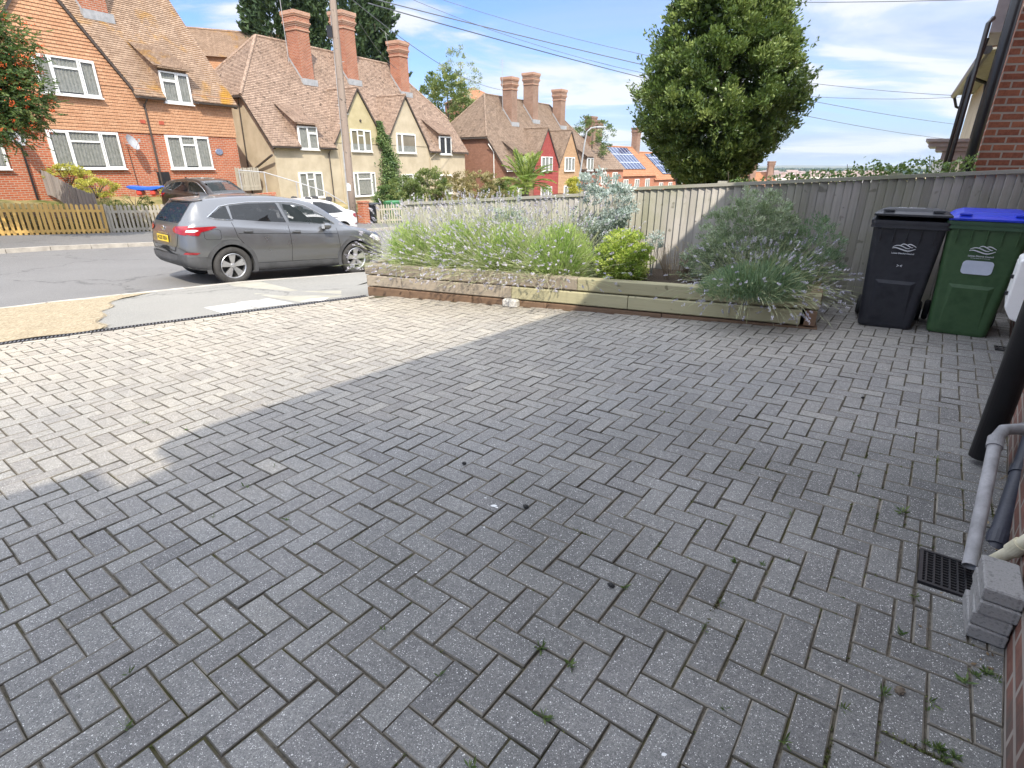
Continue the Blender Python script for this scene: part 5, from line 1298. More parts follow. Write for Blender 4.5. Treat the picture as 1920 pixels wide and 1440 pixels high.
# ------------------------------------------------------------------ wheelie bins
MT['bin_black'] = M('black_bin_plastic', (.008, .009, .015), (.022, .023, .030), scale=7, rough=.48, bump=.12, bscale=160, c3=(.012, .013, .019))
MT['bin_green'] = M('dark_green_bin_plastic', (.026, .066, .024), (.046, .098, .040), scale=7, rough=.48, bump=.12, bscale=160, c3=(.032, .078, .030))
MT['bin_rim_green'] = M('green_bin_rim', (.022, .06, .03), (.035, .085, .045), scale=3, rough=.45)
MT['lid_blue'] = M('bright_blue_lid', (.010, .030, .46), (.015, .045, .58), scale=3, rough=.38)
MT['lid_grey'] = M('dark_grey_lid', (.025, .027, .033), (.045, .048, .056), scale=6, rough=.45)
MT['white_print'] = M('white_print', (.55, .57, .60), (.62, .64, .68), scale=40, rough=.6)
MT['sticker'] = M('pale_blue_sticker', (.50, .55, .66), (.58, .63, .74), scale=12, rough=.5)
MT['rubber'] = M('black_rubber', (.012, .012, .012), (.02, .02, .02), rough=.8)
MT['bin_green_lid2'] = M('mid_green_lid', (.04, .17, .07), (.06, .22, .09), rough=.45)
def text_obj(s, size, mat_, parent, loc, rot, name='lettering', ext=.0006, bold=False, align='CENTER', shear=0):
    cu = bpy.data.curves.new(name, 'FONT'); cu.body = s; cu.size = size; cu.align_x = align; cu.align_y = 'CENTER'; cu.extrude = ext; cu.shear = shear
    if bold: cu.offset = size * .02
    t = bpy.data.objects.new(name, cu); COL.objects.link(t)
    dg = bpy.context.evaluated_depsgraph_get(); me = bpy.data.meshes.new_from_object(t.evaluated_get(dg))
    bpy.data.objects.remove(t); o = bpy.data.objects.new(name, me); COL.objects.link(o)
    me.materials.clear(); me.materials.append(mat_); o.parent = parent; o.location = loc; o.rotation_euler = rot; return o
def wheelie(loc, rz, body, rim, lid, label, logo=True, sticker=False, lidtext=None, lift=0., group=None, mark=False):
    root = empty('wheelie_bin', loc, rz, label, 'wheelie bin', group)
    # local: front faces -y, width x
    def shell(z, w, d, yc, r=.05, n=5):
        pts = []
        for cx_, cy_, a0 in ((w / 2 - r, -d / 2 + r, -90), (w / 2 - r, d / 2 - r, 0), (-w / 2 + r, d / 2 - r, 90), (-w / 2 + r, -d / 2 + r, 180)):
            for k in range(n + 1): a = R(a0 + 90 * k / n); pts.append(Vector((cx_ + r * math.cos(a), yc + cy_ + r * math.sin(a), z)))
        return pts
    rings = [shell(.0, .42, .46, .0, .045), shell(.03, .44, .48, .0, .05), shell(.25, .465, .52, -.005, .05), shell(.60, .505, .585, -.01, .045), shell(.93, .54, .65, -.02, .04)]
    mb = MB(); V = [v for r_ in rings for v in r_]; n = len(rings[0]); F = [tuple(range(n - 1, -1, -1)), tuple(range((len(rings) - 1) * n, len(rings) * n))]
    for i in range(len(rings) - 1):
        for k in range(n): F.append((i * n + k, i * n + (k + 1) % n, (i + 1) * n + (k + 1) % n, (i + 1) * n + k))
    mb.add(V, F)
    # raised lower panel on the front face: sloping shoulders
    def fy(z): return -(.23 + .105 * z / .93) - .02 * z / .93
    for x0, x1, z0, z1 in ((-.14, .14, .05, .46),):
        A = [Vector((x0 - .02, fy(z0) + .004, z0)), Vector((x1 + .02, fy(z0) + .004, z0)), Vector((x1 + .02, fy(z1) + .004, z1)), Vector((x0 - .02, fy(z1) + .004, z1))]
        B = [Vector((x0, fy(z0 + .02) - .006, z0 + .02)), Vector((x1, fy(z0 + .02) - .006, z0 + .02)), Vector((x1 - .015, fy(z1) - .006, z1 - .03)), Vector((x0 + .015, fy(z1) - .006, z1 - .03))]
        mb.add(A + B, [(4, 5, 6, 7), (0, 1, 5, 4), (1, 2, 6, 5), (2, 3, 7, 6), (3, 0, 4, 7)])
    for x in (-.20, -.10, 0, .10, .20): mb.prism([(x - .004, fy(.93) - .001, .93), (x + .004, fy(.93) - .001, .93), (x + .004, fy(.80) + .003, .80), (x - .004, fy(.80) + .003, .80)], (0, -.012, 0))
    mb.build('body', body, root, smooth=False, bevel=.004)
    # rim, two stepped bands
    mb = MB()
    for z0, z1, e in ((.93, .955, .022), (.955, .965, .012), (.965, .995, .026)):
        a, b_ = shell(z0, .56 + e, .67 + e, -.02, .035), shell(z1, .56 + e, .67 + e, -.02, .035); m_ = len(a)
        mb.add(a + b_, [tuple(range(m_ - 1, -1, -1)), tuple(range(m_, 2 * m_))] + [(k, (k + 1) % m_, m_ + (k + 1) % m_, m_ + k) for k in range(m_)])
    mb.build('rim', rim, root)
    # lid: hinged at the back
    lp = empty('lid_pivot'); bpy.data.objects.remove(lp)
    def L(x, y, z):           # lid opens by 'lift' at the front
        k = (.33 - y) / .70; return Vector((x, y, z + .998 + lift * max(0, k)))
    mb = MB(); w = .285; yf, yb = -.375, .30
    prof = [(yf, .0), (yf - .004, .018), (yf + .035, .036), (yf + .10, .040), (yf + .12, .066), (yb - .10, .074), (yb, .05), (yb + .03, .0)]
    cols_ = [(-w, .35), (-w + .035, .75), (-w + .09, 1.0), (w - .09, 1.0), (w - .035, .75), (w, .35)]
    V = [L(x, y, z * f if z > .03 else z) for x, f in cols_ for y, z in prof]; m_ = len(prof); F = []
    for i in range(5):
        for k in range(m_ - 1): F.append((i * m_ + k, i * m_ + k + 1, (i + 1) * m_ + k + 1, (i + 1) * m_ + k))
        F.append((i * m_ + m_ - 1, i * m_, (i + 1) * m_, (i + 1) * m_ + m_ - 1))
    F.append(tuple(range(m_))); F.append(tuple(range(5 * m_ + m_ - 1, 5 * m_ - 1, -1)))
    mb.add(V, [f[::-1] for f in F]); o = mb.build('lid', lid, root, bevel=.003)
    hb = MB(); hb.tube([L(-.20, .345, .02), L(.20, .345, .02)], .015, 8)
    for x in (-.2, .2): hb.tube([L(x, .29, .02), L(x, .345, .02)], .014, 8)
    hb.build('handle', rim, root)
    for s in (-1, 1): h2_ = MB(); h2_.cbox(L(s * .18, yf + .055, .050), (.085, .06, .020), bev=.004); h2_.build('lid_grip', lid, o)
    for s in (-1, 1):
        wm = MB(); wm.lathe([(.0, -.025), (.085, -.025), (.10, -.012), (.10, .012), (.085, .025), (0, .025)], 18, Matrix.Translation((s * .25, .25, .10)) @ Matrix.Rotation(R(90), 4, 'Y')); wm.build('wheel', MT['rubber'], root)
    sl = math.atan((.105 + .02) / .93); rt = (R(90) + sl, 0, 0)
    if logo:
        mb = MB()
        def pt(x, z): zz = .755 + z; return Vector((x, fy(zz) - .004, zz))
        def wave(ps, r=.0042):
            P = []
            for i in range(len(ps) - 1):
                p0, p1, p2, p3 = ps[max(i - 1, 0)], ps[i], ps[i + 1], ps[min(i + 2, len(ps) - 1)]
                for t in (0, .25, .5, .75):
                    P.append(tuple(.5 * ((2 * p1[j]) + (p2[j] - p0[j]) * t + (2 * p0[j] - 5 * p1[j] + 4 * p2[j] - p3[j]) * t * t + (3 * p1[j] - p0[j] - 3 * p2[j] + p3[j]) * t ** 3) for j in (0, 1)))
            P.append(ps[-1]); rr = [r * (.45 + .55 * math.sin(math.pi * i / (len(P) - 1))) for i in range(len(P))]
            mb.tube([pt(*p) for p in P], rr, 5)
        wave([(-.085, .012), (-.055, .026), (-.02, .022), (.02, .004), (.045, .004)])
        wave([(-.032, .026), (-.012, .041), (.012, .036), (.05, .014), (.065, .014)])
        wave([(.018, .032), (.036, .041), (.06, .034), (.088, .018)])
        wave([(-.088, .0), (-.06, .005), (-.02, -.006), (.02, -.018), (.05, -.016), (.086, .002)], .005)
        mb.build('crest', MT['white_print'], root)
        zz = .712; text_obj('Lewes District Council', .0185, MT['white_print'], root, (0, fy(zz) - .0035, zz), rt, 'lettering', bold=True)
    if sticker:
        zz = .695; text_obj('Working together for our community', .0085, MT['white_print'], root, (0, fy(zz) - .0035, zz), rt, 'lettering')
        mb = MB(); w_, h_ = .105, .058; zc_ = .615; r_ = .03; pts = []
        for cx_, cz_, a0 in ((w_ - r_, -h_ + r_, -90), (w_ - r_, h_ - r_, 0), (-w_ + r_, h_ - r_, 90), (-w_ + r_, -h_ + r_, 180)):
            for k in range(7): a = R(a0 + 15 * k); z = zc_ + cz_ + r_ * math.sin(a); pts.append((cx_ + r_ * math.cos(a), fy(z) - .002, z))
        mb.prism(pts, (0, -.002, 0)); mb.build('sticker', MT['sticker'], root)
    if mark:
        mb = MB(); zz = .60
        for s in (-1, 1): mb.tube([(s * .004, fy(zz) - .003, zz), (s * .02, fy(zz + .008) - .003, zz + .008)], .0022, 4); mb.tube([(s * .004, fy(zz) - .003, zz), (s * .02, fy(zz - .008) - .003, zz - .008)], .0022, 4)
        mb.build('scratch_mark', MT['white_print'], root)
    if lidtext:
        mb = MB(); q0 = L(0, -.19, .0); text_obj(lidtext, .05, MT['white_print'], root, (q0.x - .02, q0.y, q0.z + .0735), (R(4) - math.atan(lift / .7), 0, 0), 'lettering', bold=True)
    return root
# positions from the foot of each bin
def onz(px, py): x, y = dpx(px, py); return Vector((x, y, zdrive(x, y)))
rzb = math.atan2(-.448, .894) + R(6)
b1 = onz(1652, 613); bd_ = Vector((math.sin(0), 0, 0))
def placebin(px, py, rz): 
    f = onz(px, py); back = Vector((-math.sin(rz), math.cos(rz), 0)); c = f + back * .235; c.z = zdrive(c.x, c.y) + .002; return c
wheelie(placebin(1655, 614, R(-35)), R(-35), MT['bin_black'], MT['bin_black'], MT['lid_grey'], 'black wheelie bin with its dark lid propped slightly open, beside the shaded lavender', lidtext='No Ashes', lift=.035, mark=True, group='council wheelie bins by the wall')
wheelie(placebin(1790, 628, R(-37)), R(-37), MT['bin_green'], MT['bin_rim_green'], MT['lid_blue'], 'dark green wheelie bin with a bright blue lid and pale sticker', sticker=True, group='council wheelie bins by the wall')
wheelie((-6.72, 27.05, -2.68), R(-30), MT['bin_black'], MT['bin_black'], MT['lid_grey'], 'far black wheelie bin beside the pale picket fence across the street', logo=False, group='far wheelie bins')
wheelie((-5.85, 27.75, -2.62), R(-30), MT['bin_green_lid2'], MT['bin_green_lid2'], MT['bin_green_lid2'], 'far green wheelie bin behind the pale picket fence across the street', logo=False, group='far wheelie bins')
# dry leaf caught under the black lid, cones and grit on the drive
# ------------------------------------------------------------------ foliage
def leafmesh(name, C, A, L, W, tint, mat_, parent=None, N=None, fold=.0):
    """C centres (n,3); A leaf axes (n,3) unit; L, W lengths and widths; one diamond per leaf"""
    n = len(C); C = np.asarray(C, float); A = np.asarray(A, float); A /= np.linalg.norm(A, axis=1)[:, None] + 1e-9
    rv = rng.normal(size=(n, 3)) if N is None else np.asarray(N, float)
    S = np.cross(A, rv); S /= np.linalg.norm(S, axis=1)[:, None] + 1e-9
    L = np.broadcast_to(L, n)[:, None]; W = np.broadcast_to(W, n)[:, None]
    nn = np.cross(S, A)
    V = np.stack([C - A * L * .5, C + S * W * .5 + A * L * .05 + nn * W * fold, C + A * L * .5, C - S * W * .5 + A * L * .05 + nn * W * fold], 1).reshape(-1, 3)
    me = bpy.data.meshes.new(name); me.vertices.add(4 * n); me.vertices.foreach_set('co', V.astype(np.float32).ravel())
    me.loops.add(4 * n); me.loops.foreach_set('vertex_index', np.arange(4 * n, dtype=np.int32))
    me.polygons.add(n); me.polygons.foreach_set('loop_start', np.arange(0, 4 * n, 4, dtype=np.int32)); me.polygons.foreach_set('loop_total', np.full(n, 4, dtype=np.int32))
    a = me.attributes.new('tint', 'FLOAT', 'FACE'); a.data.foreach_set('value', np.clip(np.broadcast_to(tint, n), 0, 1).astype(np.float32))
    me.update(calc_edges=True); me.materials.append(mat_)
    o = bpy.data.objects.new(name, me); COL.objects.link(o)
    if parent is not None: o.parent = parent
    return o
def unit(n): v = rng.normal(size=(n, 3)); return v / np.linalg.norm(v, axis=1)[:, None]
def clumps(n, rad, shell=.55, zexp=1.0, profile=None, center=(0, 0, 0)):
    """clump centres near the surface of an ellipsoid or a lathe profile"""
    if profile is None:
        u = unit(n); r = rng.uniform(shell, 1.0, n) ** .6; return u * r[:, None] * np.array(rad) + np.array(center), u
    zs = np.array([p[0] for p in profile]); rs = np.array([p[1] for p in profile])
    w = rs + .15; cum = np.cumsum(w); z = np.interp(rng.uniform(0, cum[-1], n), cum, zs); r = np.interp(z, zs, rs)
    th = rng.uniform(0, 2 * np.pi, n); k = rng.uniform(shell, 1.0, n) ** .6
    P = np.stack([np.cos(th) * r * k, np.sin(th) * r * k, z], 1); u = np.stack([np.cos(th), np.sin(th), np.full(n, .35)], 1)
    return P + np.array(center), u
def crown(name, parent, mat_, nclump, per, csize, leaf, rad=None, profile=None, center=(0, 0, 0), shell=.5, tvar=.22, up=.3, outward=.6, squash=.7, holes=0, tbase=.5, wl=.45):
    P, u = clumps(nclump, rad, shell, profile=profile, center=center)
    if holes:
        H = P[rng.integers(0, nclump, holes)]; keep = np.ones(nclump, bool)
        for h in H: keep &= np.linalg.norm(P - h, axis=1) > csize * 1.1 * rng.uniform(.6, 1.3)
        P, u = P[keep], u[keep]
    n = len(P); s = csize * rng.uniform(.55, 1.35, n)
    off = rng.normal(size=(n, per, 3)); off /= (np.linalg.norm(off, axis=2)[:, :, None] + 1e-9); off *= (rng.uniform(0, 1, (n, per, 1)) ** .45); off[..., 2] *= squash
    C = P[:, None, :] + off * s[:, None, None] * .6
    A = off + outward * u[:, None, :] + np.array([0, 0, up]) + rng.normal(size=off.shape) * .45
    t = tbase + rng.normal(size=(n, 1)) * tvar + rng.normal(size=(n, per)) * .12
    C = C.reshape(-1, 3); A = A.reshape(-1, 3); t = t.reshape(-1)
    Lf = leaf * rng.uniform(.65, 1.25, len(C))
    return leafmesh(name, C, A, Lf, Lf * wl, t, mat_, parent)
def trunk_mesh(name, parent, segs, mat_=None):
    mb = MB()
    for pts, r in segs: mb.tube(pts, r, 8)
    return mb.build(name, mat_ or MT['bark'], parent, smooth=True)
def limbs(base, top, r0, spread, n, seed=1):
    rr = random.Random(seed); base, top = Vector(base), Vector(top); out = [([base, base.lerp(top, .35) + Vector((rr.uniform(-.05, .05), rr.uniform(-.05, .05), 0)), base.lerp(top, .7), top], [r0, r0 * .75, r0 * .45, r0 * .15])]
    for i in range(n):
        k = .25 + .6 * i / n; p = base.lerp(top, k); a = i * 2.4; L = spread * rr.uniform(.6, 1.0) * (1.1 - k * .6)
        q = p + Vector((math.cos(a) * L, math.sin(a) * L, L * rr.uniform(.3, .9))); m_ = p.lerp(q, .5) + Vector((0, 0, -.06 * L))
        out.append(([p, m_, q], [r0 * .4 * (1.1 - k), r0 * .25 * (1.1 - k), r0 * .06]))
    return out
LM = {}
LM['bay'] = LEAF('bay_leaf', (.032, .064, .018), (.11, .17, .048), (.26, .33, .105), rough=.35, trans=.22, spec=.5)
LM['conifer'] = LEAF('cypress_foliage', (.020, .045, .020), (.045, .085, .035), (.09, .14, .055), rough=.7, trans=.12)
LM['rowan'] = LEAF('rowan_leaf', (.035, .075, .022), (.09, .15, .045), (.20, .24, .08), rough=.5, trans=.3)
LM['berry'] = M('rowan_berry', (.62, .09, .02), (.80, .16, .035), scale=30, rough=.4)
LM['shrub'] = LEAF('shrub_leaf', (.06, .10, .03), (.17, .22, .07), (.34, .36, .14), rough=.55, trans=.3)
LM['rust'] = LEAF('rusty_shrub_leaf', (.16, .11, .05), (.32, .26, .12), (.50, .44, .26), rough=.6, trans=.3)
LM['yellow'] = LEAF('golden_privet_leaf', (.28, .30, .05), (.56, .52, .09), (.74, .68, .20), rough=.5, trans=.3)
LM['ivy'] = LEAF('ivy_leaf', (.04, .085, .03), (.11, .18, .06), (.26, .32, .13), rough=.5, trans=.2)
LM['euon'] = LEAF('golden_euonymus_leaf', (.14, .25, .04), (.42, .52, .10), (.70, .74, .24), rough=.4, trans=.3)
LM['silver'] = LEAF('silver_leaf', (.20, .27, .25), (.40, .47, .45), (.62, .67, .65), rough=.6, trans=.2)
LM['greygreen'] = LEAF('grey_green_leaf', (.12, .17, .10), (.30, .37, .24), (.54, .58, .43), rough=.6, trans=.25)
LM['lavleaf'] = LEAF('lavender_leaf', (.13, .24, .05), (.33, .48, .12), (.55, .64, .25), rough=.6, trans=.3)
LM['lavdark'] = LEAF('shaded_lavender_leaf', (.08, .15, .09), (.20, .30, .18), (.36, .44, .30), rough=.6, trans=.3)  # darker, bluer copy of the lavender leaf; shade put into the colour
LM['lavflower'] = LEAF('lavender_flower', (.28, .26, .36), (.50, .47, .58), (.70, .67, .74), rough=.8, trans=.3)
LM['lavstem'] = LEAF('lavender_stem', (.20, .26, .12), (.38, .42, .22), (.55, .55, .36), rough=.7, trans=.2)
LM['palm'] = LEAF('palm_leaflet', (.07, .13, .02), (.20, .28, .05), (.40, .44, .12), rough=.4, trans=.25)
LM['weed'] = LEAF('weed_leaf', (.03, .06, .018), (.07, .12, .035), (.15, .19, .07), rough=.6, trans=.3)
LM['moss'] = LEAF('moss', (.04, .05, .02), (.09, .11, .03), (.17, .17, .06), rough=.9, trans=.1)

# --- the big evergreen (bay) behind the fence
T = (4.45, 13.1, -2.9)
root = empty('evergreen_tree', T, 0, 'big dense dark green evergreen tree rising behind the fence to the top of the picture', 'tree')
prof = [(2.35, .35), (2.7, .7), (3.0, 1.0), (3.4, 1.4), (3.9, 1.75), (4.4, 1.78), (4.9, 1.62), (5.4, 1.42), (6.0, 1.17), (6.6, .87), (7.1, .4)]
prof = [(z, r * .95) for z, r in prof]
crown('crown', root, LM['bay'], 1500, 96, .30, .085, profile=prof, shell=.62, tvar=.26, up=.5, outward=.5, holes=16, wl=.42)
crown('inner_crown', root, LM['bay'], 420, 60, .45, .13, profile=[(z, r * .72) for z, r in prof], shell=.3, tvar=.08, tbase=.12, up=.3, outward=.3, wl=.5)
P_, u_ = clumps(170, None, .97, profile=[(2.6, .7), (3.2, 1.3), (3.9, 1.75), (4.4, 1.82), (5.4, 1.45), (6.2, 1.15), (7.0, .6)])
C_ = []; A_ = []
for p, u in zip(P_, u_):     # shoots that stick out of the crown
    n = int(rng.integers(14, 30)); d = u + np.array([0, 0, .8]); d /= np.linalg.norm(d); L_ = rng.uniform(.15, .42)
    for k in range(n): C_.append(p + d * L_ * k / n + rng.normal(size=3) * .025); A_.append(d + rng.normal(size=3) * .7)
leafmesh('shoots', np.array(C_), np.array(A_), .08, .034, .55 + .2 * rng.normal(size=len(C_)), LM['bay'], root)
trunk_mesh('trunk', root, limbs((0, 0, 0), (0, 0, 6.2), .20, 1.2, 14, 3) + [([(-.22, .1, .3), (-.35, .1, 1.6), (-.7, .1, 2.8)], [.12, .10, .05]), ([(.2, 0, .3), (.45, 0, 1.5), (.9, 0, 2.7)], [.12, .10, .05])])

# --- cypresses behind the cream house
def cypress(loc, H, r, label, n=260, seed=0, nsp=0):
    root = empty('conifer_tree', loc, 0, label, 'tree', 'dark conifers behind the cream cottages')
    P = []; A = []; tt = []
    prof = [(.0, r), (.35 * H, r * .95), (.6 * H, r * .8), (.8 * H, r * .5), (.95 * H, r * .2), (H, .05)]
    Q, u = clumps(n, None, .55, profile=prof)
    for p, d in zip(Q, u):
        dd_ = d * rng.uniform(.6, 1.2) + np.array([0, 0, rng.uniform(.3, .9)]); dd_ /= np.linalg.norm(dd_); L_ = rng.uniform(.9, 1.9); t0 = rng.normal() * .2 + .45
        m = 60; k = rng.uniform(0, 1, m)[:, None]; wd_ = (1 - k) * .32
        P.append(p + dd_ * k * L_ + rng.normal(size=(m, 3)) * wd_); A.append(np.broadcast_to(dd_, (m, 3)) + rng.normal(size=(m, 3)) * .45); tt.append(t0 + k[:, 0] * .2 + rng.normal(size=m) * .1)
    leafmesh('crown', np.concatenate(P), np.concatenate(A), .46, .17, np.concatenate(tt), LM['conifer'], root)
    trunk_mesh('trunk', root, [([(0, 0, -2), (0, 0, H * .5), (0, 0, H * .97)], [.35, .22, .04])])
cypress((-16.9, 47, 4.2), 12.2, 2.5, 'tall dark conifer behind the left chimney of the cream cottages', 330)
cypress((-13.6, 49, 4), 12.5, 3.2, 'broad dark conifer behind the middle chimney of the cream cottages', 380)
cypress((-10.9, 50, 3), 9.2, 1.8, 'lower dark conifer, its tip right of the telegraph pole', 220)
# --- rounder trees
def tree(name, loc, rad, H, mat_, label, ncl=160, per=60, cs=.6, leaf=.16, group=None, cz=None, holes=6, shell=.35, tvar=.2, seed=1, **kw):
    root = empty(name, loc, 0, label, 'tree', group); cz = cz or H - rad[2]
    crown('crown', root, mat_, ncl, per, cs, leaf, rad=rad, center=(0, 0, cz), holes=holes, shell=shell, tvar=tvar, **kw)
    trunk_mesh('trunk', root, limbs((0, 0, -.5), (0, 0, H * .85), max(.07, rad[0] * .07), rad[0] * .7, 8, seed)); return root
tree('leafy_tree', (-6.6, 62, -.5), (3.0, 3.0, 3.6), 9.8, LM['shrub'], 'light green tree on the hill between the cream and the red-gabled cottages', 220, 60, .8, .26)
tree('bare_topped_tree', (-6.0, 72, 1), (2.3, 2.3, 3.2), 12.1, LM['greygreen'], 'greyish tree top behind the light green tree on the hill', 90, 40, .8, .22)
tree('garden_tree', (10.0, 73, -3.5), (2.9, 2.9, 2.7), 9.6, LM['bay'], 'dark green round tree rising between the orange gable and the brown roof', 120, 50, .8, .22)
tree('roadside_tree', (-24.5, 37, 2), (4.5, 4.5, 5), 12.8, LM['conifer'], 'dark tree showing past the roof edge of the brick house at the top left', 220, 60, .9, .25)
tree('small_tree', (40.5, 92, -11), (2.0, 2.0, 3.0), 9.6, LM['shrub'], 'small yellow-green tree beside the far house with two square chimneys', 90, 60, .8, .3)
tag(leafmesh('undergrowth', HEDGE[0], HEDGE[1], .10, .03, rng.uniform(0, 1, len(HEDGE[0])), LM['rust']), 'dry scrubby undergrowth between the pickets and the old garden wall', 'undergrowth', kind='stuff')
# --- rowan with berries, top left
rl = Vector((-15.6, 15.2, -1.9)); root = empty('rowan_tree', rl, 0, 'rowan tree with orange-red berries hanging across the brick house at top left', 'tree')
cr = [((3.0, .2, 3.55), (.8, .7, .7), 150), ((2.6, 0, 4.6), (1.2, .9, 1.3), 260), ((1.6, 0, 4.3), (1.75, 1.3, 1.7), 560), ((2.25, .1, 3.35), (1.15, 1.0, .95), 300), ((.4, 0, 3.3), (1.5, 1.1, 1.2), 300), ((2.2, .1, 4.9), (.9, .8, .9), 160)]
C_, A_, T_ = [], [], []; bc = []
for c, rad, n in cr:
    P_, u_ = clumps(n, rad, .3, center=c)
    for p, u in zip(P_, u_):
        for _ in range(5):     # pinnate leaves: pairs of leaflets along a drooping rib
            q = p + rng.normal(size=3) * .16; d = u * .8 + rng.normal(size=3) * .5 + np.array([0, 0, -.25]); d /= np.linalg.norm(d); s = np.cross(d, [0, 0, 1.0]); s /= np.linalg.norm(s) + 1e-6; t0 = .45 + rng.normal() * .22
            for k in range(6):
                for sg in (-1, 1):
                    C_.append(q + d * (.03 + .028 * k) + s * sg * .028); A_.append(s * sg + d * .55 + rng.normal(size=3) * .1); T_.append(t0 + rng.normal() * .08)
        if rng.random() < .34: bc.append(p + u * .22)
leafmesh('crown', np.array(C_), np.array(A_), .078, .030, np.array(T_), LM['rowan'], root)
mb = MB()
ico = [(0, 0, 1), (.89, 0, .45), (.28, .85, .45), (-.72, .53, .45), (-.72, -.53, .45), (.28, -.85, .45), (.72, .53, -.45), (-.28, .85, -.45), (-.89, 0, -.45), (-.28, -.85, -.45), (.72, -.53, -.45), (0, 0, -1)]
icf = [(0, 1, 2), (0, 2, 3), (0, 3, 4), (0, 4, 5), (0, 5, 1), (1, 6, 2), (2, 7, 3), (3, 8, 4), (4, 9, 5), (5, 10, 1), (2, 6, 7), (3, 7, 8), (4, 8, 9), (5, 9, 10), (1, 10, 6), (11, 7, 6), (11, 8, 7), (11, 9, 8), (11, 10, 9), (11, 6, 10)]
for p in bc:
    for _ in range(13):
        q = p + rng.normal(size=3) * np.array([.042, .042, .026]); r = .0135; mb.add([q + r * np.array(v) for v in ico], icf)
mb.build('berries', LM['berry'], root, smooth=True)
trunk_mesh('trunk', root, limbs((-.4, .1, -.2), (-.5, 0, 4.9), .085, 1.3, 12, 8) + [([(-.4, .1, 1.6), (.8, 0, 2.7), (2.0, 0, 3.3)], [.06, .045, .015]), ([(-.45, .1, 2.2), (.7, 0, 3.5), (1.5, 0, 4.6)], [.06, .04, .012])])
# --- shrubs in the gardens
def shrub(name, loc, rad, mat_, label, ncl=60, per=50, cs=.25, leaf=.06, group=None, holes=2, **kw):
    root = empty(name, loc, 0, label, 'shrub', group)
    crown('foliage', root, mat_, ncl, per, cs, leaf, rad=rad, center=(0, 0, rad[2] * .75), holes=holes, **kw)
    mb = MB()
    for i in range(7): a = i * 2.4; mb.tube([(0, 0, -.1), (math.cos(a) * rad[0] * .3, math.sin(a) * rad[1] * .3, rad[2] * .7), (math.cos(a) * rad[0] * .7, math.sin(a) * rad[1] * .7, rad[2] * 1.4)], [.02, .014, .004], 5)
    mb.build('stems', MT['bark'], root); return root
def gz(x, y): return zland(x, y)
g_ = 'garden shrubs in front of the houses'
shrub('golden_shrub', (-16.45, 21.25, -.70), (.95, .6, .45), LM['yellow'], 'bright golden-yellow shrub spilling over the reed fence', 90, 60, .22, .06, g_)
shrub('golden_shrub', (-15.15, 20.75, -.98), (.9, .5, .34), LM['yellow'], 'smaller golden shrub at the lower end of the reed fence', 70, 60, .2, .06, g_)
for i, (px, py, Y, r, mt, lb_) in enumerate([(205, 372, 20.6, (.9, .5, .35), 'shrub', 'low scrubby plant under the wide window of the brick house'), (250, 372, 21.8, (.7, .5, .3), 'shrub', 'low green plant left of the blue see-saw'), (300, 352, 24.2, (.35, .3, .35), 'yellow', 'small yellow-green plant beside the dark meter cupboard')]):
    p = at(px, py, Y); shrub('low_shrub', (p.x, p.y, zland(p.x, p.y) - .05), r, LM[mt], lb_, 45, 45, .2, .055, g_)
hs = [(760, 378, 30.5, (1.1, 1.0, 1.15), 'shrub', 'green leafy shrub directly right of the far green bin'), (805, 380, 31.5, (1.3, 1.0, 1.5), 'shrub', 'tall green shrub in front of the right-hand gable of the cream cottages'), (850, 378, 33, (1.4, 1.1, 1.35), 'rust', 'straw-coloured shrub at the right end of the cream cottages'),
      (900, 376, 34, (1.5, 1.2, 1.45), 'rust', 'rusty brown and olive shrub left of the palm'), (935, 374, 34.5, (1.1, 1.0, 1.1), 'shrub', 'olive shrub touching the left side of the palm'), (1075, 372, 37, (.6, .6, 1.2), 'yellow', 'upright yellow-green conifer-like shrub right of the palm'), (725, 380, 30.0, (.6, .6, .9), 'ivy', 'dark green bush at the foot of the ivy-clad wall')]
for i, (px, py, Y, r, mt, lb_) in enumerate(hs):
    p = at(px, py + 10, Y); shrub('garden_shrub', (p.x, p.y, p.z - .45), r, LM[mt], lb_, 170, 60, .36, .12, g_, holes=3, tvar=.28)
shrub('hedge', (at(700, 380, 29).x, 29.6, -2.5), (.5, .5, .45), LM['rust'], 'dry ivy mound between the brick pier and the black bin across the street', 40, 40, .2, .07, g_)
# ivy climbing the cream house (grown on the wall in house coordinates)
root = empty('ivy', (H2.x, H2.y, 0), R(90 - 31), 'green ivy climbing the cream wall between the two gables', 'climbing plant')
C_, A_, T_ = [], [], []
for _ in range(9000):
    z = rng.uniform(-2.4, 2.6); k = (z + 2.4) / 5.0; cu = 8.1 + .75 * (1 - k) ** 2 * 1.2 + .15 * math.sin(z * 3); w = .30 + .95 * (1 - k) ** 1.4 + .12 * math.sin(z * 5)
    x = cu + rng.normal() * w * .5; 
    if k > .85: x = 7.9 + (k - .85) * -1.2 + rng.normal() * .1
    C_.append((x, -.08 - abs(rng.normal()) * (.10 + .25 * (1 - k)), z)); A_.append(rng.normal(size=3) + np.array([0, -.5, -.6])); T_.append(.5 + .22 * math.sin(x * 5 + z * 4) + rng.normal() * .15)
leafmesh('foliage', np.array(C_), np.array(A_), .12, .09, np.array(T_), LM['ivy'], root)
mb = MB()
for i in range(5): mb.tube([(8.6 + .15 * i, -.05, -2.9), (8.3 + .1 * i, -.05, -.5), (8.0 + .03 * i, -.05, 1.8)], [.03, .02, .006], 5)
mb.build('stems', MT['bark'], root)
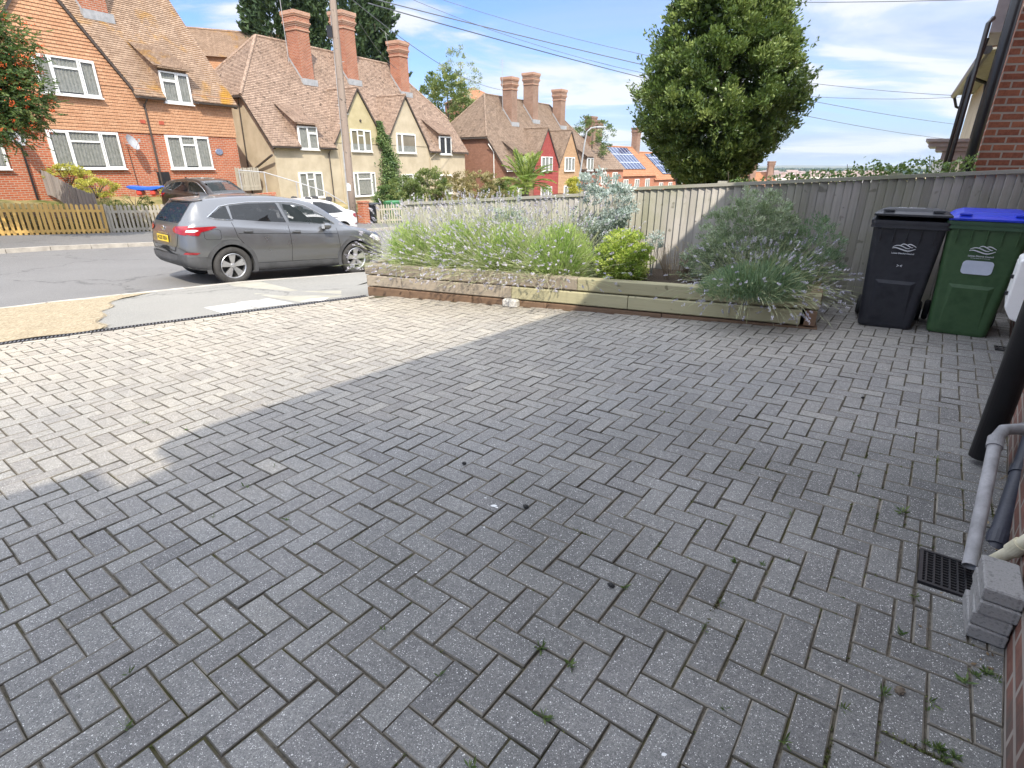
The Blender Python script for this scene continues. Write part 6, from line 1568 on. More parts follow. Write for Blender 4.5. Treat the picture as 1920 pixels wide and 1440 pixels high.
# --- palm
p = at(985, 372, 35.5); root = empty('palm', (p.x, p.y, p.z - .3), 0, 'short green palm with arching fronds in front of the red gable', 'palm')
C_, A_, N_, L_, T_ = [], [], [], [], []; rb_ = MB()
for i in range(44):
    a = i * 2.399; el_ = R(rng.uniform(12, 82)); Lf = rng.uniform(1.7, 2.3); d = np.array([math.cos(a) * math.cos(el_), math.sin(a) * math.cos(el_), math.sin(el_)]); q = np.array([0, 0, 1.0]); pts = [q.copy()]; sgn = np.cross(d, [0, 0, 1.0]); sgn /= np.linalg.norm(sgn); t0 = .5 + rng.normal() * .2
    for k in range(22):
        d = d + np.array([0, 0, -.050]); d /= np.linalg.norm(d); q = q + d * Lf / 22; pts.append(q.copy())
        if k > 2:
            for s in (-1, 1):
                l = .55 * math.sin(math.pi * (k + 2) / 26) + .05; ax = sgn * s + d * .9 + np.array([0, 0, .15 - .2 * rng.random()]); ax /= np.linalg.norm(ax)
                C_.append(q + ax * l * .5); A_.append(ax); L_.append(l); T_.append(t0 + rng.normal() * .1)
    rb_.tube(pts[::3], .012, 4)
leafmesh('fronds', np.array(C_), np.array(A_), np.array(L_), .06, np.array(T_), LM['palm'], root)
rb_.build('ribs', M('palm_rib', (.25, .28, .08), rough=.5), root); trunk_mesh('trunk', root, [([(0, 0, -.6), (0, 0, .5), (0, 0, 1.1)], [.22, .24, .16])])

# ------------------------------------------------------------------ planting in the raised bed
def bed(l, off, dz=0): q = pl0 + PD * l + PN * off; return Vector((q.x, q.y, ptop_z(l) - .06 + dz))
def lavender(l, off, r, H, label, nst=420, nleaf=5200, flower='lavflower', leaf='lavleaf', fl=.8, lean=(0, 0), droop=.35, group='lavender bushes in the raised planter', stiff=1.0, ch=.80):
    b0_ = bed(l, off); nleaf = int(nleaf * 1.35); root = empty('lavender_bush', b0_, 0, label, 'lavender', group)
    C_, A_, L_, T_ = [], [], [], []
    # leafy cushion
    u = unit(nleaf); u[:, 2] = np.abs(u[:, 2]); k = rng.uniform(.15, 1, nleaf) ** .5
    P = u * k[:, None] * np.array([r, r * .85, H * ch]); P[:, 0] += lean[0] * P[:, 2]; P[:, 1] += lean[1] * P[:, 2]
    A = u * .9 + np.array([0, 0, .75]) + rng.normal(size=P.shape) * .28
    t = .45 + .25 * np.sin(P[:, 0] * 17 + P[:, 2] * 9) * .6 + .28 * (k - .5) + rng.normal(size=nleaf) * .14
    leafmesh('foliage', P, A, rng.uniform(.04, .085, nleaf), rng.uniform(.006, .010, nleaf), t, LM[leaf], root)
    # flower stems
    SV = []; ST = []; FC, FA, FL, FT_ = [], [], [], []
    ringdir = None
    for i in range(nst):
        a = rng.uniform(0, 2 * math.pi); ph = rng.uniform(0, 1) ** .75 * 1.5; d = np.array([math.cos(a) * math.sin(ph), math.sin(a) * math.sin(ph), math.cos(ph)]); s0 = np.array([math.cos(a), math.sin(a), 0]) * r * rng.uniform(.1, .75) * math.sin(ph) ** .5
        Ls = H * rng.uniform(.72, 1.22) * (1.0 if ph < .9 else .95); q = s0 + np.array([lean[0], lean[1], 0]) * .1; n = 7; pts = [q.copy()]; dirs = []
        for k_ in range(n):
            d = d + np.array([lean[0] * .05, lean[1] * .05, -droop * (.08 + .14 * math.sin(ph)) * (k_ / n)]) + rng.normal(size=3) * .03 / stiff; d /= np.linalg.norm(d); q = q + d * Ls / n; pts.append(q.copy()); dirs.append(d.copy())
        tt = rng.uniform(.2, .9)
        for k_ in range(n):
            m_ = (pts[k_] + pts[k_ + 1]) / 2; SV.append(m_); A__ = pts[k_ + 1] - pts[k_]; FA0 = A__ / np.linalg.norm(A__); ST.append((FA0, np.linalg.norm(A__) * 1.5, tt))
        if rng.random() < fl * .72:
            e = pts[-1]; dd_ = dirs[-1]; ln_ = rng.uniform(.03, .075); m = int(14 + 10 * rng.random()); ft = rng.uniform(.15, .95)
            for _ in range(m):
                kk = rng.random(); FC.append(e + dd_ * ln_ * kk + rng.normal(size=3) * .0045); FA.append(dd_ * .5 + rng.normal(size=3)); FL.append(rng.uniform(.012, .021)); FT_.append(ft + rng.normal() * .14)
    SV = np.array(SV); leafmesh('stems', SV, np.array([s[0] for s in ST]), np.array([s[1] for s in ST]), .0042, np.array([s[2] for s in ST]), LM['lavstem'], root)
    if FC: leafmesh('flowers', np.array(FC), np.array(FA), np.array(FL), np.array(FL) * .6, np.array(FT_), LM[flower], root)
    return root
lavender(.60, .45, .42, .76, 'sunlit lavender bush at the far left end of the planter', 609, 5600, lean=(-.12, -.1))
lavender(1.28, .42, .44, .80, 'sunlit lavender bush, second from the left end of the planter', 667, 6200, lean=(.0, -.15))
lavender(1.98, .40, .42, .80, 'sunlit lavender bush in the middle of the left-hand row, most thickly flowered', 812, 5600, lean=(.1, -.2), fl=.95)
lavender(2.72, .42, .46, .80, 'sunlit lavender bush just left of the round golden bush', 667, 6400, lean=(.05, -.2))
lavender(1.45, .78, .4, .82, 'taller lavender at the back of the bed against the lower fence', 300, 3200, lean=(0, .0))
lavender(4.92, .12, .52, .50, 'shaded blue-green lavender tumbling over the front of the planter', 420, 7200, leaf='lavdark', lean=(.05, -.5), droop=1.3, fl=.55, ch=.7)
lavender(5.12, .46, .40, .50, 'shaded lavender at the right end of the planter reaching towards the black bin', 420, 6600, leaf='lavdark', lean=(.12, -.25), droop=.8, fl=.5)
# loose stems hanging over the sleepers
def strays(root_name, items, label, group):
    root = empty(root_name, (0, 0, 0), 0, label, 'lavender', group); mb = MB(); FC, FA = [], []
    for (l, off, dx, out, drop) in items:
        a = bed(l, off, .05); b_ = a + PD * dx * .5 - PN * out * .7 + Vector((0, 0, .02)); c = a + PD * dx - PN * out + Vector((0, 0, -drop)); e = c + PD * dx * .25 + Vector((0, 0, .02 + .04 * random.random()))
        pts = [a, a.lerp(b_, .5) + Vector((0, 0, .03)), b_, c, e]; mb.tube(pts, [.003, .0028, .0025, .002, .0018], 5)
        d = (e - c).normalized()
        for _ in range(26): FC.append(np.array(e + d * rnd(0, .045)) + rng.normal(size=3) * .004); FA.append(np.array(d) * .5 + rng.normal(size=3))
    mb.build('stems', M('dry_lavender_stem', (.32, .30, .20), (.50, .47, .33), rough=.8), root)
    leafmesh('flowers', np.array(FC), np.array(FA), .014, .008, rng.uniform(.3, 1, len(FC)), LM['lavflower'], root)
strays('loose_lavender', [(rnd(.5, 3.1), .08, rnd(-.3, .35), rnd(.10, .26), rnd(.06, .24)) for _ in range(22)], 'loose pale lavender stems curling over the sunlit sleepers', 'loose lavender stems')
strays('loose_lavender', [(rnd(4.4, 5.5), .1, rnd(-.2, .4), rnd(.12, .28), rnd(.10, .32)) for _ in range(14)] + [(5.42, .3, rnd(.05, .20), rnd(-.1, .2), rnd(-.30, .2)) for _ in range(8)], 'loose lavender stems reaching out in front of the black bin', 'loose lavender stems')
# round golden euonymus
b_ = bed(3.52, .42); root = empty('golden_bush', b_, 0, 'round bright yellow-green bush in the middle of the planter', 'shrub')
crown('foliage', root, LM['euon'], 330, 34, .085, .030, rad=(.34, .32, .33), center=(0, 0, .24), shell=.55, tvar=.18, up=.5, outward=.8, wl=.5)
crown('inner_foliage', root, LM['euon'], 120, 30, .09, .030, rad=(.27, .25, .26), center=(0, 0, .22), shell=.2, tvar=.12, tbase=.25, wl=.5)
# silver shrubs
b_ = bed(3.12, .82); root = empty('silver_bush', b_, 0, 'tall silvery blue-leaved bush above the round golden bush', 'shrub')
crown('foliage', root, LM['silver'], 260, 40, .13, .038, rad=(.44, .28, .38), center=(-.02, 0, .82), shell=.25, tvar=.2, up=.4, wl=.45, holes=10)
crown('lower_foliage', root, LM['silver'], 110, 30, .12, .034, rad=(.25, .2, .4), center=(.12, 0, .45), shell=.2, tvar=.2, up=.4, wl=.45)
mb = MB()
for i in range(16):
    a = i * 2.4; q = Vector((math.cos(a) * .33, math.sin(a) * .2, .75 + .35 * random.random())); mb.tube([(0, 0, 0), (q.x * .4, q.y * .4, .4), q], [.009, .006, .002], 5)
mb.build('stems', M('silver_stem', (.25, .27, .25), rough=.8), root)
b_ = bed(1.85, .92); root = empty('silver_bush', b_, 0, 'smaller pale silver bush behind the lavender, near the fence step', 'shrub')
crown('foliage', root, LM['silver'], 130, 34, .12, .036, rad=(.30, .2, .24), center=(0, 0, .66), shell=.2, tvar=.2, up=.4, wl=.4, holes=4)
mb = MB()
for i in range(12):
    a = i * 2.4; q = Vector((math.cos(a) * .22, math.sin(a) * .15, .6 + .25 * random.random())); mb.tube([(0, 0, 0), (q.x * .4, q.y * .4, .3), q], [.008, .005, .002], 5)
mb.build('stems', M('silver_stem2', (.25, .27, .25), rough=.8), root)
# small silver sprig and dry plant right of the round bush
b_ = bed(3.78, .78); root = empty('silver_sprig', b_, 0, 'small silver-white sprig just right of the round golden bush', 'shrub'); crown('foliage', root, LM['silver'], 26, 26, .07, .026, rad=(.12, .1, .14), center=(0, 0, .42), shell=.1)
mb = MB()
for i in range(5): a = i * 2.4; mb.tube([(0, 0, 0), (math.cos(a) * .05, math.sin(a) * .05, .4)], [.005, .002], 4)
mb.build('stems', M('silver_stem3', (.25, .27, .25), rough=.8), root)
b_ = bed(4.08, .66); root = empty('dry_plant', b_, 0, 'wispy dried brown plant between the round bush and the shaded shrub', 'plant'); mb = MB()
for i in range(150):
    a = rnd(0, 6.28); l = rnd(.15, .42); s = rnd(.1, .5); p0 = Vector((math.cos(a) * .1, math.sin(a) * .1, 0)); p1 = p0 + Vector((math.cos(a) * l * s, math.sin(a) * l * s, l)); mb.tube([p0, p0.lerp(p1, .5) + Vector((0, 0, .02)), p1], [.002, .0017, .001], 3, cap=False)
mb.build('stems', M('dead_stem', (.16, .12, .08), (.30, .24, .16), rough=.9), root)
crown('seed_heads', root, LM['straw'] if 'straw' in LM else MT['straw'], 40, 8, .07, .014, rad=(.2, .18, .18), center=(0, 0, .26), shell=.2)
# big grey-green dome
b_ = bed(4.82, .66); root = empty('grey_green_bush', b_, 0, 'big rounded grey-green bush in shade against the fence', 'shrub')
crown('foliage', root, LM['greygreen'], 520, 40, .10, .034, rad=(.56, .40, .70), center=(0, 0, .32), shell=.6, tvar=.2, up=.6, outward=.7, wl=.32)
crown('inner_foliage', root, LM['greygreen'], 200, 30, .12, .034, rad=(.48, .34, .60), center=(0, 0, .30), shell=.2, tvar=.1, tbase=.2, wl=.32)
b_ = bed(5.40, .80); root = empty('blue_green_bush', b_, 0, 'loose blue-green bush at the right end of the bed, against the fence by the bin', 'shrub')
crown('foliage', root, LM['lavdark'], 220, 34, .10, .040, rad=(.40, .28, .46), center=(0, 0, .30), shell=.3, tvar=.2, up=.9, outward=.5, wl=.2)
b_ = bed(4.42, .60); root = empty('grey_green_bush', b_, 0, 'small leafy grey-green bush left of the big rounded one', 'shrub')
crown('foliage', root, LM['greygreen'], 110, 34, .09, .030, rad=(.28, .26, .30), center=(0, 0, .18), shell=.4, tvar=.2, up=.5, wl=.4)
# climber on top of the fence
LM['climb'] = LEAF('climber_leaf', (.05, .10, .03), (.12, .20, .06), (.24, .32, .12), rough=.5, trans=.3)
root = empty('climbing_plant', (0, 0, 0), 0, 'green leafy climber showing over the top of the fence above the bins', 'climbing plant')
C_, A_ = [], []
for (l0, l1, hh, n) in ((-3.05, -2.2, .17, 900), (-2.3, -1.35, .10, 600), (-1.45, -.75, .06, 260), (-2.2, -1.95, .22, 60)):
    for _ in range(n):
        l = rng.uniform(l0, l1); p = fline(l) - FN * rng.uniform(.02, .28); z = ztr(l) + rng.uniform(-.12, hh) * (.5 + .5 * abs(math.sin(l * 7 + 1))); C_.append((p.x, p.y, z)); A_.append(rng.normal(size=3) + np.array([0, -.3, .5]))
leafmesh('foliage', np.array(C_), np.array(A_), rng.uniform(.03, .06, len(C_)), .024, rng.uniform(.1, 1, len(C_)), LM['climb'], root)
mb = MB()
for i in range(10): l = -3 + i * .24; p = fline(l) - FN * .1; q = fline(l + .1) - FN * .08; mb.tube([(p.x, p.y, ztr(l) - .4), (q.x, q.y, ztr(l) + .06 + .1 * random.random())], .003, 4)
mb.build('stems', MT['bark'], root)
# pale ivy-leaved patch behind it
# ------------------------------------------------------------------ weeds, moss, cones on the drive
def sprig(px, py, size, n, dry=False):
    x, y = dpx(px, py); z = zdrive(x, y); C = []; A = []; L = []
    for i in range(n):
        a = rnd(0, 6.28); e = rnd(.1, 1.1); d = np.array([math.cos(a) * math.cos(e), math.sin(a) * math.cos(e), math.sin(e)]); l = size * rnd(.5, 1.1); C.append(np.array([x, y, z]) + d * l * .5 + rng.normal(size=3) * size * .12 * np.array([1, 1, .2])); A.append(d); L.append(l)
    return C, A, L
W_ = [(460, 912, .03, 8), (540, 975, .03, 8), (400, 968, .025, 6), (515, 875, .02, 5), (560, 812, .02, 5), (235, 1365, .035, 10), (240, 1265, .03, 6), (1012, 1215, .035, 16), (1068, 1248, .035, 14), (1018, 1345, .035, 16), (825, 1268, .025, 8), (1172, 1102, .03, 12), (1040, 752, .02, 6), (1610, 893, .03, 10), (1690, 960, .04, 16), (1480, 965, .02, 6), (720, 1180, .03, 7), (960, 905, .02, 5), (275, 793, .03, 5), (353, 805, .03, 6), (880, 1440, .04, 10), (1850, 1262, .026, 40), (1830, 1268, .022, 30), (1870, 1275, .02, 20), (1760, 1405, .026, 50), (1790, 1420, .022, 40), (1735, 1395, .02, 24), (1770, 1425, .02, 30), (1810, 1280, .035, 16), (1655, 1300, .03, 14), (1745, 1320, .03, 12), (1380, 1055, .03, 14), (1430, 1060, .02, 8), (1715, 1120, .03, 10), (1475, 1050, .02, 10), (1350, 1130, .02, 8), (1690, 1190, .03, 18), (1320, 1180, .025, 10), (1580, 1330, .03, 12), (1470, 1390, .03, 12), (1360, 1330, .02, 8)]
C_, A_, L_ = [], [], []
for w in W_: c, a, l = sprig(*w); C_ += c; A_ += a; L_ += l
tag(leafmesh('weeds', np.array(C_), np.array(A_), np.array(L_), np.array(L_) * .22, rng.uniform(0, 1, len(C_)), LM['weed']), 'small weeds sprouting from the joints of the drive', 'weeds', kind='stuff')
# moss crumbs raised in the joints near the house
C_, A_ = [], []
for _ in range(60000):
    a_, b__ = rng.integers(-60, 90), rng.integers(-60, 60); k = rng.random(); horiz = rng.random() < .5
    p = O_ + (eA * (a_ + k) + eB * b__ if horiz else eA * a_ + eB * (b__ + k))
    if not (.5 < p.y < 4.2 and -2.4 < p.x < 3.2): continue
    kk = (a_ - (b__ if horiz else b__)) % 4
    # keep only lattice edges that really are joints
    ca_, cb_ = a_, b__
    m_ = (ca_ - cb_) % 4
    if horiz and m_ in (3,): continue
    if not horiz and m_ in (2,): continue
    dens = .10 + .9 * max(0, min(1, (p.x - .2) / 1.1)) * max(0, min(1, (3.2 - p.y) / 1.2)); nn_ = .5 + .5 * math.sin(p.x * 9.1 + 2 * math.sin(p.y * 7.3)) * math.sin(p.y * 8.7 + 1.3)
    if (p - wallA).dot(wallN0) > -.02: continue
    if rng.random() > dens * nn_ ** 1.5: continue
    if abs((p - gul_c).dot(gul_x)) < .11 and abs((p - gul_c).dot(gul_y)) < .13: continue
    for _ in range(6):
        q = np.array([p.x, p.y, zdrive(p.x, p.y) - .004]) + rng.normal(size=3) * np.array([.0035, .0035, .0025]); C_.append(q); A_.append(rng.normal(size=3) + np.array([0, 0, .6]))
tag(leafmesh('moss', np.array(C_), np.array(A_), .0095, .0045, rng.uniform(0, 1, len(C_)), LM['moss']), 'dark moss filling the joints of the drive near the house wall', 'moss', kind='stuff')
C_, A_, T_ = [], [], []
for _ in range(2000):
    a_, b__ = int(rng.integers(-60, 90)), int(rng.integers(-60, 60)); horiz = rng.random() < .5; m_ = (a_ - b__) % 4
    if (horiz and m_ == 3) or (not horiz and m_ == 2): continue
    p = O_ + (eA * (a_ + rng.random()) + eB * b__ if horiz else eA * a_ + eB * (b__ + rng.random()))
    if not (.55 < p.y < 3.6 and .1 < p.x < 3.0) or (p - wallA).dot(wallN0) > -.03: continue
    if abs((p - gul_c).dot(gul_x)) < .11 and abs((p - gul_c).dot(gul_y)) < .13: continue
    w_ = min(1, max(0, (p.x - .3) / .9)) * min(1, max(.1, (3.4 - p.y) / 1.5))
    if rng.random() > w_: continue
    dr_ = np.array(eA.normalized() if horiz else eB.normalized()); t0 = rng.uniform(.1, .9); L0 = rng.uniform(.010, .05)
    for _ in range(int(70 * L0 / .03)):
        q = np.array([p.x, p.y, zdrive(p.x, p.y) - .003]) + dr_ * rng.normal() * L0 + rng.normal(size=3) * np.array([.0042, .0042, .0028]); C_.append(q); A_.append(rng.normal(size=3) + np.array([0, 0, .8])); T_.append(t0 + rng.normal() * .2)
LM['moss2'] = LEAF('moss_clump', (.055, .038, .022), (.075, .085, .028), (.14, .17, .05), rough=.9, trans=.1)
tag(leafmesh('moss_tufts', np.array(C_), np.array(A_), .011, .0048, np.array(T_), LM['moss2']), 'brown and green moss tufts along the joints beside the gully and block stack', 'moss', kind='stuff')
for i, (px, py, r, lb_) in enumerate([(870, 870, .010, 'small black cone alone on the drive, nearest the sunlit part'), (985, 952, .013, 'small black cone beside the white spot in the middle of the drive'), (1145, 1100, .012, 'small black cone beside a weed in the lower middle of the drive'), (1618, 747, .010, 'small black cone on the shaded paving in front of the black bin'), (1688, 1298, .012, 'round brown seed case on the paving left of the block stack')]):
    x, y = dpx(px, py); mb = MB(); mb.add([(v[0] * r * 1.25, v[1] * r, v[2] * r * .8 + r * .6) for v in ico], icf); 
    for k in range(8): a = k * .785; mb.cbox((math.cos(a) * r * .9, math.sin(a) * r * .8, r * .6), (r * .7, r * .5, r * .25), rz=a)
    o = mb.build('fallen_cone', MT['rubber'] if i < 4 else MT['bark']); o.location = (x, y, zdrive(x, y)); o.rotation_euler = (.3, .2, i); tag(o, lb_, 'cone', 'cones fallen on the drive')

# pale bird-dropping splashes and scattered grit
mb = MB()
for px, py, r in ((926, 949, .016), (910, 934, .007), (932, 952, .008), (728, 1091, .006), (780, 1074, .005), (805, 1088, .004), (865, 1140, .005), (908, 989, .005), (1245, 1415, .008), (1160, 1230, .004), (1605, 700, .01)):
    x, y = dpx(px, py); z = zdrive(x, y) + .0018; n = 9; mb.poly([(x + r * (.6 + .6 * random.random()) * math.cos(6.283 * k / n), y + .7 * r * (.6 + .6 * random.random()) * math.sin(6.283 * k / n), z + rnd(0, .0008)) for k in range(n)])
tag(mb.build('pale_splashes', M('chalky_white_mark', (.55, .56, .56), (.75, .76, .76), scale=120, rough=.9)), 'small chalky white splashes on the blocks in the middle of the drive', 'splashes', kind='stuff')
# dead leaves and bits of litter along the wall foot and the planter
C_, A_, L_ = [], [], []
for _ in range(170):
    if rng.random() < .55: k = rng.uniform(.1, 2.6); p = wallA + wdir * k - wallN0 * abs(rng.normal()) * .10
    else: k = rng.uniform(.2, 5.5); p = pl0 + PD * k - PN * abs(rng.normal()) * .16
    if abs((p - gul_c).dot(gul_x)) < .12 and abs((p - gul_c).dot(gul_y)) < .14: continue
    l = rng.uniform(.008, .026); C_.append((p.x, p.y, zdrive(p.x, p.y) + .003)); a = rng.uniform(0, 6.28); A_.append((math.cos(a), math.sin(a), rng.uniform(-.15, .25))); L_.append(l)
LM['litter'] = LEAF('dead_leaf', (.07, .045, .025), (.16, .11, .06), (.30, .23, .13), trans=.05)
tag(leafmesh('leaf_litter', np.array(C_), np.array(A_), np.array(L_), np.array(L_) * .45, rng.uniform(0, 1, len(C_)), LM['litter'], N=np.tile([0, 0, 1.0], (len(C_), 1)) + rng.normal(size=(len(C_), 3)) * .2), 'scattered dead leaves and bits along the wall foot and the planter', 'litter', kind='stuff')
# ------------------------------------------------------------------ cars
def pchip(xs, ys, x):
    """smooth monotone interpolation of a table"""
    xs, ys = np.asarray(xs, float), np.asarray(ys, float); h = np.diff(xs); dl = np.diff(ys) / h; d = np.zeros(len(xs)); d[0], d[-1] = dl[0], dl[-1]
    for i in range(1, len(xs) - 1):
        d[i] = 0 if dl[i - 1] * dl[i] <= 0 else 2 * dl[i - 1] * dl[i] / (dl[i - 1] + dl[i])
    x = np.clip(x, xs[0], xs[-1]); i = int(min(max(np.searchsorted(xs, x) - 1, 0), len(h) - 1)); t = (x - xs[i]) / h[i]
    return float(ys[i] * (1 + 2 * t) * (1 - t) ** 2 + h[i] * d[i] * t * (1 - t) ** 2 + ys[i + 1] * t * t * (3 - 2 * t) + h[i] * d[i + 1] * t * t * (t - 1))
class Car:
    def __init__(s, T): s.T = T; s.cache = {}
    def sec(s, x):
        """half section at station x: list of (y, z) from the bottom centre up to the top centre"""
        k = round(x, 4)
        if k in s.cache: return s.cache[k]
        g = lambda n: pchip([a for a, b in s.T[n]], [b for a, b in s.T[n]], x)
        zb, ym, zt, zbelt, yr = g('bottom'), g('width'), g('top'), g('belt'), g('roofw')
        zbelt = min(zbelt, zt - .03); h = zt - zbelt
        yr = min(yr, ym * .97); ys = ym - .055
        pts = [(0, zb), (ym * .80, zb), (ym * .955, zb + .035), (ym - .012, zb + .14), (ym - .018, zb + .26), (ym, .60 if zt > .75 else (zb + zt) / 2), (ym - .004, max(.72, zb + .3) if zt > .9 else zb + (zt - zb) * .65), (ys + .018, zbelt - .035), (ys - .012, zbelt + .012)]
        t = [.25, .5, .75, .9]
        for q in t: pts.append((ys - .012 + (yr - ys + .012) * (q ** 1.12), zbelt + (h - .045) * q))
        pts += [(yr - .035, zt - .016), (yr * .78, zt - .004), (yr * .4, zt + .012), (0, zt + .018)]
        out = []
        for i in range(1, len(pts)):       # keep z increasing along the side
            if pts[i][1] < pts[i - 1][1] and i > 2: pts[i] = (pts[i][0], pts[i - 1][1] + .002)
        # subdivide smoothly
        P = [np.array(p) for p in pts]; n = len(P)
        for i in range(n - 1):
            p0, p1, p2, p3 = P[max(i - 1, 0)], P[i], P[i + 1], P[min(i + 2, n - 1)]
            for q in (0, .5):
                if i < 2 or i == 7: c = p1 + (p2 - p1) * q
                else: c = .5 * ((2 * p1) + (p2 - p0) * q + (2 * p0 - 5 * p1 + 4 * p2 - p3) * q * q + (3 * p1 - p0 - 3 * p2 + p3) * q ** 3)
                out.append((float(max(c[0], 0)), float(c[1])))
        out.append(tuple(P[-1])); s.cache[k] = out; return out
    def side_y(s, x, z):
        o = s.sec(x); best = 0; z = min(max(z, o[0][1] + .01), o[-4][1] - .004)
        for (y0, z0), (y1, z1) in zip(o[2:-1], o[3:]):
            if (z0 <= z <= z1) or (z1 <= z <= z0):
                t = 0 if abs(z1 - z0) < 1e-6 else (z - z0) / (z1 - z0); best = max(best, y0 + (y1 - y0) * t)
        return best
    def inside(s, x, y, z):
        o = s.sec(x)
        if z > o[-1][1] + .001: return False
        if z < s.sec(x)[0][1]: return False
        top = np.interp(abs(y), [p[0] for p in o[-9:]][::-1], [p[1] for p in o[-9:]][::-1])
        return z <= top and s.side_y(x, min(z, o[-2][1])) >= abs(y)
    def end_x(s, y, z, rear=True):
        x0, x1 = s.T['x']; a, step = (x0, .012) if rear else (x1, -.012); x = a
        for _ in range(150):
            if s.inside(x, y, z): break
            x += step
        lo, hi = x - step, x
        for _ in range(7):
            m_ = (lo + hi) / 2
            if s.inside(m_, y, z): hi = m_
            else: lo = m_
        return hi
def inpoly(p, P):
    c = False; j = len(P) - 1
    for i in range(len(P)):
        if (P[i][1] > p[1]) != (P[j][1] > p[1]) and p[0] < (P[j][0] - P[i][0]) * (p[1] - P[i][1]) / (P[j][1] - P[i][1]) + P[i][0]: c = not c
        j = i
    return c
def offs(n0, d): return n0 * d
def side_patch(car, mb, poly, off, sides=(1, -1), res=.022, m=0):
    """a panel following the flank: the side-view polygon is laid on a grid whose edge points are snapped to the outline"""
    xs = [p[0] for p in poly]; N = max(4, int((max(xs) - min(xs)) / res)); X = np.linspace(min(xs) + 1e-4, max(xs) - 1e-4, N + 1); cols = []
    for x in X:
        zz = []
        for i in range(len(poly)):
            a, b_ = poly[i], poly[(i + 1) % len(poly)]
            if (a[0] - x) * (b_[0] - x) < 0: zz.append(a[1] + (b_[1] - a[1]) * (x - a[0]) / (b_[0] - a[0]))
        cols.append((min(zz), max(zz)) if len(zz) >= 2 else None)
    for sd in sides:
        V = []; F = []; K = 8
        for x, c in zip(X, cols):
            c = c or (0, 0)
            for k in range(K + 1):
                z = c[0] + (c[1] - c[0]) * k / K; y = car.side_y(x, z) + off; V.append((x, sd * y, z))
        for i in range(N):
            if cols[i] is None or cols[i + 1] is None: continue
            for k in range(K):
                q = (i * (K + 1) + k, (i + 1) * (K + 1) + k, (i + 1) * (K + 1) + k + 1, i * (K + 1) + k + 1); F.append(q[::-1] if sd > 0 else q)
        mb.add(V, F, m)
def end_patch(car, mb, poly, off, rear=True, m=0, K=6, res=.03):
    ys = [p[0] for p in poly]; N = max(6, int((max(ys) - min(ys)) / res)); Y = np.linspace(min(ys) + 1e-4, max(ys) - 1e-4, N + 1); V = []; F = []
    for y in Y:
        zz = []
        for i in range(len(poly)):
            a, b_ = poly[i], poly[(i + 1) % len(poly)]
            if (a[0] - y) * (b_[0] - y) < 0: zz.append(a[1] + (b_[1] - a[1]) * (y - a[0]) / (b_[0] - a[0]))
        c = (min(zz), max(zz)) if len(zz) >= 2 else (0, 0)
        for k in range(K + 1):
            z = c[0] + (c[1] - c[0]) * k / K; x = car.end_x(y, z, rear) + (-off if rear else off); V.append((x, y, z))
    for i in range(N):
        for k in range(K):
            q = (i * (K + 1) + k, (i + 1) * (K + 1) + k, (i + 1) * (K + 1) + k + 1, i * (K + 1) + k + 1); F.append(q if not rear else q[::-1])
    mb.add(V, F, m)
def PAINT(name, c, metal=.75, rough=.32):
    m, nt, b = _new(name); b.inputs['Base Color'].default_value = (*c, 1); b.inputs['Metallic'].default_value = metal; b.inputs['Roughness'].default_value = rough
    b.inputs['Coat Weight'].default_value = .8; b.inputs['Coat Roughness'].default_value = .05
    v = _n(nt, 'ShaderNodeTexCoord').outputs['Object']; fl = _noise(nt, v, 900, 1, .5)
    nt.links.new(_ramp(nt, fl, [(.3, tuple(x * .8 for x in c)), (.7, tuple(min(1, x * 1.2) for x in c))]), b.inputs['Base Color'])
    dz = _noise(nt, v, 3, 4, .6); nt.links.new(_ramp(nt, dz, [(.3, (rough - .06,) * 3), (.8, (rough + .12,) * 3)]), b.inputs['Roughness']); return m
MT['clad'] = M('dark_grey_cladding', (.045, .046, .048), (.075, .076, .08), scale=5, rough=.6, bump=.1, bscale=200)
MT['tyre'] = M('tyre_rubber', (.028, .027, .026), (.055, .052, .05), scale=9, rough=.85, bump=.3, bscale=80)
MT['alloy'] = M('silver_alloy', (.50, .50, .51), (.60, .60, .61), rough=.3, metal=.85)
MT['dark'] = M('wheel_well_dark', (.008, .008, .008), rough=.9)
MT['cglass'] = GLASS('car_glass', (.02, .03, .03), .62, .02)
MT['pglass'] = GLASS('privacy_glass', (.010, .012, .014), .10, .02)
MT['rglass'] = GLASS('rear_glass', (.02, .03, .05), .08, .015)
MT['lamp_red'] = M('red_lamp_glass', (.22, .006, .012), (.34, .015, .02), scale=14, rough=.12, coat=1)
MT['lamp_clear'] = M('clear_lamp_glass', (.55, .55, .56), (.75, .75, .77), scale=20, rough=.12, coat=1)
MT['chrome'] = M('chrome_strip', (.62, .63, .65), (.72, .73, .75), rough=.18, metal=1)
MT['seat'] = M('dark_cabin', (.03, .03, .032), (.05, .05, .052), rough=.8)
MT['plate'] = M('yellow_plate', (.72, .50, .04), (.80, .58, .06), rough=.4)
MT['pltxt'] = M('plate_black', (.02, .015, .01), rough=.5)
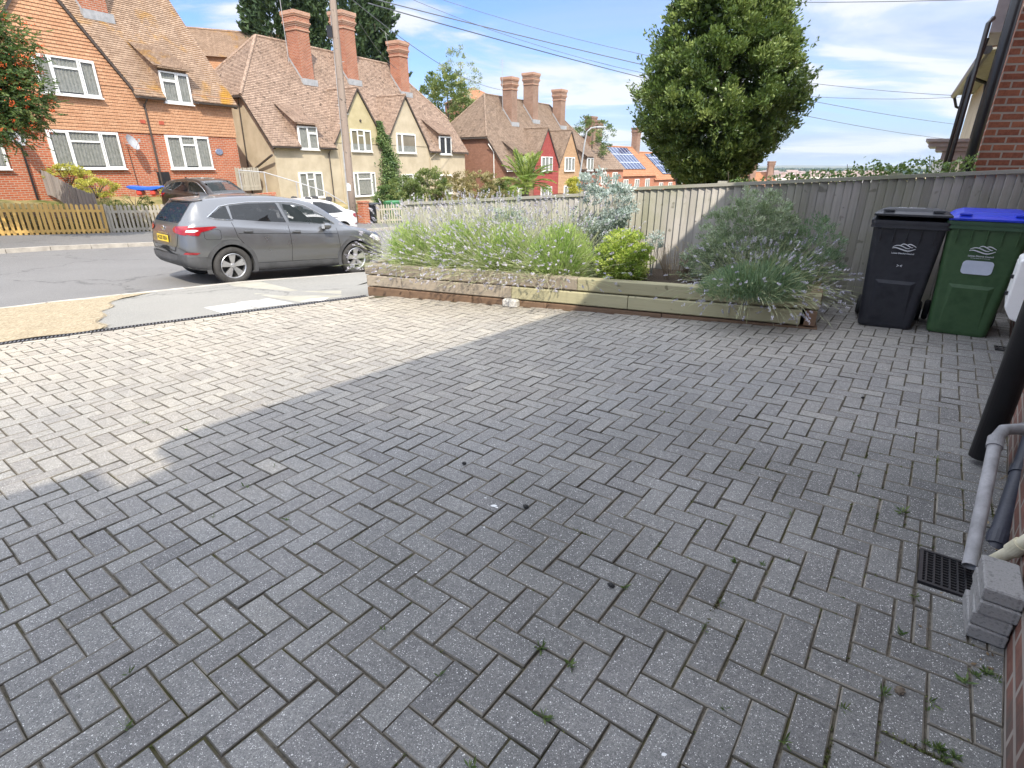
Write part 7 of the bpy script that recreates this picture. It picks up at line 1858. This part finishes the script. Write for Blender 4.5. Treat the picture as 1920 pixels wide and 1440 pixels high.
suvT = dict(x=(-2.13, 2.24), bottom=[(-2.13, .42), (-1.95, .30), (-1.6, .24), (-.8, .205), (.8, .205), (1.7, .22), (2.1, .26), (2.24, .36)],
    width=[(-2.13, .62), (-2.10, .70), (-2.03, .79), (-1.85, .865), (-1.5, .898), (-1.0, .905), (0, .90), (1.0, .905), (1.5, .90), (1.85, .86), (2.1, .74), (2.2, .62), (2.24, .5)],
    top=[(-2.13, .80), (-2.115, .94), (-2.09, 1.04), (-2.03, 1.13), (-1.90, 1.30), (-1.78, 1.44), (-1.72, 1.49), (-1.55, 1.515), (-1.0, 1.575), (-.4, 1.60), (.1, 1.565), (.42, 1.515), (.62, 1.44), (.9, 1.27), (1.15, 1.105), (1.28, 1.04), (1.5, 1.01), (1.8, .955), (2.05, .865), (2.18, .75), (2.24, .62)],
    belt=[(-2.13, .78), (-2.05, 1.02), (-1.8, 1.10), (-1.3, 1.075), (-.6, 1.03), (.3, .985), (.9, .97), (1.3, .965), (1.8, .90), (2.1, .80), (2.24, .58)],
    roofw=[(-2.13, .55), (-2.05, .66), (-1.9, .65), (-1.72, .62), (-1.4, .62), (-.4, .635), (.2, .63), (.6, .64), (.95, .69), (1.2, .74), (1.5, .72), (1.9, .62), (2.24, .45)])
def build_car(T, loc, az, pitch, paint, label, kind='suv', plate=None, glass=True, group='cars parked in the street', name='parked_car', S=1.0, cladding=True, wr=.345, ax=(-1.32, 1.33), lamp='suv', clad=None):
    car = Car(T); root = empty(name, loc, 0, label, 'car', group); root.rotation_euler = (0, -pitch, R(90 - az)); root.scale = (S,) * 3
    x0, x1 = T['x']; X = sorted(set([round(x, 4) for x in list(np.linspace(x0, x0 + .5, 26)) + list(np.linspace(x0 + .5, x1 - .35, 66)) + list(np.linspace(x1 - .35, x1, 16))]))
    secs = [car.sec(x) for x in X]; n = len(secs[0]); mb = MB(); V = []
    for x, o_ in zip(X, secs):
        V += [(x, y, z) for y, z in o_] + [(x, -y, z) for y, z in o_[-2:0:-1]]
    L_ = 2 * n - 2; F = []
    for i in range(len(X) - 1):
        for k in range(L_): F.append((i * L_ + k, i * L_ + (k + 1) % L_, (i + 1) * L_ + (k + 1) % L_, (i + 1) * L_ + k))
    F.append(tuple(range(L_ - 1, -1, -1))); F.append(tuple(range((len(X) - 1) * L_, len(X) * L_)))
    # glazed areas are left open in the shell so that the panes close them
    def glazed(x, y, z):
        for P, _a, _b in T['glass']:
            cx_, cz_ = sum(p[0] for p in P) / len(P), sum(p[1] for p in P) / len(P)
            if abs(y) > .42 and inpoly((x, z), [(cx_ + (p[0] - cx_) * .90, cz_ + (p[1] - cz_) * .82) for p in P]): return True
        if .66 < x < 1.10 and abs(y) < .60 and z > 1.12: return True
        return False
    keep = []
    for f in F:
        c = np.mean([V[i] for i in f], axis=0)
        if len(f) == 4 and glazed(c[0], c[1], c[2]): continue
        keep.append(f)
    mb.add(V, keep); body = mb.build('body', [paint, MT['dark']], root, smooth=True)
    # cut the wheel arches
    cut = MB()
    for xa in ax:
        for s_ in (1, -1): cut.lathe([(wr + .055, -.16), (wr + .055, .16)], 32, Matrix.Translation((xa, s_ * .86, wr + .005)) @ Matrix.Rotation(R(90), 4, 'X'))
    co = cut.build('cutter', [MT['dark']]); co.parent = root
    bo = body.modifiers.new('arch', 'BOOLEAN'); bo.operation = 'DIFFERENCE'; bo.object = co; bo.solver = 'FAST' if False else 'EXACT'
    bpy.context.view_layer.update(); dg = bpy.context.evaluated_depsgraph_get(); me = bpy.data.meshes.new_from_object(body.evaluated_get(dg)); body.modifiers.clear()
    if len(me.polygons) > 500: body.data = me
    me2 = body.data
    for p in me2.polygons:
        p.use_smooth = True
    bpy.data.objects.remove(co)
    # wheels
    for xa in ax:
        for s_ in (1, -1):
            w = MB(); Mx = Matrix.Translation((xa, s_ * .80, wr)) @ Matrix.Rotation(R(-90 * s_), 4, 'X')
            w.lathe([(wr * .66, -.11), (wr * .93, -.11), (wr, -.085), (wr, .075), (wr * .95, .098), (wr * .80, .108), (wr * .67, .09)], 40, Mx, closed=True)
            wh = w.build('wheel', MT['tyre'], root, smooth=True)
            r = MB(); rr = wr * .67
            r.lathe([(rr, -.09), (rr, .088), (rr * .96, .094), (rr * .90, .075), (rr * .90, -.09)], 36, Mx, closed=True)
            for k in range(5):
                a = 2 * math.pi * k / 5 + .35
                for da in (-.17, .17):
                    p0 = (math.cos(a + da * .5) * rr * .18, math.sin(a + da * .5) * rr * .18); p1 = (math.cos(a + da) * rr * .93, math.sin(a + da) * rr * .93); t_ = Vector((-(p1[1] - p0[1]), p1[0] - p0[0], 0)).normalized()
                    q = [Vector((p0[0], p0[1], .052)) + t_ * .024, Vector((p0[0], p0[1], .052)) - t_ * .024, Vector((p1[0], p1[1], .078)) - t_ * .030, Vector((p1[0], p1[1], .078)) + t_ * .030]
                    r.prism([Mx @ v for v in q], (Mx.to_3x3() @ Vector((0, 0, -.03))))
            r.lathe([(0, .03), (rr * .2, .03), (rr * .2, .060), (rr * .12, .066), (0, .066)], 20, Mx)
            ro = r.build('rim', MT['alloy'], wh, smooth=False)
            d_ = MB(); d_.lathe([(0, -.02), (rr * .9, -.02), (rr * .9, .0), (0, .0)], 24, Mx); d_.build('brake_disc', MT['dark'], wh)
    # cladding of sills, arches and bumper bottoms
    if cladding:
        cl = MB(); cm = clad or MT['clad']
        side_patch(car, cl, [(-.93, .22), (-.93, .37), (.93, .37), (.93, .22)], .008)
        side_patch(car, cl, [(-2.10, .40), (-2.08, .53), (-1.72, .53), (-1.70, .27), (-1.95, .30)], .008)
        side_patch(car, cl, [(1.72, .26), (1.74, .45), (2.10, .44), (2.16, .34), (2.05, .27)], .008)
        cl.build('cladding', cm, root, smooth=True)
        for xa in ax:
            for s_ in (1, -1):
                am = MB(); V = []; F = []; N = 26; ri, ro_ = wr + .045, wr + .118
                for i in range(N + 1):
                    a = math.pi * (-.14 + 1.28 * i / N)
                    for r_, e in ((ri, .016), (ro_, .012), (ro_, -.01), (ri, -.05)):
                        x_, z_ = xa + math.cos(a) * r_, wr + .005 + math.sin(a) * r_; z_ = max(z_, .22)
                        V.append((x_, s_ * (car.side_y(x_, max(z_, .30)) + e), z_))
                for i in range(N):
                    for k in range(4):
                        q = (i * 4 + k, i * 4 + (k + 1) % 4, (i + 1) * 4 + (k + 1) % 4, (i + 1) * 4 + k); F.append(q if s_ > 0 else q[::-1])
                am.add(V, F); am.build('wheel_arch_trim', cm, root, smooth=False)
    # bumpers
    rb = MB(); end_patch(car, rb, [(-.74, .36), (-.76, .56), (.76, .56), (.74, .36), (.55, .31), (-.55, .31)], .010); rb.build('rear_bumper', clad or MT['clad'], root, smooth=True)
    
    # windows
    for i, (P, gm, nm) in enumerate(T['glass']):
        for s_ in (1, -1):
            g = MB(); side_patch(car, g, P, .003, sides=(s_,)); go = g.build(nm, MT[gm], root, smooth=True)
    rw = MB(); end_patch(car, rw, T['rear_glass'], .006, K=10); rw.build('rear_window', MT['rglass'], root, smooth=True)
    ws = MB(); end_patch(car, ws, T['wind_glass'], .006, rear=False, K=12); ws.build('windscreen', MT['cglass'], root, smooth=True)
    # cabin seen through the glass
    cb = MB()
    cb.box((-1.6, -.66, .55), (.9, .66, .82))
    for xs_ in (-.15, -1.0):
        for ys_ in (-.36, .36): cb.cbox((xs_ - .12, ys_, 1.02), (.14, .46, .62), ry=-.2, bev=.04); cb.cbox((xs_ - .24, ys_, 1.40), (.09, .26, .16), ry=-.2, bev=.03)
    cb.cbox((.78, 0, .93), (.4, 1.25, .14), bev=.04); cb.build('cabin', MT['seat'], root)
    st_ = MB(); Ms = Matrix.Translation((.50, -.36 if T.get('rhd', 1) else .36, .98)) @ Matrix.Rotation(R(-66), 4, 'Y'); st_.lathe([(.17, -.012), (.19, 0), (.17, .012), (.155, 0)], 20, Ms, closed=True); st_.bar(Ms @ Vector((-.16, 0, 0)), Ms @ Vector((.16, 0, 0)), .03, .02); st_.build('steering_wheel', MT['seat'], root)
    # door seams, sills and handles
    for k, sm in enumerate(T['seams']):
        for s_ in (1, -1):
            m_ = MB(); pts = []
            for a, b_ in zip(sm[:-1], sm[1:]):
                for t in np.linspace(0, 1, 8, endpoint=False): x, z = a[0] + (b_[0] - a[0]) * t, a[1] + (b_[1] - a[1]) * t; pts.append((x, s_ * (car.side_y(x, z) + .0005), z))
            x, z = sm[-1]; pts.append((x, s_ * (car.side_y(x, z) + .0005), z)); m_.tube(pts, .0045, 4); m_.build('door_seam', MT['dark'], root)
    for s_ in (1, -1):
        for hx, hz in T['handles']:
            h = MB(); y = car.side_y(hx, hz); h.cbox((hx, s_ * (y + .022), hz), (.17, .022, .034), bev=.010); h.cbox((hx + .03, s_ * (y + .003), hz - .005), (.12, .006, .06), m=0); h.build('door_handle', paint, root)
        c = MB(); pts = [(x, s_ * (car.side_y(x, z) + .006), z) for x, z in T['trim']]; c.tube(pts, .009, 5); c.build('window_trim', MT['chrome'], root, smooth=True)
        mm = MB(); my, mz = car.side_y(.62, 1.0), 1.045; mm.cbox((.60, s_ * (my + .13), mz), (.15, .20, .125), bev=.04, rz=s_ * .2); mm.bar((.62, s_ * (my - .01), mz - .05), (.62, s_ * (my + .08), mz - .04), .06, .03); mo = mm.build('wing_mirror', paint if kind == 'suv' else MT['clad'], root, smooth=False)
        mg = MB(); mg.cbox((.525, s_ * (my + .135), mz), (.008, .165, .095), rz=s_ * .2); mg.build('mirror_glass', MT['chrome'], mo)
    # lamps
    for s_ in (1, -1):
        lm_ = MB(); side_patch(car, lm_, T['tail_side'], .010, sides=(s_,)); end_patch(car, lm_, [(s_ * y, z) for y, z in T['tail_rear']], .012, K=6)
        lo = lm_.build('tail_lamp', MT['lamp_red'], root, smooth=True)
        if T.get('tail_white'):
            l2 = MB(); side_patch(car, l2, T['tail_white'], .016, sides=(s_,)); l2.build('lamp_lens', MT['lamp_clear'], lo, smooth=True)
        hl = MB(); side_patch(car, hl, T['head_side'], .008, sides=(s_,)); end_patch(car, hl, [(s_ * y, z) for y, z in T['head_front']], .010, rear=False); hl.build('headlight', MT['lamp_clear'], root, smooth=True)
        rf_ = MB(); side_patch(car, rf_, [(-2.09, .575), (-2.06, .61), (-1.86, .605), (-1.90, .57)], .010, sides=(s_,)); rf_.build('reflector', MT['lamp_red'], root)
    # spoiler, aerial fin, wiper, badge, plate recess
    if kind == 'suv':
        sp_ = MB(); V = []
        for y in np.linspace(-.60, .60, 13):
            k = 1 - (abs(y) / .60) ** 3 * .35; V += [(-1.60, y, 1.515 - .03 * (1 - k)), (-1.60 - .24 * k, y, 1.475), (-1.58 - .24 * k, y, 1.452), (-1.66, y, 1.46)]
        F = [(i * 4 + k, i * 4 + (k + 1) % 4, (i + 1) * 4 + (k + 1) % 4, (i + 1) * 4 + k) for i in range(12) for k in range(4)]; F += [(0, 1, 2, 3), (51, 50, 49, 48)]
        sp_.add(V, [f[::-1] for f in F]); sp_.build('roof_spoiler', paint, root, smooth=False)
        fn = MB(); fn.prism([(-1.42, -.02, 1.54), (-1.20, -.02, 1.555), (-1.36, -.008, 1.62), (-1.42, -.008, 1.62)], (0, .04, 0)); fn.build('aerial_fin', paint, root)
        wp = MB(); xw = lambda y, z: car.end_x(y, z) - .022; wp.tube([(xw(-.02, 1.13), -.02, 1.13), (xw(.14, 1.165), .14, 1.165), (xw(.36, 1.15), .36, 1.15)], [.012, .010, .006], 6); wp.build('rear_wiper', MT['dark'], root)
        bd = MB(); xb = car.end_x(0, .985); bd.lathe([(.030, -.004), (.045, -.004), (.045, .006), (.030, .006)], 20, Matrix.Translation((xb - .008, 0, .985)) @ Matrix.Rotation(R(90), 4, 'Y'), closed=True); bd.cbox((xb - .012, 0, .985), (.008, .13, .02)); bd.build('badge', MT['chrome'], root)
        fl = MB(); pts = [(-1.72, .83), (-1.50, .83), (-1.47, .86), (-1.47, .98), (-1.50, 1.0), (-1.72, 1.0), (-1.75, .97), (-1.75, .86), (-1.72, .83)]
        fl.tube([(x, -(car.side_y(x, z) + .0005), z) for x, z in pts], .004, 4); fl.build('fuel_flap', MT['dark'], root)
        tg = MB(); P = [(.62, 1.06), (.64, .94), (.60, .72), (.50, .615), (-.50, .615), (-.60, .72), (-.64, .94), (-.62, 1.06)]; q = []
        for a, b_ in zip(P[:-1], P[1:]):
            for t in np.linspace(0, 1, 6, endpoint=False): y, z = a[0] + (b_[0] - a[0]) * t, a[1] + (b_[1] - a[1]) * t; q.append((car.end_x(y, z) - .001, y, z))
        tg.tube(q, .005, 4); tg.build('tailgate_seam', MT['dark'], root)
        xh = MB(); xh.bar((car.end_x(.22, .905) - .008, -.24, .905), (car.end_x(.22, .905) - .008, .24, .905), .012, .022); xh.build('tailgate_strip', MT['chrome'], root)
    if plate:
        xp = min(car.end_x(y, z) for y in (-.26, 0, .26) for z in (.76, .87)) - .012; pm = MB(); pm.cbox((xp + .004, 0, .815), (.012, .52, .112)); po = pm.build('number_plate', MT['plate'], root)
        t_ = text_obj(plate, .098, MT['pltxt'], po, (xp - .004, 0, .815), (R(90), 0, R(-90)), 'lettering', bold=True)
    return root
suvT.update(
    win_side=[[(-1.55, 1.10), (-1.52, 1.37), (-1.0, 1.475), (-.2, 1.50), (.20, 1.46), (.60, 1.27), (.86, 1.05), (.80, 1.015), (-.4, 1.05)]],
    glass=[([(-1.60, 1.215), (-1.36, 1.375), (-1.25, 1.40), (-1.23, 1.18), (-1.48, 1.185)], 'pglass', 'quarter_window'),
           ([(-1.20, 1.175), (-1.20, 1.41), (-.85, 1.455), (-.30, 1.475), (-.18, 1.115), (-.6, 1.135)], 'pglass', 'rear_side_window'),
           ([(-.12, 1.11), (-.24, 1.475), (.05, 1.468), (.30, 1.41), (.62, 1.25), (.86, 1.08), (.78, 1.065)], 'cglass', 'front_side_window')],
    rear_glass=[(-.54, 1.105), (-.60, 1.14), (-.52, 1.445), (.52, 1.445), (.60, 1.14), (.54, 1.105)],
    wind_glass=[(-.66, 1.09), (-.52, 1.48), (.52, 1.48), (.66, 1.09)],
    seams=[[(-.88, .38), (-.98, .62), (-1.18, .86), (-1.24, 1.12)], [(-.17, .25), (-.15, .7), (-.16, 1.06)], [(.92, .30), (.93, .62), (.90, 1.0)], [(-.92, .38), (.92, .37)], [(-1.16, .93), (-.16, .905), (.90, .88)]],
    handles=[(-.98, .965), (-.02, .94)], trim=[(-1.20, 1.165), (-1.48, 1.175), (-1.63, 1.205), (-1.38, 1.390), (-1.20, 1.43), (-.85, 1.475), (-.3, 1.495), (.05, 1.49), (.32, 1.43), (.62, 1.27), (.89, 1.075)],
    tail_side=[(-2.08, .93), (-2.04, 1.03), (-1.56, 1.06), (-1.52, 1.045), (-1.68, .985), (-1.80, .960), (-1.84, .895), (-1.95, .90)],
    tail_white=[(-2.03, .955), (-2.01, .995), (-1.86, 1.0), (-1.83, .985), (-1.90, .955)],
    tail_rear=[(.78, .90), (.50, .945), (.46, 1.0), (.55, 1.045), (.78, 1.06)],
    head_side=[(1.70, .80), (1.80, .865), (2.00, .80), (2.10, .70), (1.95, .70)], head_front=[(.36, .66), (.38, .72), (.56, .73), (.56, .66)])
# grey car at the kerb: wheels stand on the sloping road
pr, pf = at(443, 531, 10.1), at(668, 514, 12.05)
azc = 41.0
dc = Vector((math.sin(R(azc)), math.cos(R(azc)), 0)); nc = Vector((-dc.y, dc.x, 0))
cw = Vector((pr.x, pr.y, 0)) + nc * .90 + dc * 1.32
ur, wr_ = uw(cw.x - dc.x * 1.32, cw.y - dc.y * 1.32); uf, wf_ = uw(cw.x + dc.x * 1.33, cw.y + dc.y * 1.33)
zr_, zf_ = zroad(ur), zroad(uf)
build_car(suvT, (cw.x, cw.y, (zr_ + zf_) / 2 + .0), azc, math.atan((zf_ - zr_) / 2.65), PAINT('gunmetal_grey_paint', (.185, .19, .20)), 'dark grey family SUV parked at the near kerb, seen from its rear corner', plate='HG20 XKN')
sedT = dict(suvT); sedT = {k: v for k, v in suvT.items()}
sedT['top'] = [(-2.13, .80), (-2.115, .94), (-2.08, 1.0), (-1.95, 1.03), (-1.75, 1.08), (-1.45, 1.22), (-1.1, 1.34), (-.7, 1.405), (-.2, 1.42), (.15, 1.40), (.42, 1.33), (.7, 1.20), (.95, 1.07), (1.15, .99), (1.5, .95), (1.8, .90), (2.05, .82), (2.18, .72), (2.24, .6)]
sedT['belt'] = [(-2.13, .76), (-2.05, .95), (-1.8, .97), (-1.3, .96), (-.6, .93), (.3, .90), (.9, .89), (1.3, .89), (1.8, .84), (2.1, .76), (2.24, .56)]
sedT['win_side'] = [[(-1.30, .99), (-1.10, 1.25), (-.6, 1.33), (-.1, 1.34), (.20, 1.30), (.50, 1.17), (.75, .96)]]
sedT['glass'] = [([(-1.42, .99), (-1.12, 1.24), (-.65, 1.325), (-.32, 1.335), (-.28, .955), (-1.2, .975)], 'pglass', 'rear_side_window'), ([(-.24, .955), (-.27, 1.335), (.05, 1.325), (.28, 1.27), (.55, 1.14), (.80, .955)], 'cglass', 'front_side_window')]
sedT['rear_glass'] = [(-.50, 1.07), (-.45, 1.30), (.45, 1.30), (.50, 1.07)]; sedT['wind_glass'] = [(-.62, 1.03), (-.50, 1.34), (.50, 1.34), (.62, 1.03)]
sedT['seams'] = [[(-.88, .38), (-1.0, .62), (-1.2, .95)], [(-.27, .25), (-.27, .95)], [(.80, .30), (.80, .90)]]
sedT['handles'] = [(-1.02, .86), (-.12, .85)]; sedT['trim'] = [(-1.44, 1.0), (-1.14, 1.255), (-.66, 1.34), (-.1, 1.35), (.28, 1.285), (.55, 1.155), (.82, .96)]
sedT['tail_side'] = [(-2.09, .80), (-2.06, .93), (-1.85, .95), (-1.80, .88), (-1.90, .80)]; sedT['tail_white'] = None; sedT['tail_rear'] = [(.74, .78), (.46, .80), (.46, .90), (.74, .92)]
wc = P2(11.6, 16.2); build_car(sedT, (wc.x, wc.y, zroad(11.6)), 213, .03, PAINT('white_paint', (.78, .78, .78), metal=0, rough=.3), 'white saloon parked across the road facing left, mostly hidden by the grey SUV', kind='saloon', cladding=False, clad=PAINT('white_bumper', (.74, .74, .74), metal=0, rough=.35), wr=.32)
dcp = at(374, 352, 20.8); build_car(suvT, (dcp.x + .2, dcp.y + .3, -1.88), 118, .0, PAINT('dark_brown_paint', (.035, .027, .024), metal=.5), 'dark brown hatchback on the forecourt of the brick house, only its top showing', kind='suv', cladding=False, S=.93)
# blue and red see-saw toy on the grass
p = at(275, 355, 21.5); root = empty('garden_toy', (p.x, p.y, p.z), R(10), 'blue plastic garden toy with red feet on the lawn of the brick house', 'toy')
mb = MB(); prof = [(-.62, 0, .10), (-.5, 0, .02), (-.2, 0, -.03), (.25, 0, -.03), (.52, 0, .03), (.62, 0, .09), (.5, 0, .12), (0, 0, .09), (-.5, 0, .14)]
mb.prism([(x, -.22, z) for x, y, z in prof], (0, .44, 0)); mb.build('seat', M('blue_toy_plastic', (.02, .10, .50), (.03, .14, .62), rough=.4), root, bevel=.02)
for x in (-.22, .25): mb = MB(); mb.cbox((x, 0, -.12), (.18, .4, .20), bev=.05); mb.build('foot', M('red_toy_plastic', (.55, .06, .04), (.65, .09, .06), rough=.4), root)
# ------------------------------------------------------------------ the far view: hills, town, hedgerows, air
def hill(name, a0, a1, r, zmax, wid, seed, col):
    mb = MB(); N = 90; rr = random.Random(seed); ph = [rr.uniform(0, 6.28) for _ in range(6)]
    rows = []
    for j, (dr, hz) in enumerate(((-wid, 0), (-wid * .6, .35), (-wid * .25, .8), (0, 1), (wid * .5, .8), (wid, 0))):
        row = []
        for i in range(N + 1):
            a = R(a0 + (a1 - a0) * i / N); f = .62 + .16 * math.sin(i * .09 + ph[0]) + .12 * math.sin(i * .21 + ph[1]) + .05 * math.sin(i * .5 + ph[2]) + .03 * math.sin(i * 1.3 + ph[3])
            h = -19 + (zmax + 19) * f * hz; row.append((math.sin(a) * (r + dr), math.cos(a) * (r + dr), h))
        rows.append(row)
    V = [p for row in rows for p in row]; F = [(j * (N + 1) + i, j * (N + 1) + i + 1, (j + 1) * (N + 1) + i + 1, (j + 1) * (N + 1) + i) for j in range(5) for i in range(N)]
    mb.add(V, F); return tag(mb.build(name, col, smooth=True), kind='structure')
MT['hill'] = M('far_downland', (.05, .075, .03), (.22, .19, .10), scale=.004, rough=.95)
hill('hills', -5, 75, 6200, 30, 1500, 4, MT['hill']); hill('hills', 0, 75, 4300, 12, 700, 9, MT['hill'])
# hedgerows and woods across the plain
C_ = []; A_ = []; L_ = []
for i in range(46):
    Y = rng.uniform(1300, 3600); s0 = rng.uniform(.38, .72); ln = rng.uniform(40, 260)
    for k in range(int(ln / 7)):
        x = s0 * Y + k * 7 - ln / 2; n = 5
        for _ in range(n): C_.append((x + rng.normal() * 3, Y + rng.normal() * 4 + k * .5, -18 + rng.uniform(0, 9))); A_.append(rng.normal(size=3)); L_.append(rng.uniform(7, 12))
tag(leafmesh('hedgerows', np.array(C_), np.array(A_), np.array(L_), np.array(L_) * .8, rng.uniform(0, .6, len(C_)), LM['conifer']), 'far hedgerows and woods on the plain', 'hedgerows', kind='stuff')
hm = MB(); hm.box((-5, -4, 0), (5, 4, 5.2), 0); hm.add([(-5.5, -4.5, 5), (5.5, -4.5, 5), (5.5, 4.5, 5), (-5.5, 4.5, 5), (-5.5, 0, 8.2), (5.5, 0, 8.2)], [(0, 1, 5, 4), (2, 3, 4, 5), (0, 4, 3), (1, 2, 5)], 1)
wallm = M('far_white_wall', (.62, .60, .56), (.74, .72, .69), scale=.1); roofm = M('far_town_roof', (.20, .12, .09), (.36, .30, .27), scale=.05)
h0 = None
for i in range(64):
    Y = rng.uniform(640, 1250); s_ = rng.uniform(.42, .66); x = s_ * Y
    if h0 is None: h0 = hm.build('town_house', [wallm, roofm]); o = h0
    else: o = h0.copy(); COL.objects.link(o)
    o.location = (x, Y, -18.2); o.rotation_euler = (0, 0, rng.uniform(0, 3.14)); k_ = rng.uniform(.8, 1.5); o.scale = (k_ * 1.3, k_, k_)
    tag(o, 'tiny pale house in the far town beyond the fence', 'house', 'houses of the far town')
# the air itself: thin even haze
hz = MB(); hz.box((-9500, -9500, -60), (9500, 9500, 75))
m = bpy.data.materials.new('air_haze'); m.use_nodes = True; nt = m.node_tree
for n in list(nt.nodes):
    if n.type != 'OUTPUT_MATERIAL': nt.nodes.remove(n)
vol = nt.nodes.new('ShaderNodeVolumePrincipled'); vol.inputs['Color'].default_value = (.72, .84, 1, 1); vol.inputs['Density'].default_value = 1.3e-4; vol.inputs['Anisotropy'].default_value = .3
nt.links.new(vol.outputs[0], nt.nodes['Material Output'].inputs['Volume'])
tag(hz.build('haze', m), 'thin blue air haze over the far country', 'haze', kind='stuff')
